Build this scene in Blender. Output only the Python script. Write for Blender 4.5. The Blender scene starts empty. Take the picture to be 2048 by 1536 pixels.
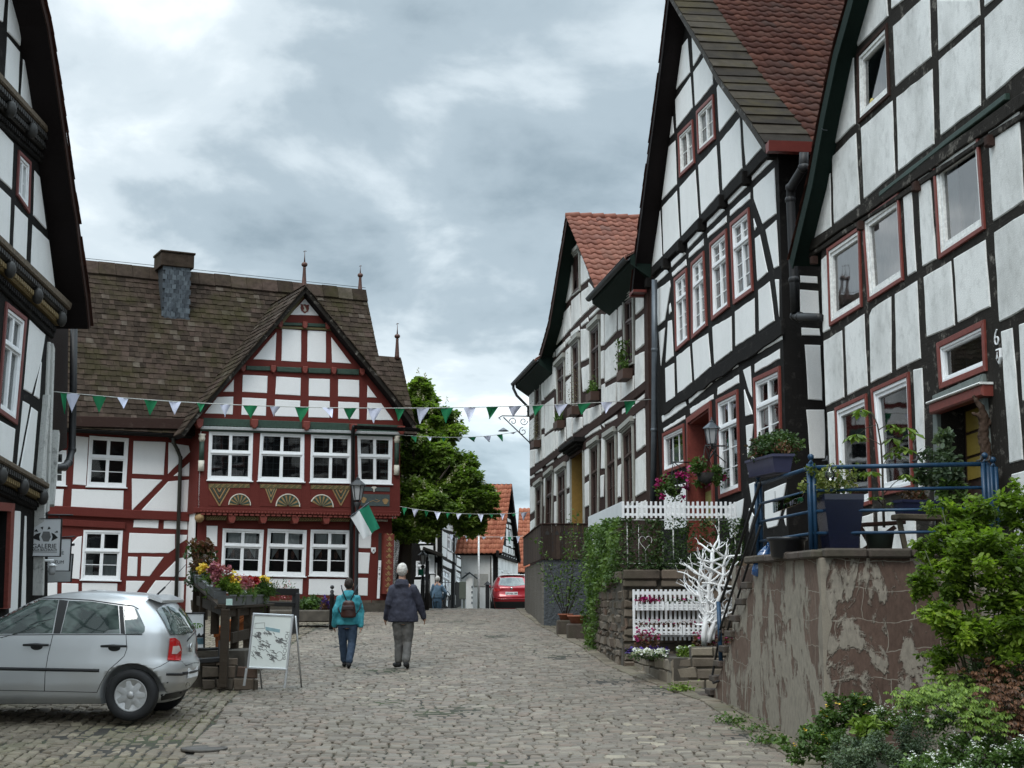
import bpy,bmesh,math,random
import numpy as np
from mathutils import Vector,Matrix
from mathutils.geometry import tessellate_polygon
R=math.radians
random.seed(7)
rng=np.random.default_rng(11)
scene=bpy.context.scene
COL=scene.collection
# ------------------------------------------------------------------ camera
FPX=2840.0
PITCH=math.atan(420/FPX)
CAMZ=1.65
cd=bpy.data.cameras.new('camera');cam=bpy.data.objects.new('camera',cd);COL.objects.link(cam)
cam.location=(0,0,CAMZ);cam.rotation_euler=(R(90)+PITCH,0,0)
cd.sensor_width=36;cd.lens=FPX/2048*36;cd.clip_start=.1;cd.clip_end=2000
scene.camera=cam
# ------------------------------------------------------------------ sky
SUN_EL,SUN_AZ=50,200 # azimuth clockwise from +Y (sun behind the camera, a little left)
w=bpy.data.worlds.new('World');scene.world=w;w.use_nodes=True
nt=w.node_tree;nt.nodes.clear()
def N(t,**k):
    n=nt.nodes.new(t)
    for a,b in k.items():setattr(n,a,b)
    return n
L=lambda a,b:nt.links.new(a,b)
out=N('ShaderNodeOutputWorld');mix=N('ShaderNodeMixShader')
sky=N('ShaderNodeTexSky',sky_type='NISHITA',sun_disc=False)
sky.sun_elevation=R(SUN_EL);sky.sun_rotation=R(SUN_AZ)
b1=N('ShaderNodeBackground');b1.inputs[1].default_value=.1;L(sky.outputs[0],b1.inputs[0])
tc=N('ShaderNodeTexCoord');sep=N('ShaderNodeSeparateXYZ');L(tc.outputs['Generated'],sep.inputs[0])
def math_(op,a,b=None,c=None):
    n=N('ShaderNodeMath',operation=op)
    for i,v in enumerate((a,b,c)):
        if v is None:continue
        if hasattr(v,'links'):L(v,n.inputs[i])
        else:n.inputs[i].default_value=v
    return n.outputs[0]
zc=math_('MAXIMUM',sep.outputs[2],0.0)
zz=math_('ADD',zc,.22)
comb=N('ShaderNodeCombineXYZ')
L(math_('DIVIDE',sep.outputs[0],zz),comb.inputs[0]);L(math_('DIVIDE',sep.outputs[1],zz),comb.inputs[1])
def noise(vec,sc,det,rough,off,dist=0.0):
    mp=N('ShaderNodeMapping');mp.inputs['Location'].default_value=off;mp.inputs['Scale'].default_value=(1,.8,1)
    L(vec,mp.inputs[0])
    n=N('ShaderNodeTexNoise');n.inputs['Scale'].default_value=sc;n.inputs['Detail'].default_value=det
    n.inputs['Roughness'].default_value=rough;n.inputs['Distortion'].default_value=dist
    L(mp.outputs[0],n.inputs['Vector']);return n.outputs['Fac']
n1=noise(comb.outputs[0],1.45,5,.5,(3.1,1.7,0),.35)
n2=noise(comb.outputs[0],3.6,7,.56,(8.3,4.0,0),.25)
dens=math_('ADD',math_('MULTIPLY',n1,.62),math_('MULTIPLY',n2,.38))
ramp=N('ShaderNodeValToRGB');L(dens,ramp.inputs[0])
cr=ramp.color_ramp;cr.interpolation='EASE'
cr.elements[0].position=.37;cr.elements[0].color=(.225,.29,.335,1)
cr.elements[1].position=.64;cr.elements[1].color=(.84,.90,.925,1)
e=cr.elements.new(.465);e.color=(.345,.42,.47,1)
e=cr.elements.new(.535);e.color=(.535,.61,.655,1)
# overcast skies are brighter towards the zenith than near the horizon
mr=N('ShaderNodeMapRange',interpolation_type='SMOOTHSTEP')
mr.inputs[1].default_value=.38;mr.inputs[2].default_value=.95;mr.inputs[3].default_value=1.0;mr.inputs[4].default_value=4.4
L(sep.outputs[2],mr.inputs[0])
# thin bright band over the horizon
hz=N('ShaderNodeMapRange',interpolation_type='SMOOTHSTEP');hz.inputs[1].default_value=.0;hz.inputs[2].default_value=.20
hz.inputs[3].default_value=1.45;hz.inputs[4].default_value=1.0;L(sep.outputs[2],hz.inputs[0])
b2=N('ShaderNodeBackground');L(ramp.outputs[0],b2.inputs[0]);L(math_('MULTIPLY',mr.outputs[0],hz.outputs[0]),b2.inputs[1])
mix.inputs[0].default_value=.93
L(b1.outputs[0],mix.inputs[1]);L(b2.outputs[0],mix.inputs[2]);L(mix.outputs[0],out.inputs[0])
# ------------------------------------------------------------------ sun (overcast: weak and wide)
sd=bpy.data.lights.new('sun','SUN');sun=bpy.data.objects.new('sun',sd);COL.objects.link(sun)
sd.energy=1.1;sd.angle=R(25);sd.color=(1,.96,.9)
sun.rotation_euler=(R(90-SUN_EL),0,R(180-SUN_AZ))
scene.view_settings.view_transform='Standard';scene.view_settings.look='None'
scene.view_settings.exposure=0.5;scene.view_settings.gamma=1
# ------------------------------------------------------------------ pixel rays and planes
fwd=Vector((0,math.cos(PITCH),math.sin(PITCH)));upv=Vector((0,-math.sin(PITCH),math.cos(PITCH)))
CAM=Vector((0,0,CAMZ))
def ray(px,py):return fwd+Vector((1,0,0))*((px-1024)/FPX)-upv*((py-768)/FPX)
def pt(px,Y,z=0.0):return Vector(((px-1024)/2871.0*Y,Y,z))
def at(px,py,Y):
    r=ray(px,py);return CAM+r*(Y/r.y)
class Frame:
    def __init__(s,o,d,v=(0,0,1)):
        s.o=Vector(o);s.d=Vector(d).normalized();s.v=Vector(v).normalized();s.n=s.d.cross(s.v)
        s.M=Matrix((s.d,s.v,s.n)).transposed().to_4x4();s.M.translation=s.o
    def hit(s,px,py,w=0.0):
        r=ray(px,py);k=((s.o+s.n*w-CAM).dot(s.n))/r.dot(s.n);q=CAM+r*k-s.o
        return(q.dot(s.d),q.dot(s.v))
    def hits(s,pts,w=0.0):return[s.hit(x,y,w)for x,y in pts]
    def W(s,u,v,w=0.0):return s.o+s.d*u+s.v*v+s.n*w
def C(x0,y0,sc,*a):return[(x0+a[i]/sc,y0+a[i+1]/sc)for i in range(0,len(a),2)]
A_=lambda*a:C(1024,420,5.12,*a)
B_=lambda*a:C(1024,700,5.12,*a)
C_=lambda*a:C(1260,0,5.12,*a)
D_=lambda*a:C(1260,280,5.12,*a)
E_=lambda*a:C(1260,560,5.12,*a)
F_=lambda*a:C(1260,840,5.12,*a)
G_=lambda*a:C(1648,0,5.12,*a)
H_=lambda*a:C(1648,300,5.12,*a)
I_=lambda*a:C(1580,540,4.376,*a)
J_=lambda*a:C(380,560,4.452,*a)
K_=lambda*a:C(380,880,4.452,*a)
L_=lambda*a:C(0,0,3.84,*a)
M_=lambda*a:C(0,400,3.84,*a)
N_=lambda*a:C(0,800,3.84,*a)
O_=lambda*a:C(80,840,3.84,*a)
P_=lambda*a:C(0,0,1.0,*a)
# ------------------------------------------------------------------ terrain
def sm(a,b,x):
    t=np.clip((np.asarray(x,float)-a)/(b-a),0,1);return t*t*(3-2*t)
def gz(x,y):
    y=np.asarray(y,float)
    z=np.where(y<13.5,.012*(y-13.5),.037*(y-13.5))
    z=np.minimum(z,1.165-.012*np.abs(y-47))
    z=np.where(y>66,.93,z)
    return z
def G(x,y):return float(gz(x,y))
# ------------------------------------------------------------------ objects
def thing(name,label,cat,loc=(0,0,0),group=None,rz=0.0):
    o=bpy.data.objects.new(name,None);COL.objects.link(o);o.location=loc;o.rotation_euler=(0,0,rz)
    o.empty_display_size=.3;o['label']=label;o['category']=cat
    if group:o['group']=group
    return o
def tag(o,label,cat,group=None):
    o['label']=label;o['category']=cat
    if group:o['group']=group
    return o
def structure(o):o['kind']='structure';return o
def link(me,name,parent=None,M=None,label=None):
    o=bpy.data.objects.new(name,me);COL.objects.link(o)
    if parent is not None:
        o.parent=parent
        if M is None:M=Matrix.Identity(4)
        if M is not None:
            Mp=Matrix.Identity(4);q=parent
            while q is not None:
                Mp=q.matrix_basis@Mp;q=q.parent
            o.matrix_basis=Mp.inverted()@M
    elif M is not None:o.matrix_basis=M
    if label:o['label']=label
    return o
def copy_tree(o,parent=None):
    c=o.copy();COL.objects.link(c)
    if parent is not None:c.parent=parent
    for ch in list(o.children):copy_tree(ch,c)
    return c
def inset(poly,k):
    n=len(poly);a=sum(poly[i][0]*poly[(i+1)%n][1]-poly[(i+1)%n][0]*poly[i][1]for i in range(n))
    s=1 if a>0 else-1;outp=[]
    for i in range(n):
        p0=Vector(poly[i-1]);p1=Vector(poly[i]);p2=Vector(poly[(i+1)%n])
        e1=(p1-p0);e2=(p2-p1)
        if e1.length<1e-6 or e2.length<1e-6:outp.append(tuple(p1));continue
        e1.normalize();e2.normalize();n1_=Vector((-e1.y,e1.x))*s;n2_=Vector((-e2.y,e2.x))*s
        b=n1_+n2_
        if b.length<.3:outp.append(tuple(p1+n1_*k));continue
        b.normalize();outp.append(tuple(p1+b*k/max(.45,b.dot(n1_))))
    return outp
class MB:
    def __init__(s):s.v=[];s.f=[];s.m=[];s.r=[];s.mi=0;s.rn=.5;s.sm=[];s.smooth=False
    def add(s,vs,fs,rn=None):
        b=len(s.v);s.v+=[tuple(x)for x in vs]
        for f in fs:
            s.f.append([b+i for i in f]);s.m.append(s.mi);s.r.append(s.rn if rn is None else rn);s.sm.append(s.smooth)
        return s
    def box(s,c,sz,M=None,rn=None,bev=0):
        hx,hy,hz_=sz[0]/2,sz[1]/2,sz[2]/2;c=Vector(c)
        if bev<=0:
            vs=[Vector((x*hx,y*hy,z*hz_))for z in(-1,1)for y in(-1,1)for x in(-1,1)]
            fs=[(0,2,3,1),(4,5,7,6),(0,1,5,4),(2,6,7,3),(0,4,6,2),(1,3,7,5)]
        else:
            b=min(bev,hx*.9,hy*.9,hz_*.9);vs=[];idx={}
            for X in(-1,1):
                for Y in(-1,1):
                    for Z in(-1,1):
                        for a in range(3):
                            q=[X*(hx-b),Y*(hy-b),Z*(hz_-b)];q[a]=(X*hx,Y*hy,Z*hz_)[a]
                            idx[(X,Y,Z,a)]=len(vs);vs.append(Vector(q))
            fs=[]
            for a in range(3):
                o1,o2=[i for i in range(3)if i!=a]
                for S in(-1,1):
                    ring=[]
                    for p,q in((-1,-1),(1,-1),(1,1),(-1,1)):
                        k=[0,0,0];k[a]=S;k[o1]=p;k[o2]=q;ring.append(idx[(k[0],k[1],k[2],a)])
                    fs.append(ring)
                    for T in(-1,1):
                        if o1>a or True:
                            pass
            for a in range(3):
                for b2_ in range(a+1,3):
                    c2=3-a-b2_
                    for S in(-1,1):
                        for T in(-1,1):
                            k=[0,0,0];k[a]=S;k[b2_]=T;q=[]
                            for U in(-1,1):
                                k[c2]=U;q.append((idx[(k[0],k[1],k[2],a)],idx[(k[0],k[1],k[2],b2_)]))
                            fs.append([q[0][0],q[0][1],q[1][1],q[1][0]])
            for X in(-1,1):
                for Y in(-1,1):
                    for Z in(-1,1):fs.append([idx[(X,Y,Z,0)],idx[(X,Y,Z,1)],idx[(X,Y,Z,2)]])
        if M is not None:vs=[M@x for x in vs]
        return s.add([x+c for x in vs],fs,rn)
    def bar(s,a,b,w_,h_,rn=None,up=(0,0,1),bev=0):
        a=Vector(a);b=Vector(b);x=(b-a);l=x.length;x.normalize();up=Vector(up)
        y=up.cross(x)
        if y.length<1e-4:y=Vector((0,1,0)).cross(x)
        y.normalize();z=x.cross(y)
        M=Matrix((x,y,z)).transposed()
        return s.box((a+b)/2,(l,w_,h_),M,rn,bev)
    def prism(s,poly,w0,w1,ch=0.0,back=False,rn=None,sides=True):
        n=len(poly);a=sum(poly[i][0]*poly[(i+1)%n][1]-poly[(i+1)%n][0]*poly[i][1]for i in range(n))
        if a<0:poly=poly[::-1]
        top=inset(poly,ch)if ch>0 else poly
        tri=tessellate_polygon([[Vector((x,y,0))for x,y in top]])
        vs=[(x,y,w1)for x,y in top];fs=[]
        for t in tri:
            p=[Vector(top[i])for i in t];cr_=(p[1]-p[0]).cross(p[2]-p[0])
            fs.append(t if cr_>0 else t[::-1])
        if sides:
            zb=w1-ch if ch>0 else w0
            vs+=[(x,y,zb)for x,y in poly]
            if ch>0 or zb!=w0 or True:
                for i in range(n):
                    j=(i+1)%n;fs.append((i,n+i,n+j,j)if ch>0 else(i,n+i,n+j,j))
            if ch>0 and zb>w0:
                vs+=[(x,y,w0)for x,y in poly]
                for i in range(n):
                    j=(i+1)%n;fs.append((n+i,2*n+i,2*n+j,n+j))
        if back:
            b0=len(vs);vs+=[(x,y,w0)for x,y in poly]
            tri=tessellate_polygon([[Vector((x,y,0))for x,y in poly]])
            for t in tri:
                p=[Vector(poly[i])for i in t];cr_=(p[1]-p[0]).cross(p[2]-p[0])
                fs.append([b0+i for i in(t[::-1]if cr_>0 else t)])
        return s.add(vs,fs,rn)
    def tube(s,pts,r,seg=8,cap=True,rn=None):
        pts=[Vector(p)for p in pts];n=len(pts)
        rs=r if isinstance(r,(list,tuple))else[r]*n
        vs=[];fs=[];ref=None
        for i,p in enumerate(pts):
            t=(pts[min(i+1,n-1)]-pts[max(i-1,0)])
            if t.length<1e-9:t=Vector((0,0,1))
            t.normalize()
            if ref is None:ref=Vector((0,0,1))if abs(t.z)<.9 else Vector((1,0,0))
            x=ref-t*ref.dot(t)
            if x.length<1e-5:x=Vector((1,0,0)).cross(t)
            x.normalize();ref=x;y=t.cross(x)
            for k in range(seg):
                an=2*math.pi*k/seg;vs.append(p+(x*math.cos(an)+y*math.sin(an))*rs[i])
        for i in range(n-1):
            for k in range(seg):
                k2=(k+1)%seg;fs.append((i*seg+k,i*seg+k2,(i+1)*seg+k2,(i+1)*seg+k))
        if cap:fs.append(tuple(range(seg))[::-1]);fs.append(tuple(range((n-1)*seg,n*seg)))
        sm_=s.smooth;s.smooth=True;s.add(vs,fs,rn);s.smooth=sm_;return s
    def lathe(s,prof,c=(0,0,0),seg=20,rn=None,sx=1,sy=1,M=None,smooth=True):
        vs=[];fs=[];n=len(prof);c=Vector(c)
        for r_,z in prof:
            for k in range(seg):
                an=2*math.pi*k/seg;q=Vector((math.cos(an)*r_*sx,math.sin(an)*r_*sy,z))
                if M is not None:q=M@q
                vs.append(q+c)
        for i in range(n-1):
            for k in range(seg):
                k2=(k+1)%seg;fs.append((i*seg+k,i*seg+k2,(i+1)*seg+k2,(i+1)*seg+k))
        if prof[0][0]>1e-4:fs.append(tuple(range(seg))[::-1])
        if prof[-1][0]>1e-4:fs.append(tuple(range((n-1)*seg,n*seg)))
        sm_=s.smooth;s.smooth=smooth;s.add(vs,fs,rn);s.smooth=sm_;return s
    def ball(s,c,r,seg=12,ring=8,sc=(1,1,1),rn=None):
        prof=[(math.sin(math.pi*i/ring)*r,-math.cos(math.pi*i/ring)*r*sc[2])for i in range(ring+1)]
        prof[0]=(1e-5,prof[0][1]);prof[-1]=(1e-5,prof[-1][1])
        return s.lathe(prof,c,seg,rn,sc[0],sc[1])
    def mesh(s,name,mats):
        me=bpy.data.meshes.new(name);me.from_pydata(s.v,[],s.f)
        if not isinstance(mats,(list,tuple)):mats=[mats]
        for m_ in mats:me.materials.append(m_)
        if s.f:
            me.polygons.foreach_set('material_index',s.m);me.polygons.foreach_set('use_smooth',s.sm)
            at_=me.attributes.new('rnd','FLOAT','FACE');at_.data.foreach_set('value',s.r)
        me.update();return me
    def build(s,name,mats,parent=None,M=None,label=None):
        return link(s.mesh(name,mats),name,parent,M,label)
def np_mesh(name,V,Fq,rnd,mat,smooth=False):
    """V (n,3), Fq (m,4) quads, rnd per face"""
    me=bpy.data.meshes.new(name);me.vertices.add(len(V));me.vertices.foreach_set('co',V.astype(np.float32).ravel())
    k=Fq.shape[1];me.loops.add(Fq.size);me.loops.foreach_set('vertex_index',Fq.astype(np.int32).ravel())
    me.polygons.add(len(Fq));me.polygons.foreach_set('loop_start',np.arange(0,Fq.size,k,dtype=np.int32))
    me.update(calc_edges=True)
    me.polygons.foreach_set('use_smooth',np.full(len(Fq),smooth))
    a=me.attributes.new('rnd','FLOAT','FACE');a.data.foreach_set('value',np.asarray(rnd,np.float32))
    me.materials.append(mat);return me
def blocks(P,hx,hy,rot,h,d,bev,mapf,jit=.0,tilt=.0):
    """many bevelled blocks: P (n,2) centres, half sizes, rotation; mapf(u,v,w)->xyz arrays. returns V,F,rnd"""
    n=len(P);hx=np.broadcast_to(hx,n);hy=np.broadcast_to(hy,n);rot=np.broadcast_to(rot,n)
    sx=np.array([-1,1,1,-1.]);sy=np.array([-1,-1,1,1.])
    cx=sx[None]*hx[:,None]+rng.normal(0,1,(n,4))*jit;cy=sy[None]*hy[:,None]+rng.normal(0,1,(n,4))*jit
    hh=h+rng.uniform(-1,1,n)*tilt
    tx=rng.normal(0,.5,n)*tilt;ty=rng.normal(0,.5,n)*tilt
    rings=[]
    for f,wz in((1.0,-d),(1.0,-bev),(None,0.0)):
        if f is None:
            X=cx-np.sign(cx)*bev;Y=cy-np.sign(cy)*bev
        else:X,Y=cx,cy
        Wz=hh[:,None]+wz if wz>-d else np.full((n,4),-d)+0*hh[:,None]
        if wz>-d:Wz=Wz+tx[:,None]*sx[None]+ty[:,None]*sy[None]
        c_,s_=np.cos(rot)[:,None],np.sin(rot)[:,None]
        rings.append(np.stack([P[:,:1]+X*c_-Y*s_,P[:,1:]+X*s_+Y*c_,Wz],-1))
    V=np.concatenate(rings,1).reshape(-1,3)
    V=np.stack(mapf(V[:,0],V[:,1],V[:,2]),-1)
    f=[(8,9,10,11)]
    for a in(0,4):
        for i in range(4):
            j=(i+1)%4;f.append((a+i,a+j,a+4+j,a+4+i))
    Fq=(np.array(f)[None]+(np.arange(n)*12)[:,None,None]).reshape(-1,4)
    r_=np.repeat(rng.uniform(0,1,n),len(f));return V,Fq,r_
# ------------------------------------------------------------------ materials
MATS={}
def nodes(name):
    m=bpy.data.materials.new(name);m.use_nodes=True;t=m.node_tree;t.nodes.clear()
    o=t.nodes.new('ShaderNodeOutputMaterial');p=t.nodes.new('ShaderNodeBsdfPrincipled');t.links.new(p.outputs[0],o.inputs[0])
    return m,t,p,o
def tnoise(t,sc,det=4,rough=.55,scale=(1,1,1),coord='Object',dist=0):
    tc_=t.nodes.new('ShaderNodeTexCoord');mp=t.nodes.new('ShaderNodeMapping');mp.inputs['Scale'].default_value=scale
    n=t.nodes.new('ShaderNodeTexNoise');n.inputs['Scale'].default_value=sc;n.inputs['Detail'].default_value=det
    n.inputs['Roughness'].default_value=rough;n.inputs['Distortion'].default_value=dist
    t.links.new(tc_.outputs[coord],mp.inputs[0]);t.links.new(mp.outputs[0],n.inputs['Vector']);return n.outputs['Fac']
def tramp(t,fac,stops,interp='LINEAR'):
    r_=t.nodes.new('ShaderNodeValToRGB');r_.color_ramp.interpolation=interp;el=r_.color_ramp.elements
    def c4(c):return(c,c,c,1)if isinstance(c,(int,float))else(*c,1)
    el[0].position,el[0].color=stops[0][0],c4(stops[0][1]);el[1].position,el[1].color=stops[-1][0],c4(stops[-1][1])
    for p_,c_ in stops[1:-1]:e_=el.new(p_);e_.color=c4(c_)
    t.links.new(fac,r_.inputs[0]);return r_.outputs[0]
def tmix(t,a,b,fac,mode='MIX'):
    m_=t.nodes.new('ShaderNodeMix');m_.data_type='RGBA';m_.blend_type=mode
    for i,v in((0,fac),(6,a),(7,b)):
        if hasattr(v,'links'):t.links.new(v,m_.inputs[i])
        elif isinstance(v,(int,float)):m_.inputs[i].default_value=v if i==0 else(v,v,v,1)
        else:m_.inputs[i].default_value=(*v,1)
    return m_.outputs[2]
def trnd(t):
    a=t.nodes.new('ShaderNodeAttribute');a.attribute_name='rnd';return a.outputs['Fac']
def tbump(t,p,h,st=.3,dist=.01):
    b=t.nodes.new('ShaderNodeBump');b.inputs['Strength'].default_value=st;b.inputs['Distance'].default_value=dist
    t.links.new(h,b.inputs['Height']);t.links.new(b.outputs[0],p.inputs['Normal'])
def simple(name,col,rough=.6,metal=0.0,var=.15,sc=8,spec=.4,bump=0.0,scale=(1,1,1),coat=0):
    if name in MATS:return MATS[name]
    m,t,p,o=nodes(name)
    n=tnoise(t,sc,5,.6,scale)
    c=tramp(t,n,[(.25,tuple(x*(1-var)for x in col)),(.75,tuple(min(1,x*(1+var))for x in col))])
    t.links.new(c,p.inputs['Base Color']);p.inputs['Roughness'].default_value=rough;p.inputs['Metallic'].default_value=metal
    p.inputs['Specular IOR Level'].default_value=spec;p.inputs['Coat Weight'].default_value=coat
    if bump:tbump(t,p,n,bump,.02)
    MATS[name]=m;return m
def plaster(name,col,dirt=.25,rough=.9,bump=.35,dirtcol=(.25,.25,.22),grain=60):
    m,t,p,o=nodes(name)
    a=tnoise(t,1.3,6,.65,(1,.5,1));b=tnoise(t,grain,3,.7);c=tnoise(t,6,6,.75,(1,.7,1))
    fac=tramp(t,a,[(.42,0.0),(.75,dirt)])
    base=tmix(t,col,dirtcol,fac)
    f2=tramp(t,c,[(.5,0.0),(.8,dirt)])
    base=tmix(t,base,dirtcol,f2)
    f3=tramp(t,b,[(.3,tuple(.9 for _ in range(3))),(.6,(1,1,1))])
    base=tmix(t,base,f3,1.0,'MULTIPLY')
    t.links.new(base,p.inputs['Base Color']);p.inputs['Roughness'].default_value=rough;p.inputs['Specular IOR Level'].default_value=.2
    tbump(t,p,b,bump,.008 if grain>20 else .05);return m
def timber(name,col,pale=None,amt=.5,rough=.75,scale=(16,1.6,16)):
    m,t,p,o=nodes(name)
    n=tnoise(t,3.0,6,.7,scale);n_h=tnoise(t,3.0,6,.7,(1.6,16,16));big=tnoise(t,.9,3,.5)
    g=tmix(t,n,n_h,tramp(t,big,[(.48,0.0),(.52,1.0)]))
    pale=pale or tuple(min(1,x*1.9+.015)for x in col)
    c=tmix(t,tramp(t,g,[(.3,tuple(x*.55 for x in col)),(.5,col),(.62,col),(.9,pale)]),col,1-amt)
    patch=tnoise(t,5,5,.7)
    c=tmix(t,c,pale,tramp(t,patch,[(.56,0.0),(.74,amt*.8)]))
    t.links.new(c,p.inputs['Base Color']);p.inputs['Roughness'].default_value=rough;p.inputs['Specular IOR Level'].default_value=.12
    tbump(t,p,g,.6,.012);return m
def rndmat(name,stops,rough=.85,sc=9,amt=.35,bump=.4,moss=None,mossamt=.5,spec=.3,bsc=30):
    """colour by per-face random, multiplied by noise"""
    m,t,p,o=nodes(name)
    c=tramp(t,trnd(t),stops);n=tnoise(t,sc,5,.65)
    c=tmix(t,c,tramp(t,n,[(.25,1-amt),(.7,1.0)]),1.0,'MULTIPLY')
    if moss:
        q=tnoise(t,.8,6,.7);c=tmix(t,c,moss,tramp(t,q,[(.48,0.0),(.68,mossamt)]))
    t.links.new(c,p.inputs['Base Color']);p.inputs['Roughness'].default_value=rough;p.inputs['Specular IOR Level'].default_value=spec
    if bump:tbump(t,p,tnoise(t,bsc,4,.65),bump,.008)
    return m
def leafmat(name,stops,rough=.5,trans=.25):
    m,t,p,o=nodes(name)
    c=tramp(t,trnd(t),stops);t.links.new(c,p.inputs['Base Color']);p.inputs['Roughness'].default_value=rough
    p.inputs['Specular IOR Level'].default_value=.3
    tr=t.nodes.new('ShaderNodeBsdfTranslucent');mx=t.nodes.new('ShaderNodeMixShader');mx.inputs[0].default_value=trans
    c2=tmix(t,c,(1.3,1.5,.6),1.0,'MULTIPLY');t.links.new(c2,tr.inputs[0])
    t.links.new(p.outputs[0],mx.inputs[1]);t.links.new(tr.outputs[0],mx.inputs[2]);t.links.new(mx.outputs[0],o.inputs[0]);return m
def glassmat(name,tint=(.75,.8,.8),opq=.25,rough=.02,dark=(.012,.014,.016),ior=1.6):
    m,t,p,o=nodes(name)
    p.inputs['Base Color'].default_value=(*dark,1);p.inputs['Roughness'].default_value=rough;p.inputs['IOR'].default_value=1.52
    p.inputs['Specular IOR Level'].default_value=.9
    tr=t.nodes.new('ShaderNodeBsdfTransparent');tr.inputs[0].default_value=(*tint,1)
    gl=t.nodes.new('ShaderNodeBsdfGlossy');gl.inputs['Roughness'].default_value=rough
    fr=t.nodes.new('ShaderNodeFresnel');fr.inputs[0].default_value=ior
    n=tnoise(t,1.2,2,.5);bm=t.nodes.new('ShaderNodeBump');bm.inputs['Strength'].default_value=.06;bm.inputs['Distance'].default_value=.05
    t.links.new(n,bm.inputs['Height']);t.links.new(bm.outputs[0],gl.inputs['Normal']);t.links.new(bm.outputs[0],fr.inputs['Normal'])
    mx0=t.nodes.new('ShaderNodeMixShader');mx0.inputs[0].default_value=opq
    t.links.new(tr.outputs[0],mx0.inputs[1]);t.links.new(p.outputs[0],mx0.inputs[2])
    mx=t.nodes.new('ShaderNodeMixShader');t.links.new(fr.outputs[0],mx.inputs[0])
    t.links.new(mx0.outputs[0],mx.inputs[1]);t.links.new(gl.outputs[0],mx.inputs[2]);t.links.new(mx.outputs[0],o.inputs[0]);return m
mt_plaster=plaster('plaster_white',(.80,.80,.79),.12)
mt_plaster_old=plaster('plaster_weathered',(.77,.77,.75),.5,dirtcol=(.2,.2,.185),bump=.6)
mt_plaster_rough=plaster('plaster_rough',(.76,.755,.73),.4,bump=1.0,dirtcol=(.24,.23,.21),grain=28)
mt_plaster_clean=plaster('plaster_clean',(.80,.80,.80),.06,bump=.2)
mt_tim_black=timber('timber_black',(.011,.010,.0095),(.085,.078,.07),.5,.85)
mt_tim_old=timber('timber_weathered',(.022,.019,.016),(.30,.275,.24),.95,.85)
mt_tim_brown=timber('timber_brown',(.040,.023,.019),(.11,.085,.07),.5,.85)
mt_tim_red=timber('timber_oxblood',(.118,.026,.021),(.15,.042,.036),.4,.7)
mt_red=simple('paint_brick_red',(.165,.036,.026),.5,var=.25,sc=20)
mt_white=simple('paint_white',(.78,.79,.80),.45,var=.06,sc=14)
mt_whiteold=simple('paint_white_worn',(.70,.70,.68),.55,var=.25,sc=18)
mt_brown=simple('paint_brown',(.052,.028,.022),.5,var=.25,sc=20)
mt_greygreen=simple('paint_grey_green',(.13,.15,.14),.6,var=.2)
mt_soffit_green=timber('soffit_green',(.010,.020,.016),(.02,.035,.03),.3)
mt_soffit_black=timber('soffit_black',(.012,.009,.009),(.022,.018,.018),.3)
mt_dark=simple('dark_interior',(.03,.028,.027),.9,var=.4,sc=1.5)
mt_glass=glassmat('window_glass');mt_glass_sky=glassmat('window_glass_pale',(.96,.98,.98),opq=.02,ior=3.4)
mt_curtain=simple('curtain_white',(.70,.71,.72),.9,var=.12,sc=30,scale=(1,.1,1))
mt_peel=timber('boards_peeling',(.52,.52,.50),(.03,.027,.025),.95,.8,(22,1.2,22))
mt_curtain2=simple('curtain_cream',(.62,.60,.52),.9,var=.1,sc=5)
mt_zinc=simple('zinc_grey',(.10,.115,.13),.45,.6,.2,5)
mt_black=simple('iron_black',(.012,.012,.013),.5,0,.3,20)
mt_green=simple('paint_dark_green',(.022,.045,.035),.55,var=.25,sc=12)
mt_stone=rndmat('stone_rubble',[(0,(.095,.075,.058)),(.35,(.14,.115,.09)),(.7,(.19,.155,.12)),(1,(.125,.08,.06))],.9,7,.45,.7,(.06,.07,.035),.3)
mt_mortar=simple('mortar',(.075,.065,.052),.95,var=.4,sc=6,bump=.5)
# ================================================================== facade tools (local u, v, w of a Frame)
def blerp(q,s,t): # q = TL,TR,BR,BL
    TL,TR,BR,BL=[Vector(x)for x in q]
    return tuple((BL*(1-s)+BR*s)*(1-t)+(TL*(1-s)+TR*s)*t)
def wrect(mb,q,s0,s1,t0,t1,w0,w1,ch=0.0):
    mb.prism([blerp(q,s0,t0),blerp(q,s1,t0),blerp(q,s1,t1),blerp(q,s0,t1)],w0,w1,ch)
def qsize(q):
    TL,TR,BR,BL=[Vector(x)for x in q]
    return((TL-TR).length+(BL-BR).length)/2,((TL-BL).length+(TR-BR).length)/2
def grow(q,du,dt=None,db=None):
    dt=du if dt is None else dt;db=du if db is None else db
    W_,H_2=qsize(q)
    return[blerp(q,-du/W_,1+dt/H_2),blerp(q,1+du/W_,1+dt/H_2),blerp(q,1+du/W_,-db/H_2),blerp(q,-du/W_,-db/H_2)]
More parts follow.
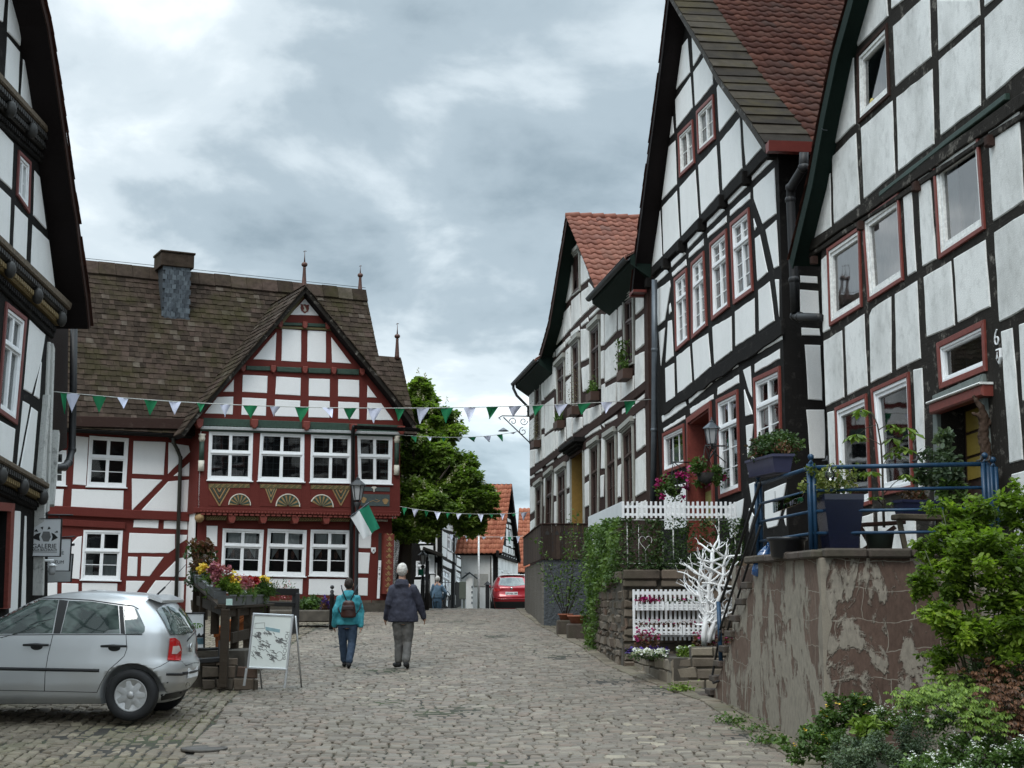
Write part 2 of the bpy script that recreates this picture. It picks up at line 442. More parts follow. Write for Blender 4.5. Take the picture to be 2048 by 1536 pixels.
def window(F,root,q,leaves=2,transom=.66,rows=(1,2),cols=1,mat=None,fw=.05,casing=None,cw=.07,cd_=.03,sill=True,
curtain=None,glass=None,rec=.05,label=None,sw=.035,mun=.018,lattice=None,cap=None,topsill=True):
    mat=mat or mt_white;W_,H_2=qsize(q);fs,ft=fw/W_,fw/H_2
    m=MB()
    for a in((0,fs,0,1),(1-fs,1,0,1),(fs,1-fs,1-ft,1),(fs,1-fs,0,ft)):wrect(m,q,*a,-rec-.04,.012,.004)
    bands=[(ft,1-ft,rows[0])]
    if transom:
        wrect(m,q,fs,1-fs,transom-.022/H_2,transom+.022/H_2,-rec-.03,.02,.004)
        bands=[(transom+.022/H_2,1-ft,rows[0]),(ft,transom-.022/H_2,rows[1])]
    lw=(1-2*fs)/leaves;g=.006
    for bi,(t0,t1,nr)in enumerate(bands):
        for l in range(leaves):
            s0,s1=fs+lw*l,fs+lw*(l+1);a,b=sw/W_,sw/H_2
            for r_ in((s0,s0+a,t0,t1),(s1-a,s1,t0,t1),(s0+a,s1-a,t1-b,t1),(s0+a,s1-a,t0,t0+b*1.3)):wrect(m,q,*r_,-rec-.02,-.008-.001*bi,.004)
            x0,x1,y0,y1=s0+a,s1-a,t0+b,t1-b;mw,mh=mun/W_/2,mun/H_2/2
            for i in range(1,nr):y=y0+(y1-y0)*i/nr;wrect(m,q,x0,x1,y-mh,y+mh,-rec-.012,-rec+.012)
            for i in range(1,cols):x=x0+(x1-x0)*i/cols;wrect(m,q,x-mw,x+mw,y0,y1,-rec-.011,-rec+.013)
    if sill:
        for(a,b,c_,d_,e_)in((-.03/W_,1+.03/W_,-.035/H_2,0,.055),):wrect(m,q,a,b,c_,d_,-.02,e_,.006)
    o=m.build('window',mat,root,F.M,label)
    g=MB();e=.5
    wrect(g,q,fs*e,1-fs*e,ft*e,1-ft*e,-rec-.006,-rec-.002)
    g.build('pane',glass or mt_glass,o,F.M)
    if lattice:
        g=MB();nx,ny=lattice
        for i in range(1,nx):s_=i/nx;wrect(g,q,s_-.006/W_,s_+.006/W_,0,1,-rec-.05,-rec-.038)
        for i in range(1,ny):s_=i/ny;wrect(g,q,0,1,s_-.006/H_2,s_+.006/H_2,-rec-.049,-rec-.037)
        g.build('lead_bars',mt_zinc,o,F.M)
    if casing:
        k=MB();q2=grow(q,cw,cw,cw);ring(k,q,q2,-.01,cd_)
        if cap:
            q3=grow(q2,cap*.6,0,0);wrect(k,q3,0,1,1.0,1+cap/H_2,-.01,cd_+.07,.01);wrect(k,q3,.015,.985,1-.03/H_2,1.0,-.01,cd_+.035,.005)
        k.build('casing',casing,o,F.M)
    if curtain:
        mat_,spans=curtain
        k=MB();k.smooth=True
        for(s0,s1,t0,t1,*more)in spans:
            s0b,s1b=(more+[s0,s1])[:2]if more else(s0,s1)
            nseg=max(6,int((s1-s0)*W_/.035));vs=[];ph=random.random()*6
            for i in range(nseg+1):
                f=i/nseg
                for j in range(4):
                    tt=t1+(t0-t1)*j/3;sx=(s0+(s1-s0)*f)*(1-j/3)+(s0b+(s1b-s0b)*f)*(j/3)
                    u,v=blerp(q,sx,tt);vs.append((u,v,-rec-.045+.018*math.sin(i*1.9+ph)+.008*math.sin(i*.7)))
            k.add(vs,[(i*4+j,i*4+j+1,i*4+j+5,i*4+j+4)for i in range(nseg)for j in range(3)])
        k.build('curtain',mat_,o,F.M)
    return o
def ring(k,qi,qo,w0,w1,ch=.006):
    for i in range(4):
        j=(i+1)%4;k.prism([qi[i],qi[j],qo[j],qo[i]],w0,w1,ch)
def wobble(poly,step=.3,amp=.006):
    o=[];n=len(poly)
    for i in range(n):
        a,b=Vector(poly[i]),Vector(poly[(i+1)%n]);l=(b-a).length;k=max(1,int(l/step));t=(b-a).normalized()if l>0 else Vector((1,0));nn=Vector((-t.y,t.x))
        for j in range(k):
            q=a+(b-a)*j/k
            if j:q=q+nn*random.uniform(-amp,amp)
            o.append(tuple(q))
    return o
def panels(F,root,polys,mat,w1=.014,name='plaster_infill',ch=.011,amp=.007):
    m=MB()
    for p in polys:
        uv=inset(F.hits(p),-.010)
        try:m.prism(wobble(uv,.22,amp),-.002,w1+random.uniform(-.002,.003),ch)
        except Exception as ex:print('panel fail',ex)
    return m.build(name,mat,root,F.M)
def wall(F,root,outer,holes,depth,mat,name='timber_frame',rev=.28):
    """front sheet at w=0 with real openings, reveals, and returns of the building volume behind"""
    m=MB();rings_=[outer]+holes
    flat=[p for r_ in rings_ for p in r_]
    tri=tessellate_polygon([[Vector((x,y,0))for x,y in r_]for r_ in rings_])
    fs=[]
    for t in tri:
        p=[Vector(flat[i])for i in t];c_=(p[1]-p[0]).cross(p[2]-p[0])
        if abs(c_)<1e-9:continue
        fs.append(t if c_>0 else t[::-1])
    m.add([(x,y,0)for x,y in flat],fs)
    for h in holes:
        n=len(h);a=sum(h[i][0]*h[(i+1)%n][1]-h[(i+1)%n][0]*h[i][1]for i in range(n))
        hh=h if a>0 else h[::-1]
        m.add([(x,y,0)for x,y in hh]+[(x,y,-rev)for x,y in hh],[(i,(i+1)%n,n+(i+1)%n,n+i)for i in range(n)])
    n=len(outer);a=sum(outer[i][0]*outer[(i+1)%n][1]-outer[(i+1)%n][0]*outer[i][1]for i in range(n))
    oo=outer if a>0 else outer[::-1]
    m.add([(x,y,0)for x,y in oo]+[(x,y,-depth)for x,y in oo],[(n+i,n+(i+1)%n,(i+1)%n,i)for i in range(n)])
    return m.build(name,mat,root,F.M)
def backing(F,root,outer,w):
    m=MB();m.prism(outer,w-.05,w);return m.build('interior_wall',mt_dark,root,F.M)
def beam(m,F,a,b,h,w0,w1,ch=.01,wob=.01,px=True):
    """timber between two pixel points lying on the facade, real height h"""
    if px:a,b=F.hit(*a,w1),F.hit(*b,w1)
    a,b=Vector(a),Vector(b);t=(b-a).normalized();nn=Vector((-t.y,t.x))*h/2
    m.prism(wobble([tuple(a-nn),tuple(b-nn),tuple(b+nn),tuple(a+nn)],.5,wob),w0,w1,ch)
def dentils(m,F,a,b,h,pitch,w0,w1,fill=.5,px=True):
    if px:a,b=F.hit(*a),F.hit(*b)
    a,b=Vector(a),Vector(b);l=(b-a).length;t=(b-a)/l;nn=Vector((-t.y,t.x))*h/2;n=int(l/pitch)
    for i in range(n):
        p=a+t*(i*pitch);q=p+t*pitch*fill;m.prism([tuple(p-nn),tuple(q-nn),tuple(q+nn),tuple(p+nn)],w0,w1,.004)
def resample(prof,step):
    """polyline -> points each ~step apart with tangents"""
    P_2=[Vector(p)for p in prof];L_2=[0]
    for i in range(1,len(P_2)):L_2.append(L_2[-1]+(P_2[i]-P_2[i-1]).length)
    n=max(1,round(L_2[-1]/step));out_=[]
    for k in range(n+1):
        d=L_2[-1]*k/n;i=1
        while i<len(L_2)-1 and L_2[i]<d:i+=1
        f=(d-L_2[i-1])/(L_2[i]-L_2[i-1]);out_.append(P_2[i-1].lerp(P_2[i],f))
    return out_
def pantiles(F,root,prof,w0,w1,mat,name='roof_tiles',tw=.22,th=.31,amp=.032,side=1,keep=None):
    """prof: (u,v) from ridge to eave; columns run along w; side=+1 if the outward normal is right of the run"""
    pts=resample(prof,th);n=len(pts)-1;ncol=max(1,round((w1-w0)/tw));cw=(w1-w0)/ncol
    prof_s=[(0,.1),(.12,.55),(.28,.95),(.45,.75),(.62,.15),(.8,0),(1,.1)]
    V=[];Fq=[];Rr=[]
    for r_ in range(n):
        a,b=pts[r_],pts[r_+1];t=(b-a).normalized();nn=Vector((t.y,-t.x))*side
        if nn.y<0:nn=-nn
        a2=a-t*.06
        for c in range(ncol):
            j=random.uniform(-.006,.006);lift=random.uniform(.03,.042);base=len(V);rr=random.random();wj=random.uniform(-.004,.004)
            for(e,pp,up)in((0,a2,.0),(1,b,lift),(2,b,lift-.03)):
                for s_,hgt in prof_s:
                    q=pp+nn*(up+hgt*amp+j*(e>0));V.append((q.x,q.y,w1-(c+s_)*cw+wj))
            k=len(prof_s)
            for e in range(2):
                for i in range(k-1):Fq.append((base+e*k+i,base+e*k+i+1,base+(e+1)*k+i+1,base+(e+1)*k+i));Rr.append(rr)
    V=np.array(V);Fq=np.array(Fq)
    me=np_mesh(name,V,Fq,Rr,mat,False);sm_=np.ones(len(Fq),bool);me.polygons.foreach_set('use_smooth',sm_)
    return link(me,name,root,F.M)
def slates(F,root,prof,w0,w1,mat,name='roof_slates',th=.26,wmin=.16,wmax=.34,t_=.022,side=1,keep=None):
    pts=resample(prof,th);n=len(pts)-1;V=[];Fq=[];Rr=[]
    for r_ in range(n):
        a,b=pts[r_],pts[r_+1];t=(b-a).normalized();nn=Vector((t.y,-t.x))*side
        if nn.y<0:nn=-nn
        wv=w0+random.uniform(-.1,0)
        while wv<w1:
            ww=random.uniform(wmin,wmax);x0,x1=max(w0,wv),min(w1,wv+ww-.006);wv+=ww
            if x1-x0<.03:continue
            if keep and not keep((x0+x1)/2,(a+b)/2):continue
            lo=random.uniform(-.012,.012);l0,l1=random.uniform(.018,.04),random.uniform(.018,.04);base=len(V);rr=random.random()
            A0=a-t*.05;B0=b+t*lo
            for w_,lf in((x0,l0),(x1,l1)):
                q=A0+nn*.004;V.append((q.x,q.y,w_));q=B0+nn*lf;V.append((q.x,q.y,w_));q=B0+nn*(lf-t_);V.append((q.x,q.y,w_));q=A0-nn*.01;V.append((q.x,q.y,w_))
            for f in((0,4,5,1),(1,5,6,2),(0,1,2,3),(4,7,6,5)):Fq.append([base+i for i in f]);Rr.append(rr)
    return link(np_mesh(name,np.array(V),np.array(Fq),Rr,mat),name,root,F.M)
def slab(F,root,prof,w0,w1,th,mat,name='roof_deck',up=-1,parts=None):
    """solid strip under a profile, thickness th measured below it"""
    m=parts or MB();P2=[Vector(p)for p in prof];n=len(P2);dn=[]
    for i in range(n):
        t=(P2[min(i+1,n-1)]-P2[max(i-1,0)]).normalized();nn=Vector((t.y,-t.x))
        if nn.y<0:nn=-nn
        dn.append(P2[i]-nn*th)
    poly=[tuple(p)for p in P2]+[tuple(p)for p in dn[::-1]]
    m.prism(poly,w0,w1,0,True)
    return m if parts else m.build(name,mat,root,F.M)
def vbox(m,F,u0,u1,v0,v1,w0,w1,ch=.006):m.prism([(u0,v0),(u1,v0),(u1,v1),(u0,v1)],w0,w1,ch)
def text_obj(F,root,body,cxy,size,w0,mat,name='lettering',depth=.004,align='CENTER',bold=0.0,rot=0.0,sx=1.0):
    cu=bpy.data.curves.new('t','FONT');cu.body=body;cu.size=size;cu.extrude=depth;cu.align_x=align;cu.align_y='CENTER';cu.offset=bold
    ob=bpy.data.objects.new('t',cu);COL.objects.link(ob);dg=bpy.context.evaluated_depsgraph_get();dg.update()
    me=bpy.data.meshes.new_from_object(ob.evaluated_get(dg));bpy.data.objects.remove(ob);me.materials.clear();me.materials.append(mat);me.name=name
    M=F.M@Matrix.Translation((cxy[0],cxy[1],w0))@Matrix.Rotation(rot,4,'Z')@Matrix.Diagonal((sx,1,1,1))
    return link(me,name,root,M)
def masonry(F,root,poly,mat,rh=(.14,.24),rl=(.2,.5),dep=.05,bev=.012,name='stonework',jit=.008,tilt=.012,gap=.008,lift=.02,keep=None):
    us=[p[0]for p in poly];vs=[p[1]for p in poly];u0,u1,v0,v1=min(us),max(us),min(vs),max(vs)
    def inside(x,y):
        c_=False;n=len(poly)
        for i in range(n):
            x1,y1=poly[i];x2,y2=poly[(i+1)%n]
            if(y1>y)!=(y2>y)and x<(x2-x1)*(y-y1)/(y2-y1)+x1:c_=not c_
        return c_
    P2=[];hx=[];hy=[];v=v0
    while v<v1:
        h=random.uniform(*rh);u=u0-random.uniform(0,.2)
        while u<u1:
            l=random.uniform(*rl);a,b=max(u,u0),min(u+l,u1);c_=((a+b)/2,v+h/2)
            if b-a>.05 and inside(*c_)and inside(c_[0],min(v+h-.02,v1))or(b-a>.05 and inside(*c_)):
                hh=h
                P2.append(c_);hx.append((b-a)/2-gap);hy.append(hh/2-gap)
            u+=l
        v+=h
    P2=np.array(P2);V,Fq,r_=blocks(P2,np.array(hx),np.array(hy),0,lift,dep,bev,lambda a,b,c_:(a,b,c_),jit,tilt)
    return link(np_mesh(name,V,Fq,r_,mat),name,root,F.M)
# ================================================================== the ground
def grid_mesh(name,xs,ys,zf,mat):
    X,Y=np.meshgrid(xs,ys);Z=zf(X,Y);n,m=X.shape
    V=np.stack([X.ravel(),Y.ravel(),Z.ravel()],-1);i=np.arange((n-1)*(m-1));r_=i//(m-1);c_=i%(m-1);a=r_*m+c_
    return np_mesh(name,V,np.stack([a,a+1,a+m+1,a+m],-1),np.zeros(len(i)),mat,True)
mt_ground=simple('ground_soil',(.11,.10,.075),.95,var=.4,sc=3,bump=.3)
def road_base_mat():
    m,t,p,o=nodes('road_joints');n=tnoise(t,1.1,6,.7);n2=tnoise(t,25,4,.7)
    c=tmix(t,(.030,.027,.022),(.05,.06,.025),tramp(t,n,[(.45,0.0),(.62,.8)]))
    c=tmix(t,c,tramp(t,n2,[(.3,.6),(.7,1.3)]),1.0,'MULTIPLY')
    t.links.new(c,p.inputs['Base Color']);p.inputs['Roughness'].default_value=.95;return m
xs=np.concatenate([[-400,-120,-60],np.arange(-40,41,2.0),[60,120,400]]);ys=np.concatenate([np.arange(-20,80,2.0),[100,150,300,600]])
o=link(grid_mesh('ground',xs,ys,lambda a,b:gz(a,b)-.06,mt_ground),'ground');structure(o)
o=link(grid_mesh('road',np.arange(-14,8.1,.5),np.arange(2,75,.5),lambda a,b:gz(a,b)-.025,road_base_mat()),'road');structure(o)
def undul(x,y):return .012*np.sin(x*1.7+y*.35)+.010*np.sin(y*1.3+x*.8)+.006*np.sin(x*4.1-y*2.3)
def setts(P,hx,hy,rot,name,mat,h=.0,tilt=.006,jit=.006):
    V,Fq,r_=blocks(P,hx,hy,rot,h,.05,.014,lambda a,b,c_:(a,b,c_+gz(a,b)+undul(a,b)),jit,tilt)
    # broad colour drift so the paving is not uniform
    r_=np.clip(r_*.8+.1+.1*np.sin(np.repeat(P[:,0],9)*.9)*np.sin(np.repeat(P[:,1],9)*.5),0,1)
    o=link(np_mesh(name,V,Fq,r_,mat),name);structure(o);return o
mt_sett=rndmat('setts',[(0,(.095,.074,.054)),(.25,(.145,.120,.093)),(.5,(.185,.160,.127)),(.75,(.190,.145,.112)),(.9,(.235,.205,.16)),(1,(.35,.30,.22))],.6,4,.35,.5,(.10,.105,.055),.15,.45,45)
mt_sett2=rndmat('setts_mossy',[(0,(.115,.092,.066)),(.4,(.165,.136,.10)),(.8,(.20,.165,.122)),(1,(.27,.23,.165))],.7,4,.4,.5,(.085,.10,.035),.4,.35,45)
# dividing line between the street rows and the diagonal rows of the forecourt
def gpt(px,py,n=12):
    Y=20.0
    for _ in range(40):Y=np.clip((CAMZ-G(0,Y))*2871/max(8,(py-1188)),6,60)*.5+Y*.5
    return((px-1024)/2871*Y,Y)
DL=[gpt(330,1560),gpt(400,1470),gpt(480,1380),gpt(560,1300),gpt(640,1250),gpt(700,1236)]
DL=[(DL[0][0]-.3,5.0)]+DL+[(DL[-1][0]+.3,60.0)]
_dy=np.array([p[1]for p in DL]);_dx=np.array([p[0]for p in DL]);_o=np.argsort(_dy);_dy,_dx=_dy[_o],_dx[_o]
def divx(y):return np.interp(y,_dy,_dx)
REt=[gpt(1640,1536),gpt(1560,1480),gpt(1430,1400),gpt(1245,1335),gpt(1175,1292),gpt(1100,1256),gpt(1052,1226)]
_ry=np.array([p[1]for p in REt]+[60]);_rx=np.array([p[0]for p in REt]+[REt[-1][0]-.3]);_ry=np.concatenate([[5],_ry]);_rx=np.concatenate([[_rx[0]],_rx])
def redge(y):return np.interp(y,_ry,_rx)
P2=[];HX=[];HY=[];RO=[]
y=11.2
while y<52:
    h=random.uniform(.10,.135);x=float(divx(y))+random.uniform(0,.1)
    xr=float(redge(y))+.1
    while x<xr:
        l=random.choice([.12,.14,.16,.18,.21,.25])*random.uniform(.9,1.1)
        yy=y+.10*math.sin(x*.55)+.05*math.sin(x*1.7+y)+.012*random.uniform(-1,1)
        P2.append((x+l/2,yy));HX.append(l/2-.008);HY.append(h/2-.008);RO.append(.10*.55*math.cos(x*.55)+random.uniform(-.05,.05));x+=l
    y+=h
setts(np.array(P2),np.array(HX),np.array(HY),np.array(RO),'road_setts',mt_sett)
# forecourt: rows parallel to the divide near it, turning level further left
P2=[];HX=[];HY=[];RO=[];n_rows=90
for k in range(n_rows):
    off=.08+k*.135;y=10.6;blend=min(1,k/60)
    while y<45:
        l=random.uniform(.13,.25);X=float(divx(y))-off;dxdy=(float(divx(y+.3))-float(divx(y-.3)))/.6
        ang=math.atan2(1,dxdy)
        P2.append((X,y+(l/2)*math.sin(ang)));HX.append(l/2-.008);HY.append(.058+random.uniform(-.004,.004));RO.append(ang+random.uniform(-.06,.06));y+=l*math.sin(ang)
P2=np.array(P2);kk=P2[:,0]>-14
setts(P2[kk],np.array(HX)[kk],np.array(HY)[kk],np.array(RO)[kk],'forecourt_setts',mt_sett2,tilt=.009,jit=.011)
# edge strip along the right-hand walls
P2=[];HX=[];HY=[];RO=[]
for off in(.12,.36):
    y=12.5
    while y<50:
        l=random.uniform(.28,.48);dxdy=(float(redge(y+.3))-float(redge(y-.3)))/.6;ang=math.atan2(1,dxdy)
        P2.append((float(redge(y))-.2+off,y+l/2));HX.append(l/2-.01);HY.append(.105);RO.append(ang);y+=l
setts(np.array(P2),np.array(HX),np.array(HY),np.array(RO),'kerb_stones',mt_sett2,h=.03)
# round cast drain cover
dm=MB();gx,gy=gpt(418,1489);gzz=G(gx,gy)
dm.lathe([(.24,-.02),(.24,.004),(.22,.008),(.215,.0),(.001,.0)],(gx,gy,gzz+.004),32)
dm.build('drain_cover',simple('cast_iron',(.075,.068,.06),.6,.2,.3,20));tag(bpy.data.objects['drain_cover'],'round iron drain cover set in the mossy cobbles','drain cover')

# ================================================================== frames of the buildings
def fr(ax,aY,dx,dy):return Frame(pt(ax,aY),(dx,dy,0))
FN=fr(1640,21.1,.1129,-1) # near right house
FM=fr(1310,32.1,.1129,-1) # middle right house
FT=fr(1060,50.5,.1372,-1) # third right house
FL=fr(100,22.7,-.0606,1) # near left house
FR=fr(600,42.0,.888,.46) # red house, main front
FA=Frame(FR.o-FR.n*1.0,FR.d) # red house, annex front
def root_at(F,name,label,cat='house',group=None):
    return thing(name,label,cat,(F.o.x,F.o.y,G(F.o.x,F.o.y)),group)
def gutter(F,root,a,b,w,r=.065,mat=None,name='gutter'):
    m=MB();n=7;vs=[]
    for p in(a,b):
        for i in range(n+1):
            an=math.pi*i/n;vs.append((p[0]*1.0,p[1]-math.sin(an)*r,w+math.cos(an)*r))
        for i in range(n,-1,-1):
            an=math.pi*i/n;vs.append((p[0],p[1]-math.sin(an)*(r-.01),w+math.cos(an)*(r-.01)))
    k=2*(n+1);fs=[(i,(i+1)%k,k+(i+1)%k,k+i)for i in range(k)];fs+=[tuple(range(k))[::-1],tuple(range(k,2*k))]
    m.add(vs,fs);m.tube([(a[0],a[1]+.004,w+r),(b[0],b[1]+.004,w+r)],.012,6)
    return m.build(name,mat or mt_zinc,root,F.M)

# ------------------------------------------------------------------ NEAR RIGHT HOUSE
rt=root_at(FN,'half_timbered_house','tall weathered black and white half-timbered house nearest on the right, behind the blue railing')
NHW=[ # white frame quads
(G_(365,580,640,290,665,950,375,1215),'a'),
(H_(55,1040,360,830,382,1575,78,1762),'b'),
(H_(420,735,760,490,805,1300,475,1510),'c'),
(P_(1873,334,1955,277,1967.3,451.4,1883.4,507),'d'),
(P_(1675,822,1732,796,1741,1001,1683,1020),'e'),
(P_(1748,784.5,1816.5,753.7,1825,970,1763.5,984),'f'),
(I_(1320,680,1690,500,1705,835,1340,985),'g')]
holes=[];HQ={}
for q,k in NHW:HQ[k]=FN.hits(q);holes.append(grow(HQ[k],-.02))
door=FN.hits(P_(1881,803,1964,768,1985,1085,1888,1100));holes.append(door)
WOV=.27
pe=FN.hits(P_(1577.5,521,1615,362.5,1640,225,1665,104,1694,0),WOV)
s0=Vector(pe[0]);s1=Vector(pe[-1]);sl=(s1-Vector(pe[1])).normalized()
apex=s1+sl*3.4;rightfoot=(2*apex.x-s0.x,s0.y)
prof_l=[tuple(apex),pe[4],pe[3],pe[2],pe[1],pe[0]];prof_r=[tuple(apex)]+[(2*apex.x-p[0],p[1])for p in prof_l[1:]]
base=-1.2
uL=FN.hit(1641,530)[0];ul2=FN.hit(1664,1110)
def under(prof,th):
    o_=[]
    n=len(prof);P3=[Vector(p)for p in prof]
    for i in range(n):
        t=(P3[min(i+1,n-1)]-P3[max(i-1,0)]).normalized();nn=Vector((t.y,-t.x))
        if nn.y<0:nn=-nn
        o_.append(tuple(P3[i]-nn*th))
    return o_
ul=under(prof_l,.17)[1:]
ur=under(prof_r,.17)[1:]
eaveL=FN.hit(1641,530)
outer=[(apex.x,apex.y-.3)]+[p for p in ul if p[0]>uL+.02]+[eaveL,ul2,(ul2[0]+.02,base),(2*apex.x-uL,base),(2*apex.x-uL,eaveL[1])]+[p for p in ur if p[0]<2*apex.x-uL-.02][::-1]
wall(FN,rt,outer,holes,9,mt_tim_old)
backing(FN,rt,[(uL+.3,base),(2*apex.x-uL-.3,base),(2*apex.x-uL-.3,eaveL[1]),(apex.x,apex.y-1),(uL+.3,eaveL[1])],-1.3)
pn=[G_(430,0,645,0,658,160,352,462,348,370),G_(700,0,830,0,700,85),G_(1000,5,1082,0,1100,575,740,880,715,270),
G_(1170,0,1590,0,1600,150,1185,515),G_(1850,0,2048,-40,2200,-60,2200,560,2048,690,1670,1010,1655,185),G_(1655,60,1655,0,1750,0),
G_(1600,265,1605,1075,1205,1380,1185,620),G_(1110,715,1128,1470,1035,1536,768,1741,750,1000),
G_(305,600,325,1265,90,1490),G_(385,1310,700,1040,728,1770,415,2030),G_(328,1370,368,2090,112,2285,92,1605),
P_(1660,322,1663,453,1625,484),H_(815,430,895,395,945,1235,865,1285),H_(975,305,1085,225,1150,1110,1020,1185),
G_(1695,1335,1995,1060,2020,1536,2048,2046,1742,2255),P_(1990.8,466,2048,430,2085,405,2085,598,2048,616.5,2001,641.7),
P_(1909.7,517.8,1971,481.6,1981,612,1918,644),P_(1901.9,523.6,1909.5,649.7,1855.4,672.5,1849,555),
I_(1112,100,925,215,938,870,1145,770),I_(885,240,725,345,702,400,715,985,890,895),I_(650,390,487,500,510,1095,680,1010),
I_(455,535,302,625,320,1190,475,1110),P_(1644.5,519.5,1657,508,1660,657.7,1647.4,664.5),
P_(1828.5,741,1844.4,737.5,1853,971,1839,975),P_(1656.5,826,1668,823,1674,1000,1664,1005),P_(2004,664.5,2024.5,657.7,2046,918,2021,925),
P_(2040.5,651,2070,640,2080,800,2048,800),P_(2025,950,2070,935,2070,1120,2034,1130),P_(1720,1036,1746,1028,1748,1110,1723,1118),P_(1757,1026,1830,1010,1834,1110,1760,1118),
P_(1672,1050,1712,1040,1714,1118,1676,1122),G_(2080,760,2200,660,2200,1500,2110,1500),G_(700,-60,1000,-300,1075,-300,1075,-60,850,-40),
G_(1165,-60,1165,-700,1560,-1000,1585,-60),G_(455,-60,640,-60,640,-500)]
panels(FN,rt,pn,mt_plaster_old,amp=.009)
def field(F,rt,outer,u0,u1,mat,step=1.05):
    n=len(outer)
    def ins(x,y):
        c_=False
        for i in range(n):
            x1,y1=outer[i];x2,y2=outer[(i+1)%n]
            if(y1>y)!=(y2>y)and x<(x2-x1)*(y-y1)/(y2-y1)+x1:c_=not c_
        return c_
    m=MB();v=.3
    while v<16:
        u=u0
        while u+step<u1:
            q=[(u,v),(u+step-.13,v),(u+step-.13,v+.98),(u,v+.98)]
            if all(ins(a+sx,b+.15)for a,b in q for sx in(-.1,.1)):m.prism(wobble(q,.22,.008),-.002,.014,.011)
            u+=step
        v+=1.12
    m.build('plaster_infill',mat,rt,F.M)
field(FN,rt,outer,FN.hit(2215,700)[0],2*apex.x-uL,mt_plaster_old)
sky_c=lambda*sp:(mt_curtain2,list(sp))
full=(.08,.92,.05,.95)
for k in 'abcdefg':
    cur={'a':(simple('pane_grey_sheet',(.16,.18,.20),.9,var=.3,sc=2),[(.04,.96,.04,.97)]),'b':(mt_curtain,[(.06,.52,.05,.95),(.54,.94,.05,.95)]),'c':(mt_curtain,[(.06,.50,.05,.95),(.52,.94,.05,.95)]),'d':(mt_curtain,[(.06,.36,.05,.95),(.9,.94,.05,.95,.55,.94)])}.get(k)  # grey sheet added for pane tone, two white curtains widened to mimic reflected sky
    window(FN,rt,HQ[k],1,None,(1,1),1,mt_whiteold if k in 'abcd' else mt_white,fw=.045 if k!='g' else .03,casing=mt_red if k!='a' else mt_tim_brown,cw=.055 if k!='g' else .07,
cd_=.028,sill=False,curtain=cur,glass=mt_glass_sky if k in 'abcd' else mt_glass,rec=.045,sw=.05 if k!='g' else .025,label={'g':'wide fanlight over the door with a red frame'}.get(k))
m=MB();u,v=blerp(HQ['a'],.32,.12);m.ball((u,v,-.035),.07,12,8,(1,1,.3));m.build('yellow_shade',simple('shade_yellow',(.42,.34,.10),.6),rt,FN.M)
m=MB() # projecting storey beam and its stacked mouldings
beam(m,FN,H_(-190,1010)[0],(2130,140),.15,0,.05);beam(m,FN,H_(-190,1100)[0],(2130,172),.07,0,.035)
m.build('storey_beam',mt_tim_old,rt,FN.M)
m=MB();beam(m,FN,H_(560,455)[0],G_(1850,985)[0],.07,.0,.058);m.build('beam_board',mt_green,rt,FN.M)
for p in H_(355,775,925,375,-125,1130,1670,-90):
    m=MB();u,v=FN.hit(*p,.08);m.prism([(u-.05,v-.06),(u+.05,v-.06),(u+.05,v+.06),(u-.05,v+.06)],0,.10,.015);m.build('joist_end',mt_tim_brown,rt,FN.M)
m=MB();wrect(m,grow(HQ['g'],.1),-.05,1.06,-.42,-.22,0,.13,.02);m.build('door_cornice',mt_red,rt,FN.M)
m=MB();wrect(m,grow(HQ['g'],.1),-.06,1.07,-.22,-.18,0,.16,.01);m.build('fanlight_sill',mt_whiteold,rt,FN.M)
m=MB();ring(m,door,grow(door,.13,.09,0),0,.05);m.build('door_frame',mt_greygreen,rt,FN.M)
m=MB();wrect(m,door,.02,.98,.0,1,-.34,-.28);
for a in((.1,.46,.06,.4),(.54,.9,.06,.4)):wrect(m,door,*a,-.28,-.26,.015)
d1=m.build('door',simple('door_brown',(.035,.018,.013),.5,var=.3,sc=10),rt,FN.M)
m=MB()
for i in range(3):wrect(m,door,.10,.46,.46+i*.16,.60+i*.16,-.275,-.255)
m.build('door_pane',simple('amber_glass',(.24,.17,.035),.3,var=.3,sc=3),d1,FN.M)
m=MB();m.tube([(door[3][0]+.62,-.0+(door[0][1]+door[3][1])/2-.25,-.24),(door[3][0]+.72,(door[0][1]+door[3][1])/2-.25,-.24)],.012);m.build('door_handle',mt_black,d1,FN.M)
# house number and small crest
u,v=FN.hit(1995,676);text_obj(FN,rt,'6',(u,v),.26,.012,mt_white,'house_number',.006,bold=-.006)
m=MB();u,v=FN.hit(2000.5,712);m.prism([(u-.05,v+.08),(u+.05,v+.08),(u+.05,v-.02),(u,v-.09),(u-.05,v-.02)],.0,.03,.008);cr=m.build('crest',mt_white,rt,FN.M)
m=MB();m.prism([(u-.035,v+.06),(u+.035,v+.06),(u+.035,v-.01),(u,v-.06),(u-.035,v-.01)],.03,.034);m.build('crest_field',mt_tim_brown,cr,FN.M)
m=MB();m.bar((u-.02,v-.03,.036),(u+.01,v+.04,.036),.012,.006);m.bar((u+.02,v-.03,.036),(u,v+.02,.036),.010,.006);m.build('crest_mark',mt_white,cr,FN.M)
mt_tile_dark=rndmat('roof_tile_red_brown',[(0,(.050,.019,.014)),(.5,(.072,.028,.020)),(.85,(.095,.038,.026)),(1,(.05,.026,.021))],.85,14,.35,.3,(.05,.035,.03),.5,.12)
mt_tile_orange=rndmat('roof_tile_orange',[(0,(.16,.058,.038)),(.5,(.22,.080,.052)),(.85,(.27,.105,.07)),(1,(.15,.07,.055))],.75,10,.3,.3,(.18,.09,.06),.4)
mt_tile_bright=rndmat('roof_tile_bright',[(0,(.27,.08,.042)),(.5,(.34,.11,.058)),(1,(.40,.15,.085))],.75,10,.25,0,(.25,.12,.07),.3)
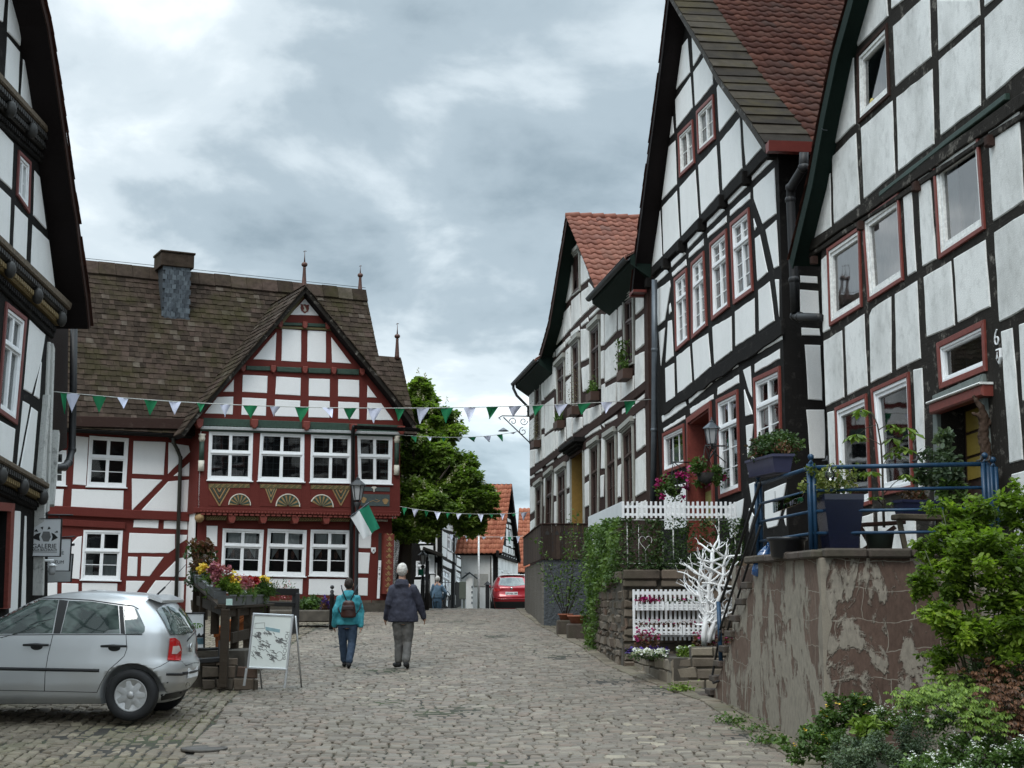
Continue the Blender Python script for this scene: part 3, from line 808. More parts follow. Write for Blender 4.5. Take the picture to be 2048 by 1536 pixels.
sl_=slab(FN,rt,prof_l,-9,WOV-.02,.15,mt_soffit_green,'roof_deck')
slab(FN,rt,prof_r,-9,WOV-.02,.15,mt_soffit_green,'roof_deck')
slab(FN,rt,under(prof_l,.03),WOV-.02,WOV,.20,mt_soffit_green,'bargeboard')
pantiles(FN,rt,prof_l,-9,WOV+.02,mt_tile_dark,'roof',side=-1);pantiles(FN,rt,prof_r,-9,WOV+.02,mt_tile_dark,'roof',side=1)
m=MB();p=FN.W(*FN.hit(1653,260,WOV),WOV+.01);a=Vector((0,0,0));u,v=FN.hit(1655,260,WOV)
m.tube([(u-.01,v,WOV),(u,v,WOV+.06),(u+.05,v+.005,WOV+.1)],.005,6);m.build('hook',mt_zinc,rt,FN.M)

# ------------------------------------------------------------------ MIDDLE RIGHT HOUSE
rt=root_at(FM,'half_timbered_house','steep gabled half-timbered house with four tall red-framed upper windows and a recessed red door')
Dq=lambda a,b,c_,d_:[D_(*a)[0],D_(*b)[0],c_,d_]
MQ={'a':[D_(470,1445)[0],D_(578,1350)[0],E_(600,590)[0],E_(485,692)[0]],
'b':[D_(645,1285)[0],D_(755,1180)[0],E_(785,440)[0],E_(650,560)[0]],
'c':[D_(838,1085)[0],D_(985,955)[0],E_(1012,245)[0],E_(855,372)[0]],
'd':[D_(1050,880)[0],D_(1215,740)[0],E_(1255,78)[0],E_(1080,205)[0]],
'e':P_(1512,764,1559,742,1563,925,1517,945),
'f':[E_(905,1260)[0],E_(1100,1165)[0],F_(1125,690)[0],F_(930,765)[0]],
'g':F_(350,170,550,75,562,440,355,520),
'h':[C_(510,1395)[0],C_(640,1265)[0],D_(660,210)[0],D_(522,345)[0]],
'i':C_(700,1165,852,1010,870,1395,715,1536)}
MQ={k:FM.hits(v)for k,v in MQ.items()}
door=FM.hits([E_(607,1468)[0],E_(826,1312)[0],F_(872,1290)[0],F_(622,1360)[0]])
WOM=.40
pl=FM.hits(P_(1262,585,1264,561,1279.5,436,1297,300,1314,172,1334,0),WOM);prr=FM.hits(P_(1350,0,1377,45,1408,96,1436,148,1481,211,1506,246,1533,287),WOM)
a0,a1=Vector(pl[-2]),Vector(pl[-1]);b0,b1_=Vector(prr[1]),Vector(prr[0]);da,db=(a1-a0),(b1_-b0)
den=da.x*db.y-da.y*db.x;kk_=((b1_-a1).x*db.y-(b1_-a1).y*db.x)/den;apex=a1+da*kk_
prof_l=[tuple(apex)]+pl[::-1];prof_r=[tuple(apex)]+prr
outer=[(apex.x,apex.y-.25)]+under(prof_l,.2)[1:-1]
e1=FM.hit(1296,575);outer=[p for p in outer if p[0]>e1[0]-.02 or p[1]>apex.y-.3]+[FM.hit(1303,548),FM.hit(1322,1000),(FM.hit(1322,1000)[0],-1),(FM.hit(1572,900)[0],-1),FM.hit(1572,900),FM.hit(1557,320)]
outer+=[p for p in under(prof_r,.2)[1:]if p[0]<outer[-1][0]-.03][::-1]
wall(FM,rt,outer,[grow(q,-.02)for q in MQ.values()]+[door],10,mt_tim_black)
bb=[(outer[-1][0]-.6,0),(outer[-1][0]-.6,e1[1]+.3),(apex.x,apex.y-1.2),(FM.hit(1322,1000)[0]+.4,e1[1]+.3),(FM.hit(1322,1000)[0]+.4,0)]
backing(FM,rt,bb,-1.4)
cc=lambda*a:C_(*a)
pm=[C_(590,400,615,740,480,910,540,470),C_(635,325,660,335,750,505,652,672),C_(775,565,840,650,850,860,672,1080,655,740),
C_(620,790,640,1100,480,1310,468,1020),C_(437,1200,450,1360,410,1405),C_(935,815,990,915,1060,1010,1115,1095,920,1345,895,900),
C_(1160,1170,1270,1310,1382,1475,1195,1690,1175,1475),C_(1125,1210,1150,1720,955,1945,930,1450),
D_(885,60,915,550,735,755,705,260),D_(670,310,705,800,535,980,515,485),D_(465,10,480,450,330,610,400,70),D_(480,525,510,1010,350,1170,335,690),
D_(310,730,330,1190,220,1320),D_(1255,345,1445,145,1480,190,1255,410),D_(1005,605,1170,445,1195,480,1015,655),D_(795,840,945,685,970,720,795,890),
D_(595,1055,725,905,750,945,600,1105),D_(425,1250,545,1130,570,1165,430,1300),D_(245,1440,370,1320,395,1355,250,1490),
D_(1480,290,1500,750,1365,855,1275,600,1270,490),D_(1395,920,1500,825,1525,1285,1480,1310,1450,1170),D_(1230,540,1230,600,1030,775,1030,725),
D_(990,780,990,840,800,1000,800,960),D_(755,1015,755,1075,605,1205,610,1160),D_(575,1225,580,1280,440,1395,435,1360),D_(1270,810,1295,890,1280,920),
D_(1285,1010,1330,975,1410,1350,1310,1440),E_(410,10,415,70,360,405,292,462,278,105),E_(405,260,415,240,425,320,405,345),E_(300,535,360,490,340,700,320,870),
E_(395,425,430,415,447,775,372,840),E_(365,905,452,855,460,1190,375,1265),E_(482,785,612,685,635,1045,495,1165),E_(645,650,800,550,830,885,668,1025),
E_(850,485,1040,375,1045,720,870,860),E_(1080,325,1275,190,1280,550,1085,675),E_(1320,105,1430,20,1480,415,1330,520),E_(1490,0,1525,0,1530,380),
E_(1275,665,1560,515,1560,605,1275,765),E_(1155,745,1220,705,1222,780,1160,830),E_(880,955,1100,795,1110,880,880,1025),E_(605,1190,835,1000,843,1055,612,1260),
E_(330,1395,565,1225,578,1285,335,1455),E_(1285,865,1535,710,1535,800,1285,945),E_(905,1105,1115,975,1118,1050,900,1175),E_(620,1320,855,1175,855,1215,625,1370),
E_(345,1525,565,1390,565,1420,350,1550),E_(1165,925,1235,885,1250,1190,1225,1140),E_(1175,1130,1250,1340,1255,1370,1190,1390),
F_(1192,62,1262,45,1250,180,1210,375),F_(1250,380,1278,390,1278,540,1215,550),F_(1225,660,1280,640,1285,900,1262,900),F_(985,890,1165,810,1150,960,1105,1165,1035,1210),
F_(1385,740,1600,650,1540,980,1510,1080,1415,1105,1390,1000),F_(1225,910,1270,980,1225,1140),F_(1580,980,1600,920,1600,1070),F_(350,700,570,650,580,1100,360,1120)]
panels(FM,rt,pm,mt_plaster)
cw2={'f':[(.05,.3,.03,.5),(.62,.95,.03,.5)],'a':[(.05,.3,.03,.97),(.62,.95,.03,.97)],'d':[(.05,.95,.03,.55),(.3,.95,.55,.97)],'c':[(.5,.95,.03,.97)],'b':[(.6,.95,.03,.97)],'h':[(.5,.95,.03,.97)],'i':[(.05,.95,.03,.97)],'g':[(.1,.9,.03,.6)]}
for k,q in MQ.items():
    kw=dict(casing=mt_red,cw=.075,cd_=.035,sill=False,fw=.04,curtain=(mt_curtain,cw2[k])if k in cw2 else None)
    if k in 'abcd':window(FM,rt,q,2,.68,(2,3),1,**kw)
    elif k in 'ef':window(FM,rt,q,2,.71,(1,3),1,**kw)
    elif k=='g':window(FM,rt,q,1,None,(1,1),3,**kw)
    else:window(FM,rt,q,2,None,(2,2),1,mt_whiteold,**kw)
m=MB();ring(m,door,grow(door,.10,.12,0),0,.045);m.build('door_frame',mt_red,rt,FM.M)
m=MB()
for a in((0.0,.0),):wrect(m,door,.0,.012,0,1,-.32,.0);wrect(m,door,.988,1,0,1,-.32,0);wrect(m,door,.012,.988,.988,1,-.32,0)
m.build('door_reveal',mt_red,rt,FM.M)
m=MB();wrect(m,door,.0,1,.0,1,-.38,-.30);d1=m.build('door',mt_red,rt,FM.M)
m=MB();wrect(m,door,.08,.9,.6,.97,-.30,-.29);m.build('door_pane',mt_glass,d1,FM.M)
m=MB();wrect(m,door,.06,.9,.2,.46,-.30,-.285,.01);wrect(m,door,.14,.82,.24,.42,-.29,-.275,.01);m.build('door_panel',simple('paint_olive',(.22,.21,.07),.5),d1,FM.M)
m=MB();wrect(m,door,.0,1.0,.52,.55,-.3,-.12,.02);m.build('door_shelf',mt_red,rt,FM.M)
m=MB() # storey beams stand proud, with joist ends below the gable beam
beam(m,FM,D_(215,1350)[0],D_(1420,90)[0],.20,0,.07);beam(m,FM,E_(335,1330)[0],E_(1550,480)[0],.24,0,.045,wob=.03)
m.build('storey_beam',mt_tim_black,rt,FM.M)
for p in D_(1490,130,1225,400,985,640,765,880,560,1100,400,1275,225,1470):
    m=MB();u,v=FM.hit(*p);m.prism([(u-.1,v-.1),(u+.08,v-.1),(u+.1,v+.12),(u-.1,v+.12)],0,.16,.02);m.build('joist_end',mt_tim_black,rt,FM.M)
# side wall in the gap
un=FM.hit(1572,900)[0];FS=Frame(FM.W(un,0,0),-FM.n,(0,0,1))
sp=[D_(1735,1390,1915,1400,1920,1475,1740,1465),E_(1735,100,1925,115,1935,360,1740,345),E_(1750,490,1935,500,1945,575,1755,570),E_(1785,665,1945,670,1965,1235,1820,1225),
E_(1800,1330,1985,1330,1995,1830,1840,1830)]
m=MB();vbox(m,FS,.0,7,-1,FM.hit(1557,320)[1],-.02,.012,0);m.build('side_frame',mt_tim_black,rt,FS.M)
m=MB()
for p in sp:m.prism(wobble(FS.hits(p),.25,.008),0,.03,.01)
m.build('side_infill',mt_plaster,rt,FS.M)
slab(FM,rt,prof_l,-10,WOM-.02,.13,mt_soffit_black,'roof_deck');slab(FM,rt,prof_r,-10,WOM-.02,.13,mt_soffit_black,'roof_deck')
slab(FM,rt,under(prof_l,.02),WOM-.02,WOM,.16,mt_soffit_black,'bargeboard');slab(FM,rt,under(prof_r,.02),WOM-.02,WOM+.005,.13,timber('bargeboard_worn',(.05,.045,.04),(.45,.44,.42),.9),'bargeboard')
slates(FM,rt,prof_l,-10,WOM+.03,mt_tile_dark,'roof',side=-1)
mt_slab=rndmat('sandstone_slates',[(0,(.028,.023,.019)),(.5,(.042,.035,.028)),(1,(.06,.05,.038))],.95,5,.45,.6,(.06,.047,.017),.55,.05)
slates(FM,rt,prof_r,WOM-.80,WOM+.03,mt_slab,'verge_slates',th=.42,wmin=.9,wmax=1.0,t_=.03,side=1)
pantiles(FM,rt,prof_r,-10,WOM-.78,mt_tile_dark,'roof',tw=.24,th=.33,side=1)
pv=Vector(prof_r[0]).lerp(Vector(prof_r[4]),.5)
ge=Vector(prof_r[-1]);m=MB();m.prism([(ge.x+.0,ge.y-.02),(ge.x+.02,ge.y-.17),(ge.x+.17,ge.y-.17),(ge.x+.2,ge.y-.01)],-10,WOM+.02,0,True);m.build('gutter',simple('gutter_red',(.13,.022,.016),.5),rt,FM.M)
gl=Vector(prof_l[-1]);m=MB();m.prism([(gl.x-.12,gl.y),(gl.x-.1,gl.y-.1),(gl.x+.02,gl.y-.1),(gl.x+.05,gl.y)],-10,WOM+.02,0,True);m.prism([(gl.x-.05,gl.y-.06),(gl.x+.36,gl.y-.06),(gl.x+.36,gl.y),(gl.x-.05,gl.y)],WOM-.3,WOM+.015,0,True);m.build('gutter',MATS['gutter_red'],rt,FM.M)
# black downpipe at the corner, with its horizontal branch
def pipe(F,root,pxs,w,r,mat,name='downpipe'):
    m=MB();pp=[]
    for x,y,*ww in pxs:
        wv=ww[0]if ww else w;u,v=F.hit(x,y,wv);pp.append((u,v,wv))
    m.tube(pp,r,10)
    for q in pp[1:-1]:m.ball(q,r*1.18,10,6)
    return m.build(name,mat,root,F.M)
pipe(FM,rt,[(1608,305),(1607,335),(1582,375),(1581,400),(1588,560),(1590,625)],.0,.075,mt_black)
pipe(FM,rt,[(1590,560),(1590,632),(1600,634),(1640,636)],-.02,.07,mt_black)
# grey downpipe between the third and the middle house
pipe(FM,rt,[(1309,560),(1309,700),(1308,860),(1306,1003)],.13,.065,mt_zinc)
# wall lantern by the door
rl=FM.W(*FM.hit(1424,888,.35),.35)
def lantern(root,c,s,mat,name='lantern_head',glass=None,seg=6):
    m=MB();m.lathe([(.03*s,-.02*s),(.10*s,0),(.012*s,.001)],c,seg,smooth=False)
    for k in range(seg):
        an=2*math.pi*k/seg;m.bar(Vector(c)+Vector((math.cos(an)*.10*s,math.sin(an)*.10*s,0)),Vector(c)+Vector((math.cos(an)*.17*s,math.sin(an)*.17*s,.36*s)),.016*s,.016*s)
    m.lathe([(.21*s,.355*s),(.20*s,.375*s),(.10*s,.46*s),(.05*s,.50*s),(.055*s,.53*s),(.02*s,.55*s),(.012*s,.60*s),(.02*s,.615*s),(.001,.63*s)],c,seg*2 if seg>6 else seg,smooth=False)
    o_=m.build(name,mat,root)
    g=MB();g.lathe([(.085*s,.01*s),(.15*s,.352*s)],c,seg,smooth=False);g.build('lamp_glass',glass or glass_milk,o_);return o_
glass_milk=simple('lamp_glass_milky',(.35,.36,.37),.25,var=.1,sc=3,spec=.6)
wl=thing('wall_lantern','old black wall lantern beside the red door of the middle house','lantern',tuple(rl))
lantern(wl,rl-Vector((0,0,0)),.78,mt_zinc)
wq=FM.W(*FM.hit(1432,898,0),0);m=MB();m.tube([wq,wq+FM.n*.16+Vector((0,0,-.22)),rl+Vector((0,0,-.02))],.016,8);m.tube([rl-Vector((0,0,.10)),rl],.02,8);m.build('bracket',mt_black,wl)
# ------------------------------------------------------------------ THIRD RIGHT HOUSE (brown timbers, rough render)
rt=root_at(FT,'half_timbered_house','brown half-timbered house with orange dormer roof, brown windows and flower boxes on its sills')
TQ={'u1':B_(245,395,295,335,300,890,240,930),'u2':B_(465,185,540,110,540,540,475,560),'u3':[A_(625,1400)[0],A_(690,1335)[0],B_(700,540)[0],B_(640,570)[0]],
'u4':[A_(812,1245)[0],A_(900,1160)[0],B_(905,370)[0],B_(815,430)[0]],'u5':[A_(1155,940)[0],A_(1245,880)[0],B_(1250,110)[0],B_(1170,160)[0]],
'd':A_(625,500,693,435,700,800,630,855),'g1':[B_(252,1420)[0],B_(310,1375)[0],(1083,1062),(1073,1066)],'g2':[B_(357,1318)[0],B_(425,1262)[0],(1104,1060),(1091,1064)],
'g3':[B_(474,1280)[0],B_(555,1220)[0],(1133,1055),(1117,1062)],'g4':[B_(812,1020)[0],B_(893,962)[0],(1197,1035),(1183,1046)],
'g5':[B_(975,930)[0],B_(1065,870)[0],(1234,1016),(1216,1030)],'g6':[B_(1142,862)[0],B_(1240,775)[0],(1269,1000),(1250,1014)]}
TQ={k:FT.hits(v)for k,v in TQ.items()}
door=FT.hits([B_(610,1070)[0],B_(735,985)[0],(1169,1066),(1144,1074)])
WOT=.42
pl=FT.hits(P_(1079,712,1098,645,1133,433),WOT);pr=FT.hits(P_(1133,433,1193,580),WOT)
apex=Vector(pl[-1]);prof_l=[tuple(apex),pl[1],pl[0]];prof_r=[tuple(apex),pr[1],(pr[1][0]+(pr[1][0]-apex.x)*.02,pr[1][1]-(apex.y-pr[1][1])*.02)]
uR=FT.hit(1306,800)[0];uL0=FT.hit(1060,1188)[0]
eL=FT.hits(P_(1030,768,1083,712),.52);eR=FT.hits(P_(1187,600,1279,486),.52)
veL=(eL[0][1]+eL[1][1])/2;veR=(eR[0][1]+eR[1][1])/2;print('eaves',veL,veR,apex)
ve=(veL+veR)/2
up_=under(prof_l,.14),under(prof_r[:2],.14)
ul_=[p for p in up_[0][1:]if p[1]>ve];ur_=[p for p in up_[1][1:]if p[1]>ve]
outer=[(apex.x,apex.y-.2)]+ul_+[(ul_[-1][0]-.1 if ul_ else apex.x-1,ve),(uL0,ve),(uL0,-1),(uR,-1),(uR,ve),(ur_[-1][0]+.1 if ur_ else apex.x+1,ve)]+ur_[::-1]
wall(FT,rt,outer,[grow(q,-.02)for q in TQ.values()]+[door],8,mt_tim_brown)
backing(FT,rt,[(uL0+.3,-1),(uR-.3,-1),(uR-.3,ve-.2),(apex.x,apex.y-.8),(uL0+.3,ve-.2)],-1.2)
tp=[A_(635,300,665,350,640,400,612,430),A_(600,520,615,505,622,860,600,900,545,970,540,740),A_(712,470,780,640,795,700,714,770),A_(530,815,538,960,475,1030),
A_(790,745,830,800,905,900,900,930,800,1010),A_(716,840,785,790,790,1020,718,1095),A_(615,930,700,850,708,1100,612,1210),A_(600,980,605,1215,550,1280,530,1065),
A_(525,1050,540,1290,450,1390,430,1300,440,1120),A_(425,1300,440,1390,400,1435),A_(800,1080,905,980,910,1010,800,1110),A_(715,1160,780,1100,785,1140,715,1195),
A_(610,1255,690,1190,695,1230,612,1300),A_(555,1330,600,1290,600,1330,555,1385),A_(455,1430,540,1350,545,1400,455,1500),A_(415,1475,440,1455,440,1500,418,1510),
A_(960,1075,1080,990,1075,1240,962,1370),A_(920,1070,945,1070,950,1380,920,1390),A_(1095,930,1130,915,1125,1220,1095,1235),A_(1275,885,1385,885,1380,975,1275,1070),
A_(1275,1130,1380,1050,1378,1360,1275,1440),A_(712,1225,788,1215,795,1515,715,1555),A_(557,1440,600,1400,603,1680,555,1710),A_(960,1440,1085,1320,1080,1690,960,1765),
A_(920,1450,948,1440,945,1720,920,1730),A_(1102,1320,1125,1300,1130,1450,1105,1460),B_(1270,60,1360,20,1360,350,1270,430),B_(720,190,795,150,795,400,735,430),
B_(557,330,605,275,605,560,560,540),B_(335,230,425,160,440,400,340,490),B_(305,260,330,250,330,510,310,520),B_(430,140,450,135,455,400,435,400),
B_(180,400,225,375,235,640,185,680),B_(345,555,430,490,440,790,345,860),B_(308,580,335,570,335,800,308,815),B_(185,730,235,690,235,900,190,930),
B_(1130,320,1255,265,1250,430,1130,510),B_(1085,330,1118,320,1118,520,1090,530),B_(965,385,1075,330,1070,570,965,620),B_(925,360,955,345,955,620,925,650),
B_(805,600,910,560,915,670,805,750),B_(736,620,795,600,795,750,740,780),B_(630,700,725,690,725,795,635,860),B_(565,700,620,690,622,880,570,915),
B_(475,840,550,790,555,930,475,1000),B_(445,840,467,830,467,1010,445,1020),B_(340,890,435,830,440,1030,342,1110),B_(310,870,333,865,335,1110,312,1130),
B_(240,1010,300,970,302,1130,240,1170),B_(190,1030,232,1020,232,1190,190,1215),B_(1275,520,1365,450,1360,500,1275,560),B_(1140,605,1260,565,1258,600,1135,660),
B_(960,740,1080,665,1080,710,962,760),B_(925,760,955,745,950,790),B_(755,865,910,765,915,810,760,900),B_(470,1075,560,1025,560,1060,475,1110),B_(355,1150,430,1105,430,1145,358,1190),
B_(245,1225,315,1195,315,1235,245,1265),B_(190,1290,232,1265,232,1300,190,1325),B_(1135,735,1265,670,1265,700,1140,770),B_(965,860,1070,795,1070,820,968,870),
B_(805,935,910,885,912,915,805,960),B_(1280,620,1365,590,1375,970,1285,1040),B_(1275,1120,1375,1050,1375,1440,1275,1500),B_(1095,770,1115,760,1115,1100,1095,1115),
B_(1092,1190,1120,1170,1115,1500,1092,1510),B_(925,890,955,860,950,1210,920,1215),B_(915,1290,945,1280,940,1500,915,1510),B_(750,960,790,935,795,1270,755,1300),
B_(752,1370,790,1345,792,1590,755,1610),B_(570,1110,600,1090,600,1400,570,1420),B_(570,1480,600,1460,600,1760,570,1780),B_(445,1230,465,1210,455,1490,435,1490),
B_(440,1560,460,1550,458,1800,437,1810),B_(332,1320,350,1290,345,1590,332,1600),B_(190,1390,240,1360,245,1640,195,1680),B_(192,1760,245,1720,240,1810,192,1860),
C(1020,960,8.533,1385,800,1515,750,1535,1180,1395,1225),C(1020,960,8.533,1545,850,1600,850,1590,1000,1550,1120),B_(1280,1580,1375,1540,1375,1700,1280,1740)]
panels(FT,rt,tp,mt_plaster_rough,.03,ch=.02)
mt_case=simple('paint_putty',(.30,.30,.27),.6,var=.2,sc=10)
for k,q in TQ.items():
    cur={'u1':[(.1,.9,.05,.95)],'u2':[(.5,.95,.05,.95)],'u3':[(.5,.95,.05,.95)],'g2':[(.4,.9,.05,.95)],'g4':[(.4,.95,.05,.95)],'g6':[(.55,.95,.05,.95)]}.get(k)
    window(FT,rt,q,2,.66 if k!='d' else None,(1,2)if k!='d' else(3,3),1,mt_brown,fw=.06,casing=mt_case,cw=.08,cd_=.05,cap=.12,curtain=(mt_curtain,cur)if cur else None,rec=.04)
m=MB();ring(m,door,grow(door,.10,.10,0),0,.05);m.build('door_frame',mt_case,rt,FT.M)
mt_och=simple('paint_ochre',(.26,.155,.035),.6,var=.15)
m=MB();wrect(m,door,.0,.015,0,1,-.34,.0);wrect(m,door,.985,1,0,1,-.34,0);wrect(m,door,.015,.985,.985,1,-.34,0);m.build('door_reveal',mt_och,rt,FT.M)
m=MB();wrect(m,door,0,1,0,1,-.39,-.34);d1=m.build('door',mt_brown,rt,FT.M)
m=MB();wrect(m,door,.06,.9,.7,.97,-.34,-.33);m.build('door_pane',mt_glass,d1,FT.M)
m=MB();q=grow(door,.3,.1,0);wrect(m,q,0,1,1.0,1.05,0,.35,.02);wrect(m,q,.06,.94,.965,1.0,0,.25,.02);wrect(m,q,.12,.88,.94,.965,0,.15,.02);m.build('door_canopy',mt_tim_black,rt,FT.M)
m=MB()
for a,b in(((1060.5,946),(1296,766)),((1060.5,968),(1296,800))):beam(m,FT,a,b,.22,0,.05)
m.build('storey_beam',mt_tim_brown,rt,FT.M)
m=MB();u=FT.hit(1298,800)[0];vbox(m,FT,u-.18,u+.18,-1,ve,0,.05);m.build('corner_post',mt_tim_brown,rt,FT.M)
# dormer roof, eaves
slab(FT,rt,prof_l,-6,WOT-.02,.12,mt_soffit_green,'roof_deck');slab(FT,rt,prof_r,-6,WOT-.06,.10,mt_soffit_green,'roof_deck')
slab(FT,rt,under(prof_l,.01),WOT-.02,WOT,.18,mt_tim_brown,'bargeboard')
pantiles(FT,rt,prof_l,-6,WOT+.03,mt_tile_orange,'dormer_roof',side=-1);pantiles(FT,rt,prof_r,-6,WOT+.03,mt_tile_orange,'dormer_roof',tw=.30,th=.36,amp=.05,side=1)
m=MB();
for i in range(18):m.tube([(apex.x,apex.y+.02,WOT+.03-i*.36),(apex.x,apex.y+.035,WOT-.38-i*.36)],[.09,.115],10)
m.build('ridge_tiles',mt_tile_orange,rt,FT.M)
def eave(F,root,u0,u1,v,ww,name='eave_board',mat=None,drop=.45,back=3.6,pitch=1.0,roofmat=None):
    m=MB();sec=[(0,v-drop),(ww-.02,v-.12),(ww,v+.03),(-.3,v+.03+.3+ww)]
    vs=[(u,b,a)for u in(u0,u1)for a,b in sec];m.add(vs,[(0,1,2,3),(7,6,5,4),(0,4,5,1),(1,5,6,2),(2,6,7,3),(3,7,4,0)])
    m.build(name,mat or mt_soffit_green,root,F.M)
    gutter(F,root,(u0-.05,v+.02),(u1+.05,v+.02),ww+.07,.08,simple('zinc_dark',(.045,.052,.055),.5,.5,.3,6))
    S=Frame(F.W(0,0,0),F.n) # roof section plane: u axis = outwards
    S.M=Matrix((F.n,F.v,-F.d)).transposed().to_4x4();S.M.translation=F.o;S.d=F.n;S.v=F.v;S.n=-F.d
    pf=[(-back,v+.05+(ww+back)*pitch),(ww+.03,v+.05)]
    pantiles(S,root,pf,-u1,-u0,roofmat or mt_tile_orange,'roof',side=-1)if roofmat!='none' else None
eave(FT,rt,uL0-.2,prof_l[-1][0]+.2,veL,.50,pitch=.72);eave(FT,rt,prof_r[1][0]-.25,uR,veR,.50,pitch=.72)
# downpipe at the far end of the third house
u,v=FT.hit(1031,775,.6);m=MB();m.tube([(uL0-.15,veL,.57),(uL0-.15,veL-.15,.57),(uL0-.1,veL-.42,.45),(uL0+.05,veL-.85,.06),(uL0+.05,veL-1.2,.05)],.05,8);m.build('downpipe',MATS['zinc_dark'],rt,FT.M)

# ------------------------------------------------------------------ RED HOUSE (main gable front + annex)
rt=root_at(FR,'red_timbered_house','white house with oxblood red timbers, painted carved gable and big mossy stone roof')
RQ={'v1':J_(170,1345,562,1358,550,1789,155,1779),'v2':J_(628,1355,1018,1370,1015,1797,603,1787),'v3':J_(1078,1372,1440,1385,1430,1805,1068,1799),'v4':J_(1488,1385,1803,1395,1795,1817,1500,1809),
'g1':K_(292,787,658,800,637,1206,275,1196),'g2':K_(693,790,1040,803,1025,1216,668,1206),'g3':K_(1075,797,1422,805,1412,1214,1060,1206)}
RQ={k:FR.hits([(x,y-10/4.452 if False else y)for x,y in v])for k,v in RQ.items()}
# J rows below 1425 run on into K rows (offset 1425 = 320 px)
FRg=Frame(FR.o-FR.n*.28,FR.d) # ground floor stands back under the jetty
GQ={k:FRg.hits(v)for k,v in{'g1':K_(292,787,658,800,637,1206,275,1196),'g2':K_(693,790,1040,803,1025,1216,668,1206),'g3':K_(1075,797,1422,805,1412,1214,1060,1206)}.items()}
up_out=FR.hits([(401,850),(392,1026),(800,1032),(800,868)])
wall(FR,rt,up_out,[grow(RQ[k],-.02)for k in('v1','v2','v3','v4')],5,mt_tim_red)
gf_out=FRg.hits([(398,1024),(384,1235),(783,1240),(784,1030)])
wall(FRg,rt,gf_out,[grow(q,-.02)for q in GQ.values()],5,mt_tim_red,'timber_frame')
gab=J_(1025,100,800,395,60,1215,60,1240,1900,1300,1890,1250,1255,395)
wall(FR,rt,FR.hits(gab),[],4.5,mt_tim_red,'timber_frame')
backing(FR,rt,FR.hits([(405,860),(398,1230),(790,1230),(795,870)]),-1.4)
rp=[J_(1025,168,1145,315,895,308),J_(767,470,757,713,568,703),J_(822,437,988,450,984,727,817,717),J_(1050,453,1208,460,1206,733,1046,722),J_(1260,515,1430,742,1268,732),
J_(388,890,385,993,300,993),J_(473,848,688,858,683,1005,468,993),J_(770,863,984,875,980,1027,762,1015),J_(1062,880,1242,886,1240,1040,1060,1030),J_(1323,887,1503,895,1503,1042,1322,1033),
J_(1583,943,1657,1045,1580,1042),J_(245,1045,382,1042,377,1195,137,1185),J_(467,1050,678,1060,673,1207,460,1198),J_(760,1066,980,1077,975,1217,758,1210),J_(1062,1076,1242,1083,1240,1225,1058,1220),
J_(1323,1086,1503,1095,1503,1238,1322,1232),J_(1583,1096,1702,1100,1807,1247,1577,1243)]
panels(FR,rt,rp,mt_plaster_clean,.012,amp=.004)
gp=[K_(152,767,243,768,238,943,147,938),K_(140,990,230,992,220,1130,135,1130),K_(1487,835,1612,840,1607,962,1487,958),K_(1487,1003,1600,1008,1587,1187,1484,1183),K_(1482,1230,1582,1233,1578,1385,1478,1380),
K_(680,1237,1003,1238,997,1370,678,1370),K_(1063,1240,1400,1243,1398,1385,1057,1375),K_(290,1232,605,1238,600,1370,285,1360),K_(130,1180,215,1180,210,1340,125,1335)]
panels(FRg,rt,gp,mt_plaster_clean,.012,amp=.004)
kc=dict(fw=.065,sw=.045,mun=.02,rec=.04)
for k in('v1','v2','v3','v4'):window(FR,rt,RQ[k],2,.565,(1,1),1,mt_white,lattice=(6,8),**kc)
mt_drape=simple('curtain_patterned',(.28,.12,.08),.9,var=.6,sc=26)
for k,q in GQ.items():
    o_=window(FRg,rt,q,2,.63,(1,2),1,mt_white,curtain=(mt_curtain,[(.16,.46,.67,.93),(.54,.84,.67,.93),(.16,.36,.36,.62,.16,.17),(.64,.84,.36,.62,.83,.84)]),**kc)
    m=MB()
    for cx in(.30,.70):m.lathe([(.001,-.14),(.05,-.1),(.06,0),(.04,.09),(.001,.13)],(*blerp(q,cx,.47),-.14),8,sy=1,sx=1,M=Matrix(((1,0,0),(0,0,1),(0,1,0))))
    m.build('drape',mt_drape,o_,FRg.M)
# carved and painted work
mt_olive=simple('paint_olive_carved',(.10,.085,.035),.6,var=.25,sc=12);mt_tan=simple('paint_tan_carved',(.27,.17,.075),.6,var=.2,sc=12)
mt_dgreen=simple('paint_green_carved',(.028,.055,.040),.6,var=.25,sc=12);mt_cream=simple('paint_cream',(.55,.52,.44),.6,var=.15,sc=20);mt_slateg=simple('paint_slate',(.055,.07,.068),.6,var=.2,sc=12)
def clipbars(m,q,lines,wd,w0,w1):
    W_,H_2=qsize(q)
    for(s0,t0,s1,t1)in lines:
        a,b=Vector(blerp(q,s0,t0)),Vector(blerp(q,s1,t1));t=(b-a).normalized();nn=Vector((-t.y,t.x))*wd/2
        m.prism([tuple(a-nn),tuple(b-nn),tuple(b+nn),tuple(a+nn)],w0,w1,.004)
cp=[K_(165,430,530,430,528,592,165,585),K_(622,432,990,438,988,598,620,590),K_(1075,440,1425,446,1425,600,1073,596)]
fans=[[(440,580,105,-1.1,.86)],[(600,586,92,.24,1.1),(870,592,118,-1.1,1.1)],[(1170,596,118,-.8,1.1)]]
cpan=[thing_ for thing_ in()]
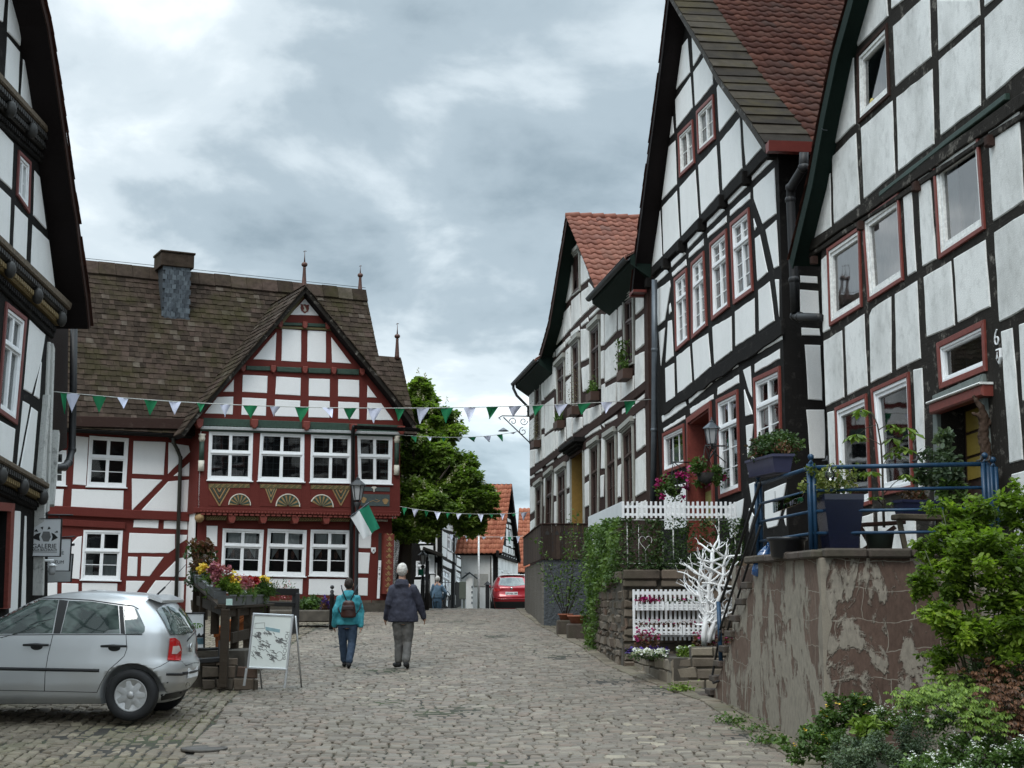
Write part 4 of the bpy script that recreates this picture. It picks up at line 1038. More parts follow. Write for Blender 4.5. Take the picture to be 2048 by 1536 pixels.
for i,p in enumerate(cp):
    q=FR.hits(p);m=MB();wrect(m,q,0,1,0,1,0,.010);o_=m.build('carved_panel',mt_red if False else mt_tim_red,rt,FR.M)
    a,b=MB(),MB();c2=MB()
    for(cx,cy,rad,s0,s1)in fans[i]:
        u0,v0=FR.hit(*K_(cx,cy)[0]);r_=rad/4.452/2871*42;nw=15
        for k in range(nw):
            a0=math.pi*k/nw;a1=math.pi*(k+1)/nw
            pl_=[(u0+.1*r_*math.cos(a0),v0+.1*r_*math.sin(a0)),(u0+.86*r_*math.cos(a0),v0+.86*r_*math.sin(a0)),(u0+.86*r_*math.cos(a1),v0+.86*r_*math.sin(a1)),(u0+.1*r_*math.cos(a1),v0+.1*r_*math.sin(a1))]
            if not all((s0-.02)*r_<=x-u0<=(s1+.02)*r_ for x,_ in pl_):continue
            (a if k%2 else b).prism(pl_,.008,.03 if k%2 else .022,.004)
            ro,ri=r_*.97,r_*.89;c2.prism([(u0+ri*math.cos(a0),v0+ri*math.sin(a0)),(u0+ro*math.cos(a0),v0+ro*math.sin(a0)),(u0+ro*math.cos(a1),v0+ro*math.sin(a1)),(u0+ri*math.cos(a1),v0+ri*math.sin(a1))],.008,.034,.003)
    spots={0:[(.02,.62,.28)],1:[(.28,.95,.16)],2:[(.55,.98,.22)]}[i]
    if i==0:tri=[(.26,.0,.245)]
    elif i==1:tri=[(.265,.2,.13)]
    else:tri=[(.76,.1,.21)]
    for(cx,by,hw)in tri:
        for k in range(5):
            f=1-k*.2;mm_=a if k%2 else b
            clipbars(mm_,q,[(cx,1-(1-by)*f,cx-hw*f,1.0),(cx,1-(1-by)*f,cx+hw*f,1.0)],.035,.01,.026)
    a.build('carving_green',mt_dgreen,o_,FR.M);b.build('carving_tan',mt_tan,o_,FR.M);c2.build('carving_arch',mt_cream,o_,FR.M)
    m=MB();ql=FR.hits([(p[0][0],p[0][1]-9),(p[1][0],p[1][1]-9),(p[1][0],p[1][1]-.8),(p[0][0],p[0][1]-.8)]);wrect(m,ql,0,1,0,1,0,.018);o2=m.build('carved_rail',mt_olive,rt,FR.M)
    m=MB();n_=7
    for k in range(n_):clipbars(m,ql,[(k/n_+.02,.1,(k+1)/n_-.02,.9),(k/n_+.02,.9 if k%2 else .5,(k+.6)/n_,.9)],.016,.018,.026)
    m.build('rope_carving',mt_tan,o2,FR.M)
q=FR.hits(K_(1520,415,1778,422,1775,590,1520,585));m=MB();wrect(m,q,0,1,0,.62,0,.015);wrect(m,q,0,1,.78,1,0,.015);o_=m.build('painted_board',mt_slateg,rt,FR.M)
m=MB()
for cx,cy in((.09,.3),(.85,.25)):u,v=blerp(q,cx,cy);m.prism([(u+.09*math.cos(a)*(1+.3*math.sin(3*a)),v+.09*math.sin(a))for a in[k*math.pi/6 for k in range(12)]],.015,.022)
clipbars(m,q,[(.3,.2,.42,.28),(.42,.28,.55,.2),(.55,.2,.66,.28),(.66,.28,.5,.36)],.015,.015,.02);m.build('painted_flowers',mt_tan,o_,FR.M)
m=MB();u,v=blerp(q,.45,.9);m.prism([(u-.09,v+.04),(u-.05,v+.07),(u+.05,v+.07),(u+.09,v+.04),(u+.02,v),(u+.015,v-.09),(u-.015,v-.09),(u-.02,v)],.015,.022);m.build('painted_emblem',mt_cream,o_,FR.M)
# jetty mouldings between the storeys
m=MB();beam(m,FR,(388,1020),(801,1027),.14,0,.06,.01,.004);m.build('sill_beam',mt_tim_red,rt,FR.M)
m=MB();dentils(m,FR,(399,1022.5),(800,1031),.05,.095,.055,.085);dentils(m,FR,(401,1028),(800,1036),.05,.16,.0,.06,.75);m.build('dentil_moulding',mt_red,rt,FR.M)
for i,(xa,xb)in enumerate(((412,453),(467,518),(535,582),(597,645),(659,700))):
    y0,y1=1031+(xa-400)*.018,1040+(xa-400)*.012;q=FR.hits([(xa,y0),(xb,y0+.5),(xb,y1),(xa,y1)],-.12);m=MB();wrect(m,q,0,1,0,1,-.2,-.10,.01);o_=m.build('braided_beam',mt_olive,rt,FR.M)
    m=MB();n_=9
    for k in range(n_):
        s_=k/n_;clipbars(m,q,[(s_+.02,.1,s_+.10,.5),(s_+.10,.5,s_+.02,.9)]if i%2 else[(s_,.15,s_+.12,.9)],.018,-.10,-.088)
    m.build('braid_carving',mt_tan,o_,FR.M)
for x in(463,526,590,652):
    m=MB();u,v=FR.hit(x,1036.5+(x-400)*.012,-.05);m.prism([(u-.12,v+.1),(u+.12,v+.1),(u+.1,v-.04),(u+.06,v-.13),(u-.06,v-.13),(u-.1,v-.04)],-.28,.035,.015);m.build('joist_end',mt_red,rt,FR.M)
m=MB();u,v=FR.hit(400,1034,0);m.ball((u,v-.02,-.06),.14,12,8);m.build('carved_rosette',mt_tan,rt,FR.M)
m=MB();dentils(m,FR,(752,1040),(781,1041),.05,.05,-.2,-.1);m.build('bead_row',mt_cream,rt,FR.M)
# cornice, green friezes and joist ends
m=MB();beam(m,FR,(402,855),(800,867),.085,0,.12,.01,.003);m.build('cornice',simple('paint_grey_light',(.33,.34,.34),.6),rt,FR.M)
m=MB();beam(m,FR,(402,860),(800,872),.05,0,.06,.005,.003);m.build('cornice_shadow_board',mt_dgreen,rt,FR.M)
m=MB();beam(m,FR,(406,843),(806,858),.22,-.0,.05,.01,.004);dentils(m,FR,(406,851),(800,864),.05,.10,.05,.09,.5);fz=m.build('green_frieze',mt_dgreen,rt,FR.M)
for x,y in((398,846),(508,847),(612,851),(706,856),(802,860)):
    m=MB();u,v=FR.hit(x,y,.1);m.prism([(u-.11,v+.12),(u+.11,v+.12),(u+.10,v-.06),(u+.04,v-.15),(u-.04,v-.15),(u-.10,v-.06)],0,.2,.02);m.build('joist_end',mt_red,rt,FR.M)
for poly in(J_(497,765,715,772,715,812,497,803),J_(770,772,990,782,990,828,770,818),J_(1050,783,1250,790,1248,838,1048,830),J_(1306,790,1500,797,1500,848,1303,840),J_(822,378,1000,385,1000,412,820,408),J_(1042,385,1205,392,1205,424,1040,418)):
    m=MB();m.prism(FR.hits(poly),0,.06,.02);m.build('green_cushion',mt_dgreen,rt,FR.M)
for x,y in J_(468,785,738,792,1020,800,1277,808,1530,818,800,395,1020,402,1225,410):
    m=MB();u,v=FR.hit(x,y,.05);m.prism([(u-.08,v+.1),(u+.08,v+.1),(u+.07,v-.05),(u+.03,v-.11),(u-.03,v-.11),(u-.07,v-.05)],0,.13,.015);m.build('joist_end',mt_red,rt,FR.M)
m=MB();beam(m,FR,J_(760,420)[0],J_(1275,440)[0],.07,0,.05,.01,.002);m.build('collar_rail',mt_olive,rt,FR.M)
for sgn,(a,b)in((-1,(J_(1022,125)[0],J_(815,385)[0])),(1,(J_(1022,125)[0],J_(1235,385)[0]))):
    m=MB();beam(m,FR,a,b,.10,0,.09,.015,.002);m.build('carved_barge',mt_olive,rt,FR.M)
m=MB();u,v=FR.hit(*J_(1020,255)[0]);sc_=.135;sh=[(-1,1),(-.4,.85),(0,1),(.4,.85),(1,1),(.9,.5),(1,.1),(.75,-.6),(0,-1.1),(-.75,-.6),(-1,.1),(-.9,.5)]
m.prism([(u+x*sc_,v+y*sc_)for x,y in sh],.01,.035,.006);cr=m.build('crest',mt_red,rt,FR.M)
m=MB();m.prism([(u-.06,v+.09),(u-.01,v+.07),(u+.03,v),(u+.05,v-.07),(u,v-.1),(u-.05,v-.07),(u-.02,v)],.035,.042);m.build('crest_figure',mt_cream,cr,FR.M)
# columns at the corners of the bay
for x0,y0,y1 in((404.5,868,942),(794,872,950)):
    u,v1=FR.hit(x0,y0,.03);v0=FR.hit(x0,y1,.03)[1];m=MB();m.tube([(u,v0,.02),(u,v0+.3,.02)],.085,10);m.build('column_base',mt_cream,rt,FR.M)
    m=MB();m.tube([(u,v0+.3,.02),(u,v1-.22,.02)],.07,10);m.build('column',mt_dgreen,rt,FR.M)
    m=MB();m.lathe([(.07,0),(.1,.1),(.08,.16),(.11,.22)],(u,v1-.22,.02),10,M=Matrix(((1,0,0),(0,0,1),(0,1,0))));m.build('column_capital',mt_cream,rt,FR.M)
# painted door post right of the ground floor
q=FRg.hits([(767,1070),(781,1071),(777,1188),(763,1188)]);m=MB();wrect(m,q,-.15,1.15,0,1.02,0,.22);o_=m.build('door_post',mt_red,rt,FRg.M)
m=MB()
for k in range(10):
    u,v=blerp(q,.5,.06+k*.098);r_=.07
    m.prism([(u,v+r_),(u+r_*.8,v),(u,v-r_),(u-r_*.8,v)],.22,.235,.004)
    for s in(-1,1):m.prism([(u+s*.03,v+.09),(u+s*.10,v+.13),(u+s*.09,v+.16),(u+s*.02,v+.12)],.22,.228)
m.build('painted_scrolls',mt_tan,o_,FRg.M)
m=MB();q=FRg.hits([(757,1066),(763,1066),(762,1180),(755,1180)]);wrect(m,q,0,1,0,1,-.02,.012);m.build('door_gap',mt_dark,rt,FRg.M)
m=MB();u,v=FRg.hit(746.5,1101);m.prism([(u-.07,v+.09),(u+.07,v+.09),(u+.07,v-.03),(u,v-.1),(u-.07,v-.03)],0,.03,.006);cr=m.build('crest',mt_white,rt,FRg.M)
m=MB();m.bar((u-.03,v-.03,.035),(u+.02,v+.05,.035),.016,.008);m.bar((u+.03,v-.03,.035),(u,v+.03,.035),.013,.008);m.build('crest_mark',mt_tim_brown,cr,FRg.M)
# narrow vertical banner on the door jamb
q=FRg.hits([(753.5,1121),(758.5,1121),(755,1197),(750,1197)]);m=MB();wrect(m,q,0,1,0,1,.14,.16);o_=m.build('banner',mt_white,rt,FRg.M)
for k,ch_ in enumerate('2ei'):text_obj(FRg,o_,ch_,blerp(q,.5,.78-k*.13),.13,.162,mt_black)
# plinth
m=MB();q=FRg.hits([(383,1200),(385,1240),(790,1245),(784,1206)]);wrect(m,q,0,1,0,1,-.1,.10);m.build('plinth',mt_mortar,rt,FRg.M)
masonry(FRg,rt,[q[3],q[2],q[1],q[0]][::-1],mt_stone,(.14,.2),(.25,.6),name='plinth_stones',lift=.13,dep=-.05)
# side wall of the bay (seen obliquely, white)
FSr=Frame(FR.W(FR.hit(400,950)[0],0,0),FR.n);us0=0
m=MB();v_t=FR.hit(401,850)[1];m.prism([(-5,-1),(-.30,-1),(-.30,FR.hit(400,1026)[1]),(0,FR.hit(400,1026)[1]),(0,v_t),(-5,v_t)],-.0,.03);m.build('side_wall',mt_plaster_clean,rt,FSr.M)
# gable roof of the bay
WOR=.34
ap=FR.hit(611,572,WOR);fl=FR.hit(361,868,WOR);fm_=FR.hit(384,836,WOR);frr=FR.hit(832,850,WOR);frm=FR.hit(800,805,WOR)
mt_rs=rndmat('stone_roof',[(0,(.042,.031,.024)),(.3,(.052,.038,.029)),(.6,(.064,.047,.036)),(.9,(.082,.057,.046)),(1,(.12,.10,.08))],.95,5,.6,.8,(.036,.034,.012),.6,.08)
for pf,sd in(([ap,fm_,fl],-1),([ap,frm,frr],1)):
    slab(FR,rt,pf,-4.5,WOR-.02,.14,mt_soffit_black,'roof_deck');slab(FR,rt,under(pf,.0),WOR-.03,WOR,.13,mt_tim_old,'bargeboard');slates(FR,rt,pf,-4.5,WOR+.05,mt_rs,'gable_roof',side=sd,t_=.035)
m=MB();gutter(FR,rt,FR.hit(706,852,.42),FR.hit(838,858,.42),.42,.09,mt_tim_black)
pipe(FR,rt,[(708,853,.4),(706,862,.15),(706,1030,.1),(703,1050,-.15),(701,1225,-.2)],.1,.06,mt_black)
# main roof
ev=FA.hit(250,862,.45)[1];SB=2.4;rv=FA.hit(450,556,-SB)[1]
S=Frame(FA.o,FA.n);S.M=Matrix((FA.n,FA.v,-FA.d)).transposed().to_4x4();S.M.translation=FA.o;S.d=FA.n;S.n=-FA.d
pf=[(-SB,rv),(.45,ev)]
uA=FA.hit(100,862,.45)[0];uE=FA.hit(376,862,.45)[0]
# right verge of the tall roof, then the lower continuation
uV=FA.hit(731,585,-SB)[0];
f2=.44;mid2=(-SB+(SB+.45)*f2,rv+(ev-rv)*f2);end2=(-SB+(SB+.45)*.93,rv+(ev-rv)*.93)
uV2=FA.hit(802,716,mid2[0])[0]
slates(S,rt,pf,-uV,-(uA-3),mt_rs,'main_roof',th=.19,wmin=.13,wmax=.28,side=1,t_=.03)
slates(S,rt,[mid2,end2],-uV2,-uV,mt_rs,'main_roof',th=.19,wmin=.13,wmax=.28,side=1,t_=.03)
m=MB();slab(S,rt,pf,-uV+.02,-(uA-3),.1,mt_soffit_black,'roof_deck');slab(S,rt,[mid2,end2],-uV2+.02,-uV,.1,mt_soffit_black,'roof_deck')
slab(S,rt,[(-2*SB-.5,ev),(-SB,rv)],-uV+.02,-(uA-3),.1,mt_soffit_black,'roof_deck')
m=MB();nr=26
for k in range(nr): # ridge stones
    a=uA-3+(uV-uA+3)*k/nr;b=uA-3+(uV-uA+3)*(k+1)/nr-.01;z=rv+random.uniform(-.012,.012)
    m.prism([(x_-SB,y_)for x_,y_ in[(0,z+.1),(.07,z+.09),(.26,z-.32),(.22,z-.36),(0,z-.0),(-.22,z-.36),(-.26,z-.32),(-.07,z+.09)]],-b,-a,.01,True,rn=random.random())
m.build('ridge_stones',mt_rs,rt,S.M)
m=MB();m.tube([(-SB,rv+.16,-uV),(-SB,rv+.17,-uV+5),(-SB,rv+.16,-(uA-2))],.009,5);m.build('lightning_wire',mt_black,rt,S.M)
# gable walls of the big roof (right end)
uW=FR.hit(781,1100)[0];m=MB();m.prism([(-2*SB,0),(-.2,0),(-.2,ev),(-SB,rv-.3),(-2*SB,ev)],-uW,-uW+.15,0,True);m.build('end_wall',mt_plaster_clean,rt,S.M)
# finials
for px_,py0,py1,w_ in((608,575,500,.0),(720,582,530,None),(794,716,645,None)):
    if w_ is not None:u,v=FR.hit(px_,py0,w_);b=FR.W(u,v-.05,w_)
    elif px_==720:u,v=FA.hit(px_,py0,-SB);b=FA.W(u,v-.05,-SB)
    else:u,v=FA.hit(px_,py0,mid2[0]);b=FA.W(u,v-.05,mid2[0])
    H=(py0-py1)/2871*(b-CAM).length+.05
    m=MB();m.lathe([(.10,0),(.075,.1*H),(.045,.52*H),(.05,.56*H),(.03,.58*H)],b,10);m.lathe([(.025,.70*H),(.012,.85*H),(.006,H)],b,8)
    m.tube([b+Vector((-.04,0,H*.97)),b+Vector((.0,0,H)),b+Vector((.05,0,H*.985))],.01,5)
    m.ball(b+Vector((0,0,.64*H)),.095,12,8,(1,1,.85));m.build('finial',simple('copper_brown',(.085,.04,.03),.5,.3,.3,6),rt)
# chimney, slate hung
u0=FA.hit(324,600,-1.6)[0];u1=FA.hit(377,600,-1.6)[0];vt=FA.hit(350,535,-1.6)[1];vb=vt-3.6
m=MB();vbox(m,FA,u0,u1,vb,vt,-2.3,-1.55);ch=m.build('chimney',simple('slate_backing',(.03,.035,.04),.8),rt,FA.M)
slates(Frame(FA.W(0,0,-1.55),FA.d),ch,[(0,0),(0,1)],0,1,mt_rs)if False else None
mt_sl=rndmat('chimney_slate',[(0,(.035,.042,.05)),(.5,(.06,.072,.085)),(1,(.10,.12,.135))],.5,8,.3,.3)
Q2=Frame(FA.W(0,0,-1.55),FA.d)
P2=[];hx=[]
vv=vb;k=0
while vv<vt-.05:
    uu=u0-.02+(.07 if k%2 else 0)
    while uu<u1:P2.append((min(uu+.07,u1-.03),vv+.08));hx.append(.068);uu+=.14
    vv+=.145;k+=1
V,Fq,r_=blocks(np.array(P2),np.array(hx),.085,0,.02,.02,.006,lambda a,b,c_:(a,b,c_+.02-.12*((b-vb)%.145)),.004,.004)
link(np_mesh('chimney_slates',V,Fq,r_,mt_sl),'chimney_slates',ch,Q2.M)
m=MB();vbox(m,FA,u0-.1,u1+.1,vt,vt+.42,-2.4,-1.44,.02);vbox(m,FA,u0-.13,u1+.13,vt+.42,vt+.48,-2.43,-1.40,.02);m.build('chimney_cap',mt_rs,ch,FA.M)
m=MB();vbox(m,FA,u0-.05,u1+.05,vb-.75,vb-.6,-2.2,-2.1);
# annex wall
AQ={'a':O_(380,120,682,140,660,518,358,508),'b':O_(335,845,637,850,615,1232,312,1225),'c':P_(92,899,133,901,131.5,971,90,969)}
AQ={k:FA.hits(v)for k,v in AQ.items()}
ao=FA.hits([(20,860),(20,1235),(402,1245),(402,862)])
wall(FA,rt,ao,[grow(q,-.02)for q in AQ.values()],6,mt_tim_red);backing(FA,rt,FA.hits([(30,870),(30,1230),(395,1230),(395,870)]),-1.3)
ap_=[O_(275,125,370,135,350,500,255,492),O_(722,163,962,172,948,420,712,410),O_(990,175,1140,200,1150,245,985,410),O_(708,452,935,462,708,690),O_(985,475,1145,462,1135,705,780,695),
O_(1145,330,1145,430,1030,428),O_(60,530,180,535,170,665,0,655),O_(248,533,640,545,635,692,240,668),O_(725,770,910,768,905,830,718,822),O_(955,775,1130,770,1130,840,952,832),
O_(690,870,1035,880,1035,985,985,1020,680,1018),O_(680,1052,747,1055,742,1198,672,1195),O_(783,1052,945,1055,840,1197,776,1195),O_(665,1238,800,1240,720,1350,660,1345),
O_(1060,1065,1120,1058,1115,1205,925,1200),O_(890,1235,1105,1240,1100,1380,800,1360),O_(325,1253,592,1258,588,1420,325,1420),O_(290,900,320,895,300,1220,245,1215,245,945),
O_(170,1255,292,1260,290,1420,168,1420),O_(1065,885,1128,885,1125,915,1060,955),O_(60,900,160,900,160,1215,60,1215),O_(60,1250,130,1250,130,1420,60,1420)]
panels(FA,rt,ap_,mt_plaster_clean,.012,amp=.004)
for k,q in AQ.items():window(FA,rt,q,2,.58,(1,2),1,mt_white,curtain=(mt_curtain,[(.55,.9,.05,.5),(.1,.3,.05,.4)])if k=='b' else None,**kc)
m=MB();beam(m,FA,(95,1020),(380,1034),.26,0,.10,.02,.006);m.build('storey_beam',mt_tim_red,rt,FA.M)
m=MB();q=FA.hits([(95,1037),(250,1045),(250,1058),(95,1050)]);wrect(m,q,0,1,0,1,0,.06,.01);m.build('storey_rail',mt_tim_red,rt,FA.M)
m=MB();beam(m,FA,(140,842),(372,848),.3,.2,.5,.01,.004);m.build('eave_board',mt_tim_brown,rt,FA.M)
gutter(FA,rt,(uA-2,ev-.05),(uE+.1,ev-.05),.52,.08,mt_tim_black)
pipe(FA,rt,[(347,873,.48),(347,885,.42),(355,900,.12),(361,915,.1),(352,1205,.1)],.1,.055,simple('pipe_olive',(.030,.030,.024),.5))

# ------------------------------------------------------------------ NEAR LEFT HOUSE (carved black beams)
rt=root_at(FL,'half_timbered_house','black and white half-timbered house with carved beams, cut off at the left edge')
LQ={'a':[L_(143,1185)[0],L_(220,1265)[0],M_(210,65)[0],L_(130,1485)[0]],'b':[M_(48,825)[0],M_(183,930)[0],N_(115,150)[0],N_(-12,60)[0]]}
LQ={k:FL.hits(v)for k,v in LQ.items()}
WOL=.42
pfx=P_(79,-40,88,0,99,44,117,161,134,281,150,400,156,434,165,510,177,598,182,652)
pf=FL.hits(pfx,WOL)[::-1][::-1]
a0=Vector(pf[0]);a1=Vector(pf[2]);sl=(a0-a1).normalized();top=a0+sl*3.2;prof_r=[tuple(top)]+pf;prof_l=[tuple(top)]+[(2*top.x-p[0],p[1])for p in pf]
ur=under(prof_r,.2)
wl_=FL.hits(P_(97,690,97,820,87,900,78,1000,95,1240));uRt=wl_[0][0]
outer=[(top.x,top.y-.3)]+[p for p in ur[1:]if p[0]<uRt]+[(uRt,wl_[0][1]),wl_[0],wl_[1],wl_[4],(wl_[4][0],-1),(2*top.x-uRt,-1),(2*top.x-uRt,wl_[0][1])]+[(2*top.x-p[0],p[1])for p in ur[1:]if p[0]<uRt][::-1]
o2=[]
for p in outer:
    if not o2 or(Vector(p)-Vector(o2[-1])).length>.01:o2.append(p)
ldoor=FL.hits(N_(-40,850,55,858,25,1600,-60,1600))
wall(FL,rt,o2,[grow(q,-.02)for q in LQ.values()]+[ldoor],8,mt_tim_black);backing(FL,rt,[(2*top.x-uRt+.4,-1),(uRt-.4,-1),(uRt-.4,wl_[0][1]),(top.x,top.y-1),(2*top.x-uRt+.4,wl_[0][1])],-1.2)
lp=[L_(-60,-60,30,-60,30,0,15,165,-60,120),L_(68,-40,170,-60,170,0,150,345,55,240),L_(190,170,232,455,182,390),L_(55,290,145,400,128,765,35,650),L_(178,460,245,555,298,1005,155,815),
L_(-60,920,98,1100,85,1450,-60,1310),L_(265,1315,300,1360,352,1755,255,1650),L_(-60,1390,75,1520,62,1905,-60,1790),M_(115,45,208,140,195,495,100,405),M_(250,195,370,310,423,725,235,530),
M_(228,925,343,1035,310,1240,240,1485,182,1450),M_(315,1250,298,1525,262,1500),N_(175,12,220,38,150,420,128,515),N_(240,60,283,90,240,585,152,540),N_(-60,130,110,225,85,505,-60,430),
N_(108,855,152,860,125,1700,66,1700),N_(190,895,196,895,190,1600,162,1600)]
panels(FL,rt,lp,mt_plaster,.014)
field(FL,rt,o2,2*top.x-uRt+.2,FL.hit(-75,900)[0],mt_plaster)
window(FL,rt,LQ['a'],2,None,(2,2),1,mt_white,fw=.04,casing=simple('paint_rose',(.16,.05,.045),.6,var=.2,sc=14),cw=.055,sill=False,curtain=(mt_curtain,[(.05,.45,.05,.95)]))
window(FL,rt,LQ['b'],2,.66,(1,1),1,mt_white,fw=.045,casing=MATS['paint_rose'],cw=.07,sill=False,curtain=(mt_curtain,[(.1,.4,.05,.6),(.6,.9,.05,.6)]))
m=MB();ring(m,ldoor,grow(ldoor,.16,.12,0),0,.06);m.build('door_frame',mt_red,rt,FL.M)
m=MB();wrect(m,ldoor,0,1,0,1,-.3,-.24);m.build('door',mt_brown,rt,FL.M)
mt_gilt=simple('carving_gilt',(.17,.12,.05),.6,var=.4,sc=25);mt_mossb=simple('beam_lichen',(.10,.075,.05),.85,var=.7,sc=24,bump=.5)
mt_carv=simple('carving_black',(.028,.026,.024),.6,var=.5,sc=20)
def carved(a0_,a1_,b0_,b1_,gilt):
    """four corner pixels: top edge a0-a1, bottom edge b0-b1"""
    q=FL.hits([a0_,a1_,b1_,b0_])
    parts_=[('beam_top',1.0,.80,.20,mt_mossb),('beam_roll',.78,.60,.14,mt_carv),('beam_fascia',.58,.36,.10,mt_gilt if gilt else mt_carv),('beam_lower',.34,.0,.05,mt_tim_black)]
    for nm,t1,t0,w1,mt_ in parts_:
        m=MB();wrect(m,q,0,1,t0,t1,0,w1,.02)
        if nm in('beam_roll','beam_fascia','beam_lower'):
            L0,L1=blerp(q,0,(t0+t1)/2),blerp(q,1,(t0+t1)/2)
            dentils(m,FL,L0,L1,.07 if nm!='beam_lower' else .06,.10,w1,w1+.04,.55,px=False)
        m.build(nm,mt_,rt,FL.M)
    for f in(.05,.35,.65,.95):
        m=MB();u,v=blerp(q,f,.45);m.ball((u,v,.16),.10,10,7,(1,1.3,.8));m.build('joist_head',mt_carv,rt,FL.M)
carved((-60,108),L_(335,1035)[0],(-60,205),L_(335,1285)[0],False)
carved((-80,420),M_(462,790)[0],(-80,505),M_(390,1065)[0],True)
carved((-80,880),N_(282,640)[0],(-80,955),N_(262,850)[0],True)
for y_off in(0,):
    # weathered white corner boards
    for i,px4 in enumerate(([M_(362,1090),M_(378,1090),N_(338,660),N_(318,640)],[M_(380,1100),M_(394,1140),N_(352,850),N_(338,860)],[N_(330,-40),N_(345,-40),N_(300,620),N_(276,600)],[N_(395,230),N_(403,260),N_(360,820),N_(352,800)],[N_(268,750),N_(280,740),N_(262,1500),N_(250,1500)])):
        m=MB();m.prism(FL.hits([p[0]for p in px4]),-.05,.03+.03*i,.006);m.build('corner_board',mt_peel,rt,FL.M)
slab(FL,rt,prof_r,-8,WOL-.02,.14,mt_soffit_black,'roof_deck');slab(FL,rt,prof_l,-8,WOL-.02,.14,mt_soffit_black,'roof_deck')
slab(FL,rt,under(prof_r,.01),WOL-.02,WOL,.12,mt_tim_brown,'bargeboard')
slates(FL,rt,prof_r,-8,WOL+.04,mt_tile_dark,'roof',side=1);slates(FL,rt,prof_l,-8,WOL+.04,mt_tile_dark,'roof',side=-1)
# dark slate-hung flank of the left house, set back, with its roof foot and downpipe
FL2=Frame(FL.W(uRt,0,-.2),FL.d)
q=FL2.hits([(96,650),(137,655),(134,895),(98,915)])
m=MB();m.prism(q,-.3,.0);m.build('slate_hung_wall',timber('slate_hung',(.020,.013,.011),(.03,.022,.02),.3),rt,FL2.M)
pipe(FL2,rt,[(148,655),(146,800),(144,900),(137,925),(128,934),(100,938)],.15,.062,mt_black)
# ================================================================== foliage helpers
def leaf_mesh(name,P3,size,mat,shape='leaf',up=.35,seed=1,rnd=None,aim=None):
    """P3 (n,3) leaf positions, size (n,) -> one mesh of small folded leaves"""
    g=np.random.default_rng(seed);n=len(P3);size=np.broadcast_to(size,n)
    nrm=g.normal(0,1,(n,3));nrm[:,2]=np.abs(nrm[:,2])+up
    nrm/=np.linalg.norm(nrm,axis=1)[:,None]
    t=g.normal(0,1,(n,3))if aim is None else aim+g.normal(0,.35,(n,3))
    t-=nrm*(t*nrm).sum(1)[:,None];t/=np.linalg.norm(t,axis=1)[:,None]+1e-9;b=np.cross(nrm,t)
    if shape=='leaf':sh=np.array([(0,0,0),(.35,.27,.05),(.75,.22,.02),(1,0,-.08),(.75,-.22,.02),(.35,-.27,.05)]);fs=[(0,1,2,3),(0,3,4,5)]
    elif shape=='blade':sh=np.array([(0,.03,0),(.5,.045,.06),(1,0,-.05),(.5,-.045,.06),(0,-.03,0),(0,0,0)]);fs=[(0,1,2,5),(5,2,3,4)]
    elif shape=='petal':sh=np.array([(0,0,0),(.4,.42,.1),(.9,.35,.15),(1,0,.1),(.9,-.35,.15),(.4,-.42,.1)]);fs=[(0,1,2,3),(0,3,4,5)]
    k=len(sh);V=P3[:,None]+size[:,None,None]*(sh[None,:,:1]*t[:,None]+sh[None,:,1:2]*b[:,None]+sh[None,:,2:]*nrm[:,None])
    Fq=(np.array(fs)[None]+(np.arange(n)*k)[:,None,None]).reshape(-1,4)
    r_=np.clip(g.uniform(0,1,n)if rnd is None else rnd,0,1)
    return np_mesh(name,V.reshape(-1,3),Fq,np.repeat(r_,len(fs)),mat)
def palm_leaf(P3,size,g,per=5):
    """positions & aims for palmate leaves of `per` leaflets"""
    n=len(P3);a0=g.uniform(0,2*np.pi,n);aims=[];pos=[];sz=[]
    for k in range(per):
        a=a0+(k-(per-1)/2)*.85;aims.append(np.stack([np.cos(a),np.sin(a),np.full(n,-.35)],-1));pos.append(P3);sz.append(size*(1-.12*abs(k-(per-1)/2)))
    return np.concatenate(pos),np.concatenate(sz),np.concatenate(aims)
def clumps(c,r,n_c,n_l,g,shell=.55,cr=.28,flat=1.0):
    """leaf positions in clumps spread through an ellipsoid; returns positions and the clump's tone"""
    d=g.normal(0,1,(n_c,3));d/=np.linalg.norm(d,axis=1)[:,None];rad=shell+(1-shell)*g.uniform(0,1,n_c)**.6
    cc_=np.array(c)+d*rad[:,None]*np.array(r);tone=g.uniform(0,1,n_c);idx=g.integers(0,n_c,n_l)
    off=g.normal(0,1,(n_l,3));off/=np.linalg.norm(off,axis=1)[:,None];off*=(g.uniform(0,1,n_l)**.45)[:,None]
    sz=cr*g.uniform(.6,1.35,n_c)
    P_=cc_[idx]+off*sz[idx][:,None]*np.mean(r)*np.array([1,1,flat])
    return P_,tone[idx]
def branches(m,base,top,r0,n,spread,g,droop=0,seg=5,tip=.012):
    base=Vector(base);top=Vector(top);pts=[base.lerp(top,i/seg)+Vector((g.normal(0,.02),g.normal(0,.02),0))*(i>0)*(top-base).length for i in range(seg+1)]
    m.tube(pts,[r0*(1-.7*i/seg)for i in range(seg+1)],7);ends=[]
    for k in range(n):
        f=g.uniform(.3,1);i=min(seg-1,int(f*seg));p=pts[i].lerp(pts[i+1],f*seg-i);a=g.uniform(0,6.283);l=spread*g.uniform(.6,1.1)
        e_=p+Vector((math.cos(a)*l,math.sin(a)*l,l*g.uniform(.2,.8)-droop));mid_=p.lerp(e_,.5)+Vector((0,0,.12*l))
        m.tube([p,mid_,e_],[r0*.32,r0*.2,tip],5);ends.append(e_)
    return ends
mt_bark=timber('bark',(.06,.05,.04),(.14,.12,.1),.5)
lf_chest=leafmat('leaf_chestnut',[(0,(.055,.09,.018)),(.5,(.135,.20,.042)),(.85,(.22,.30,.065)),(1,(.30,.38,.10))],trans=.5)
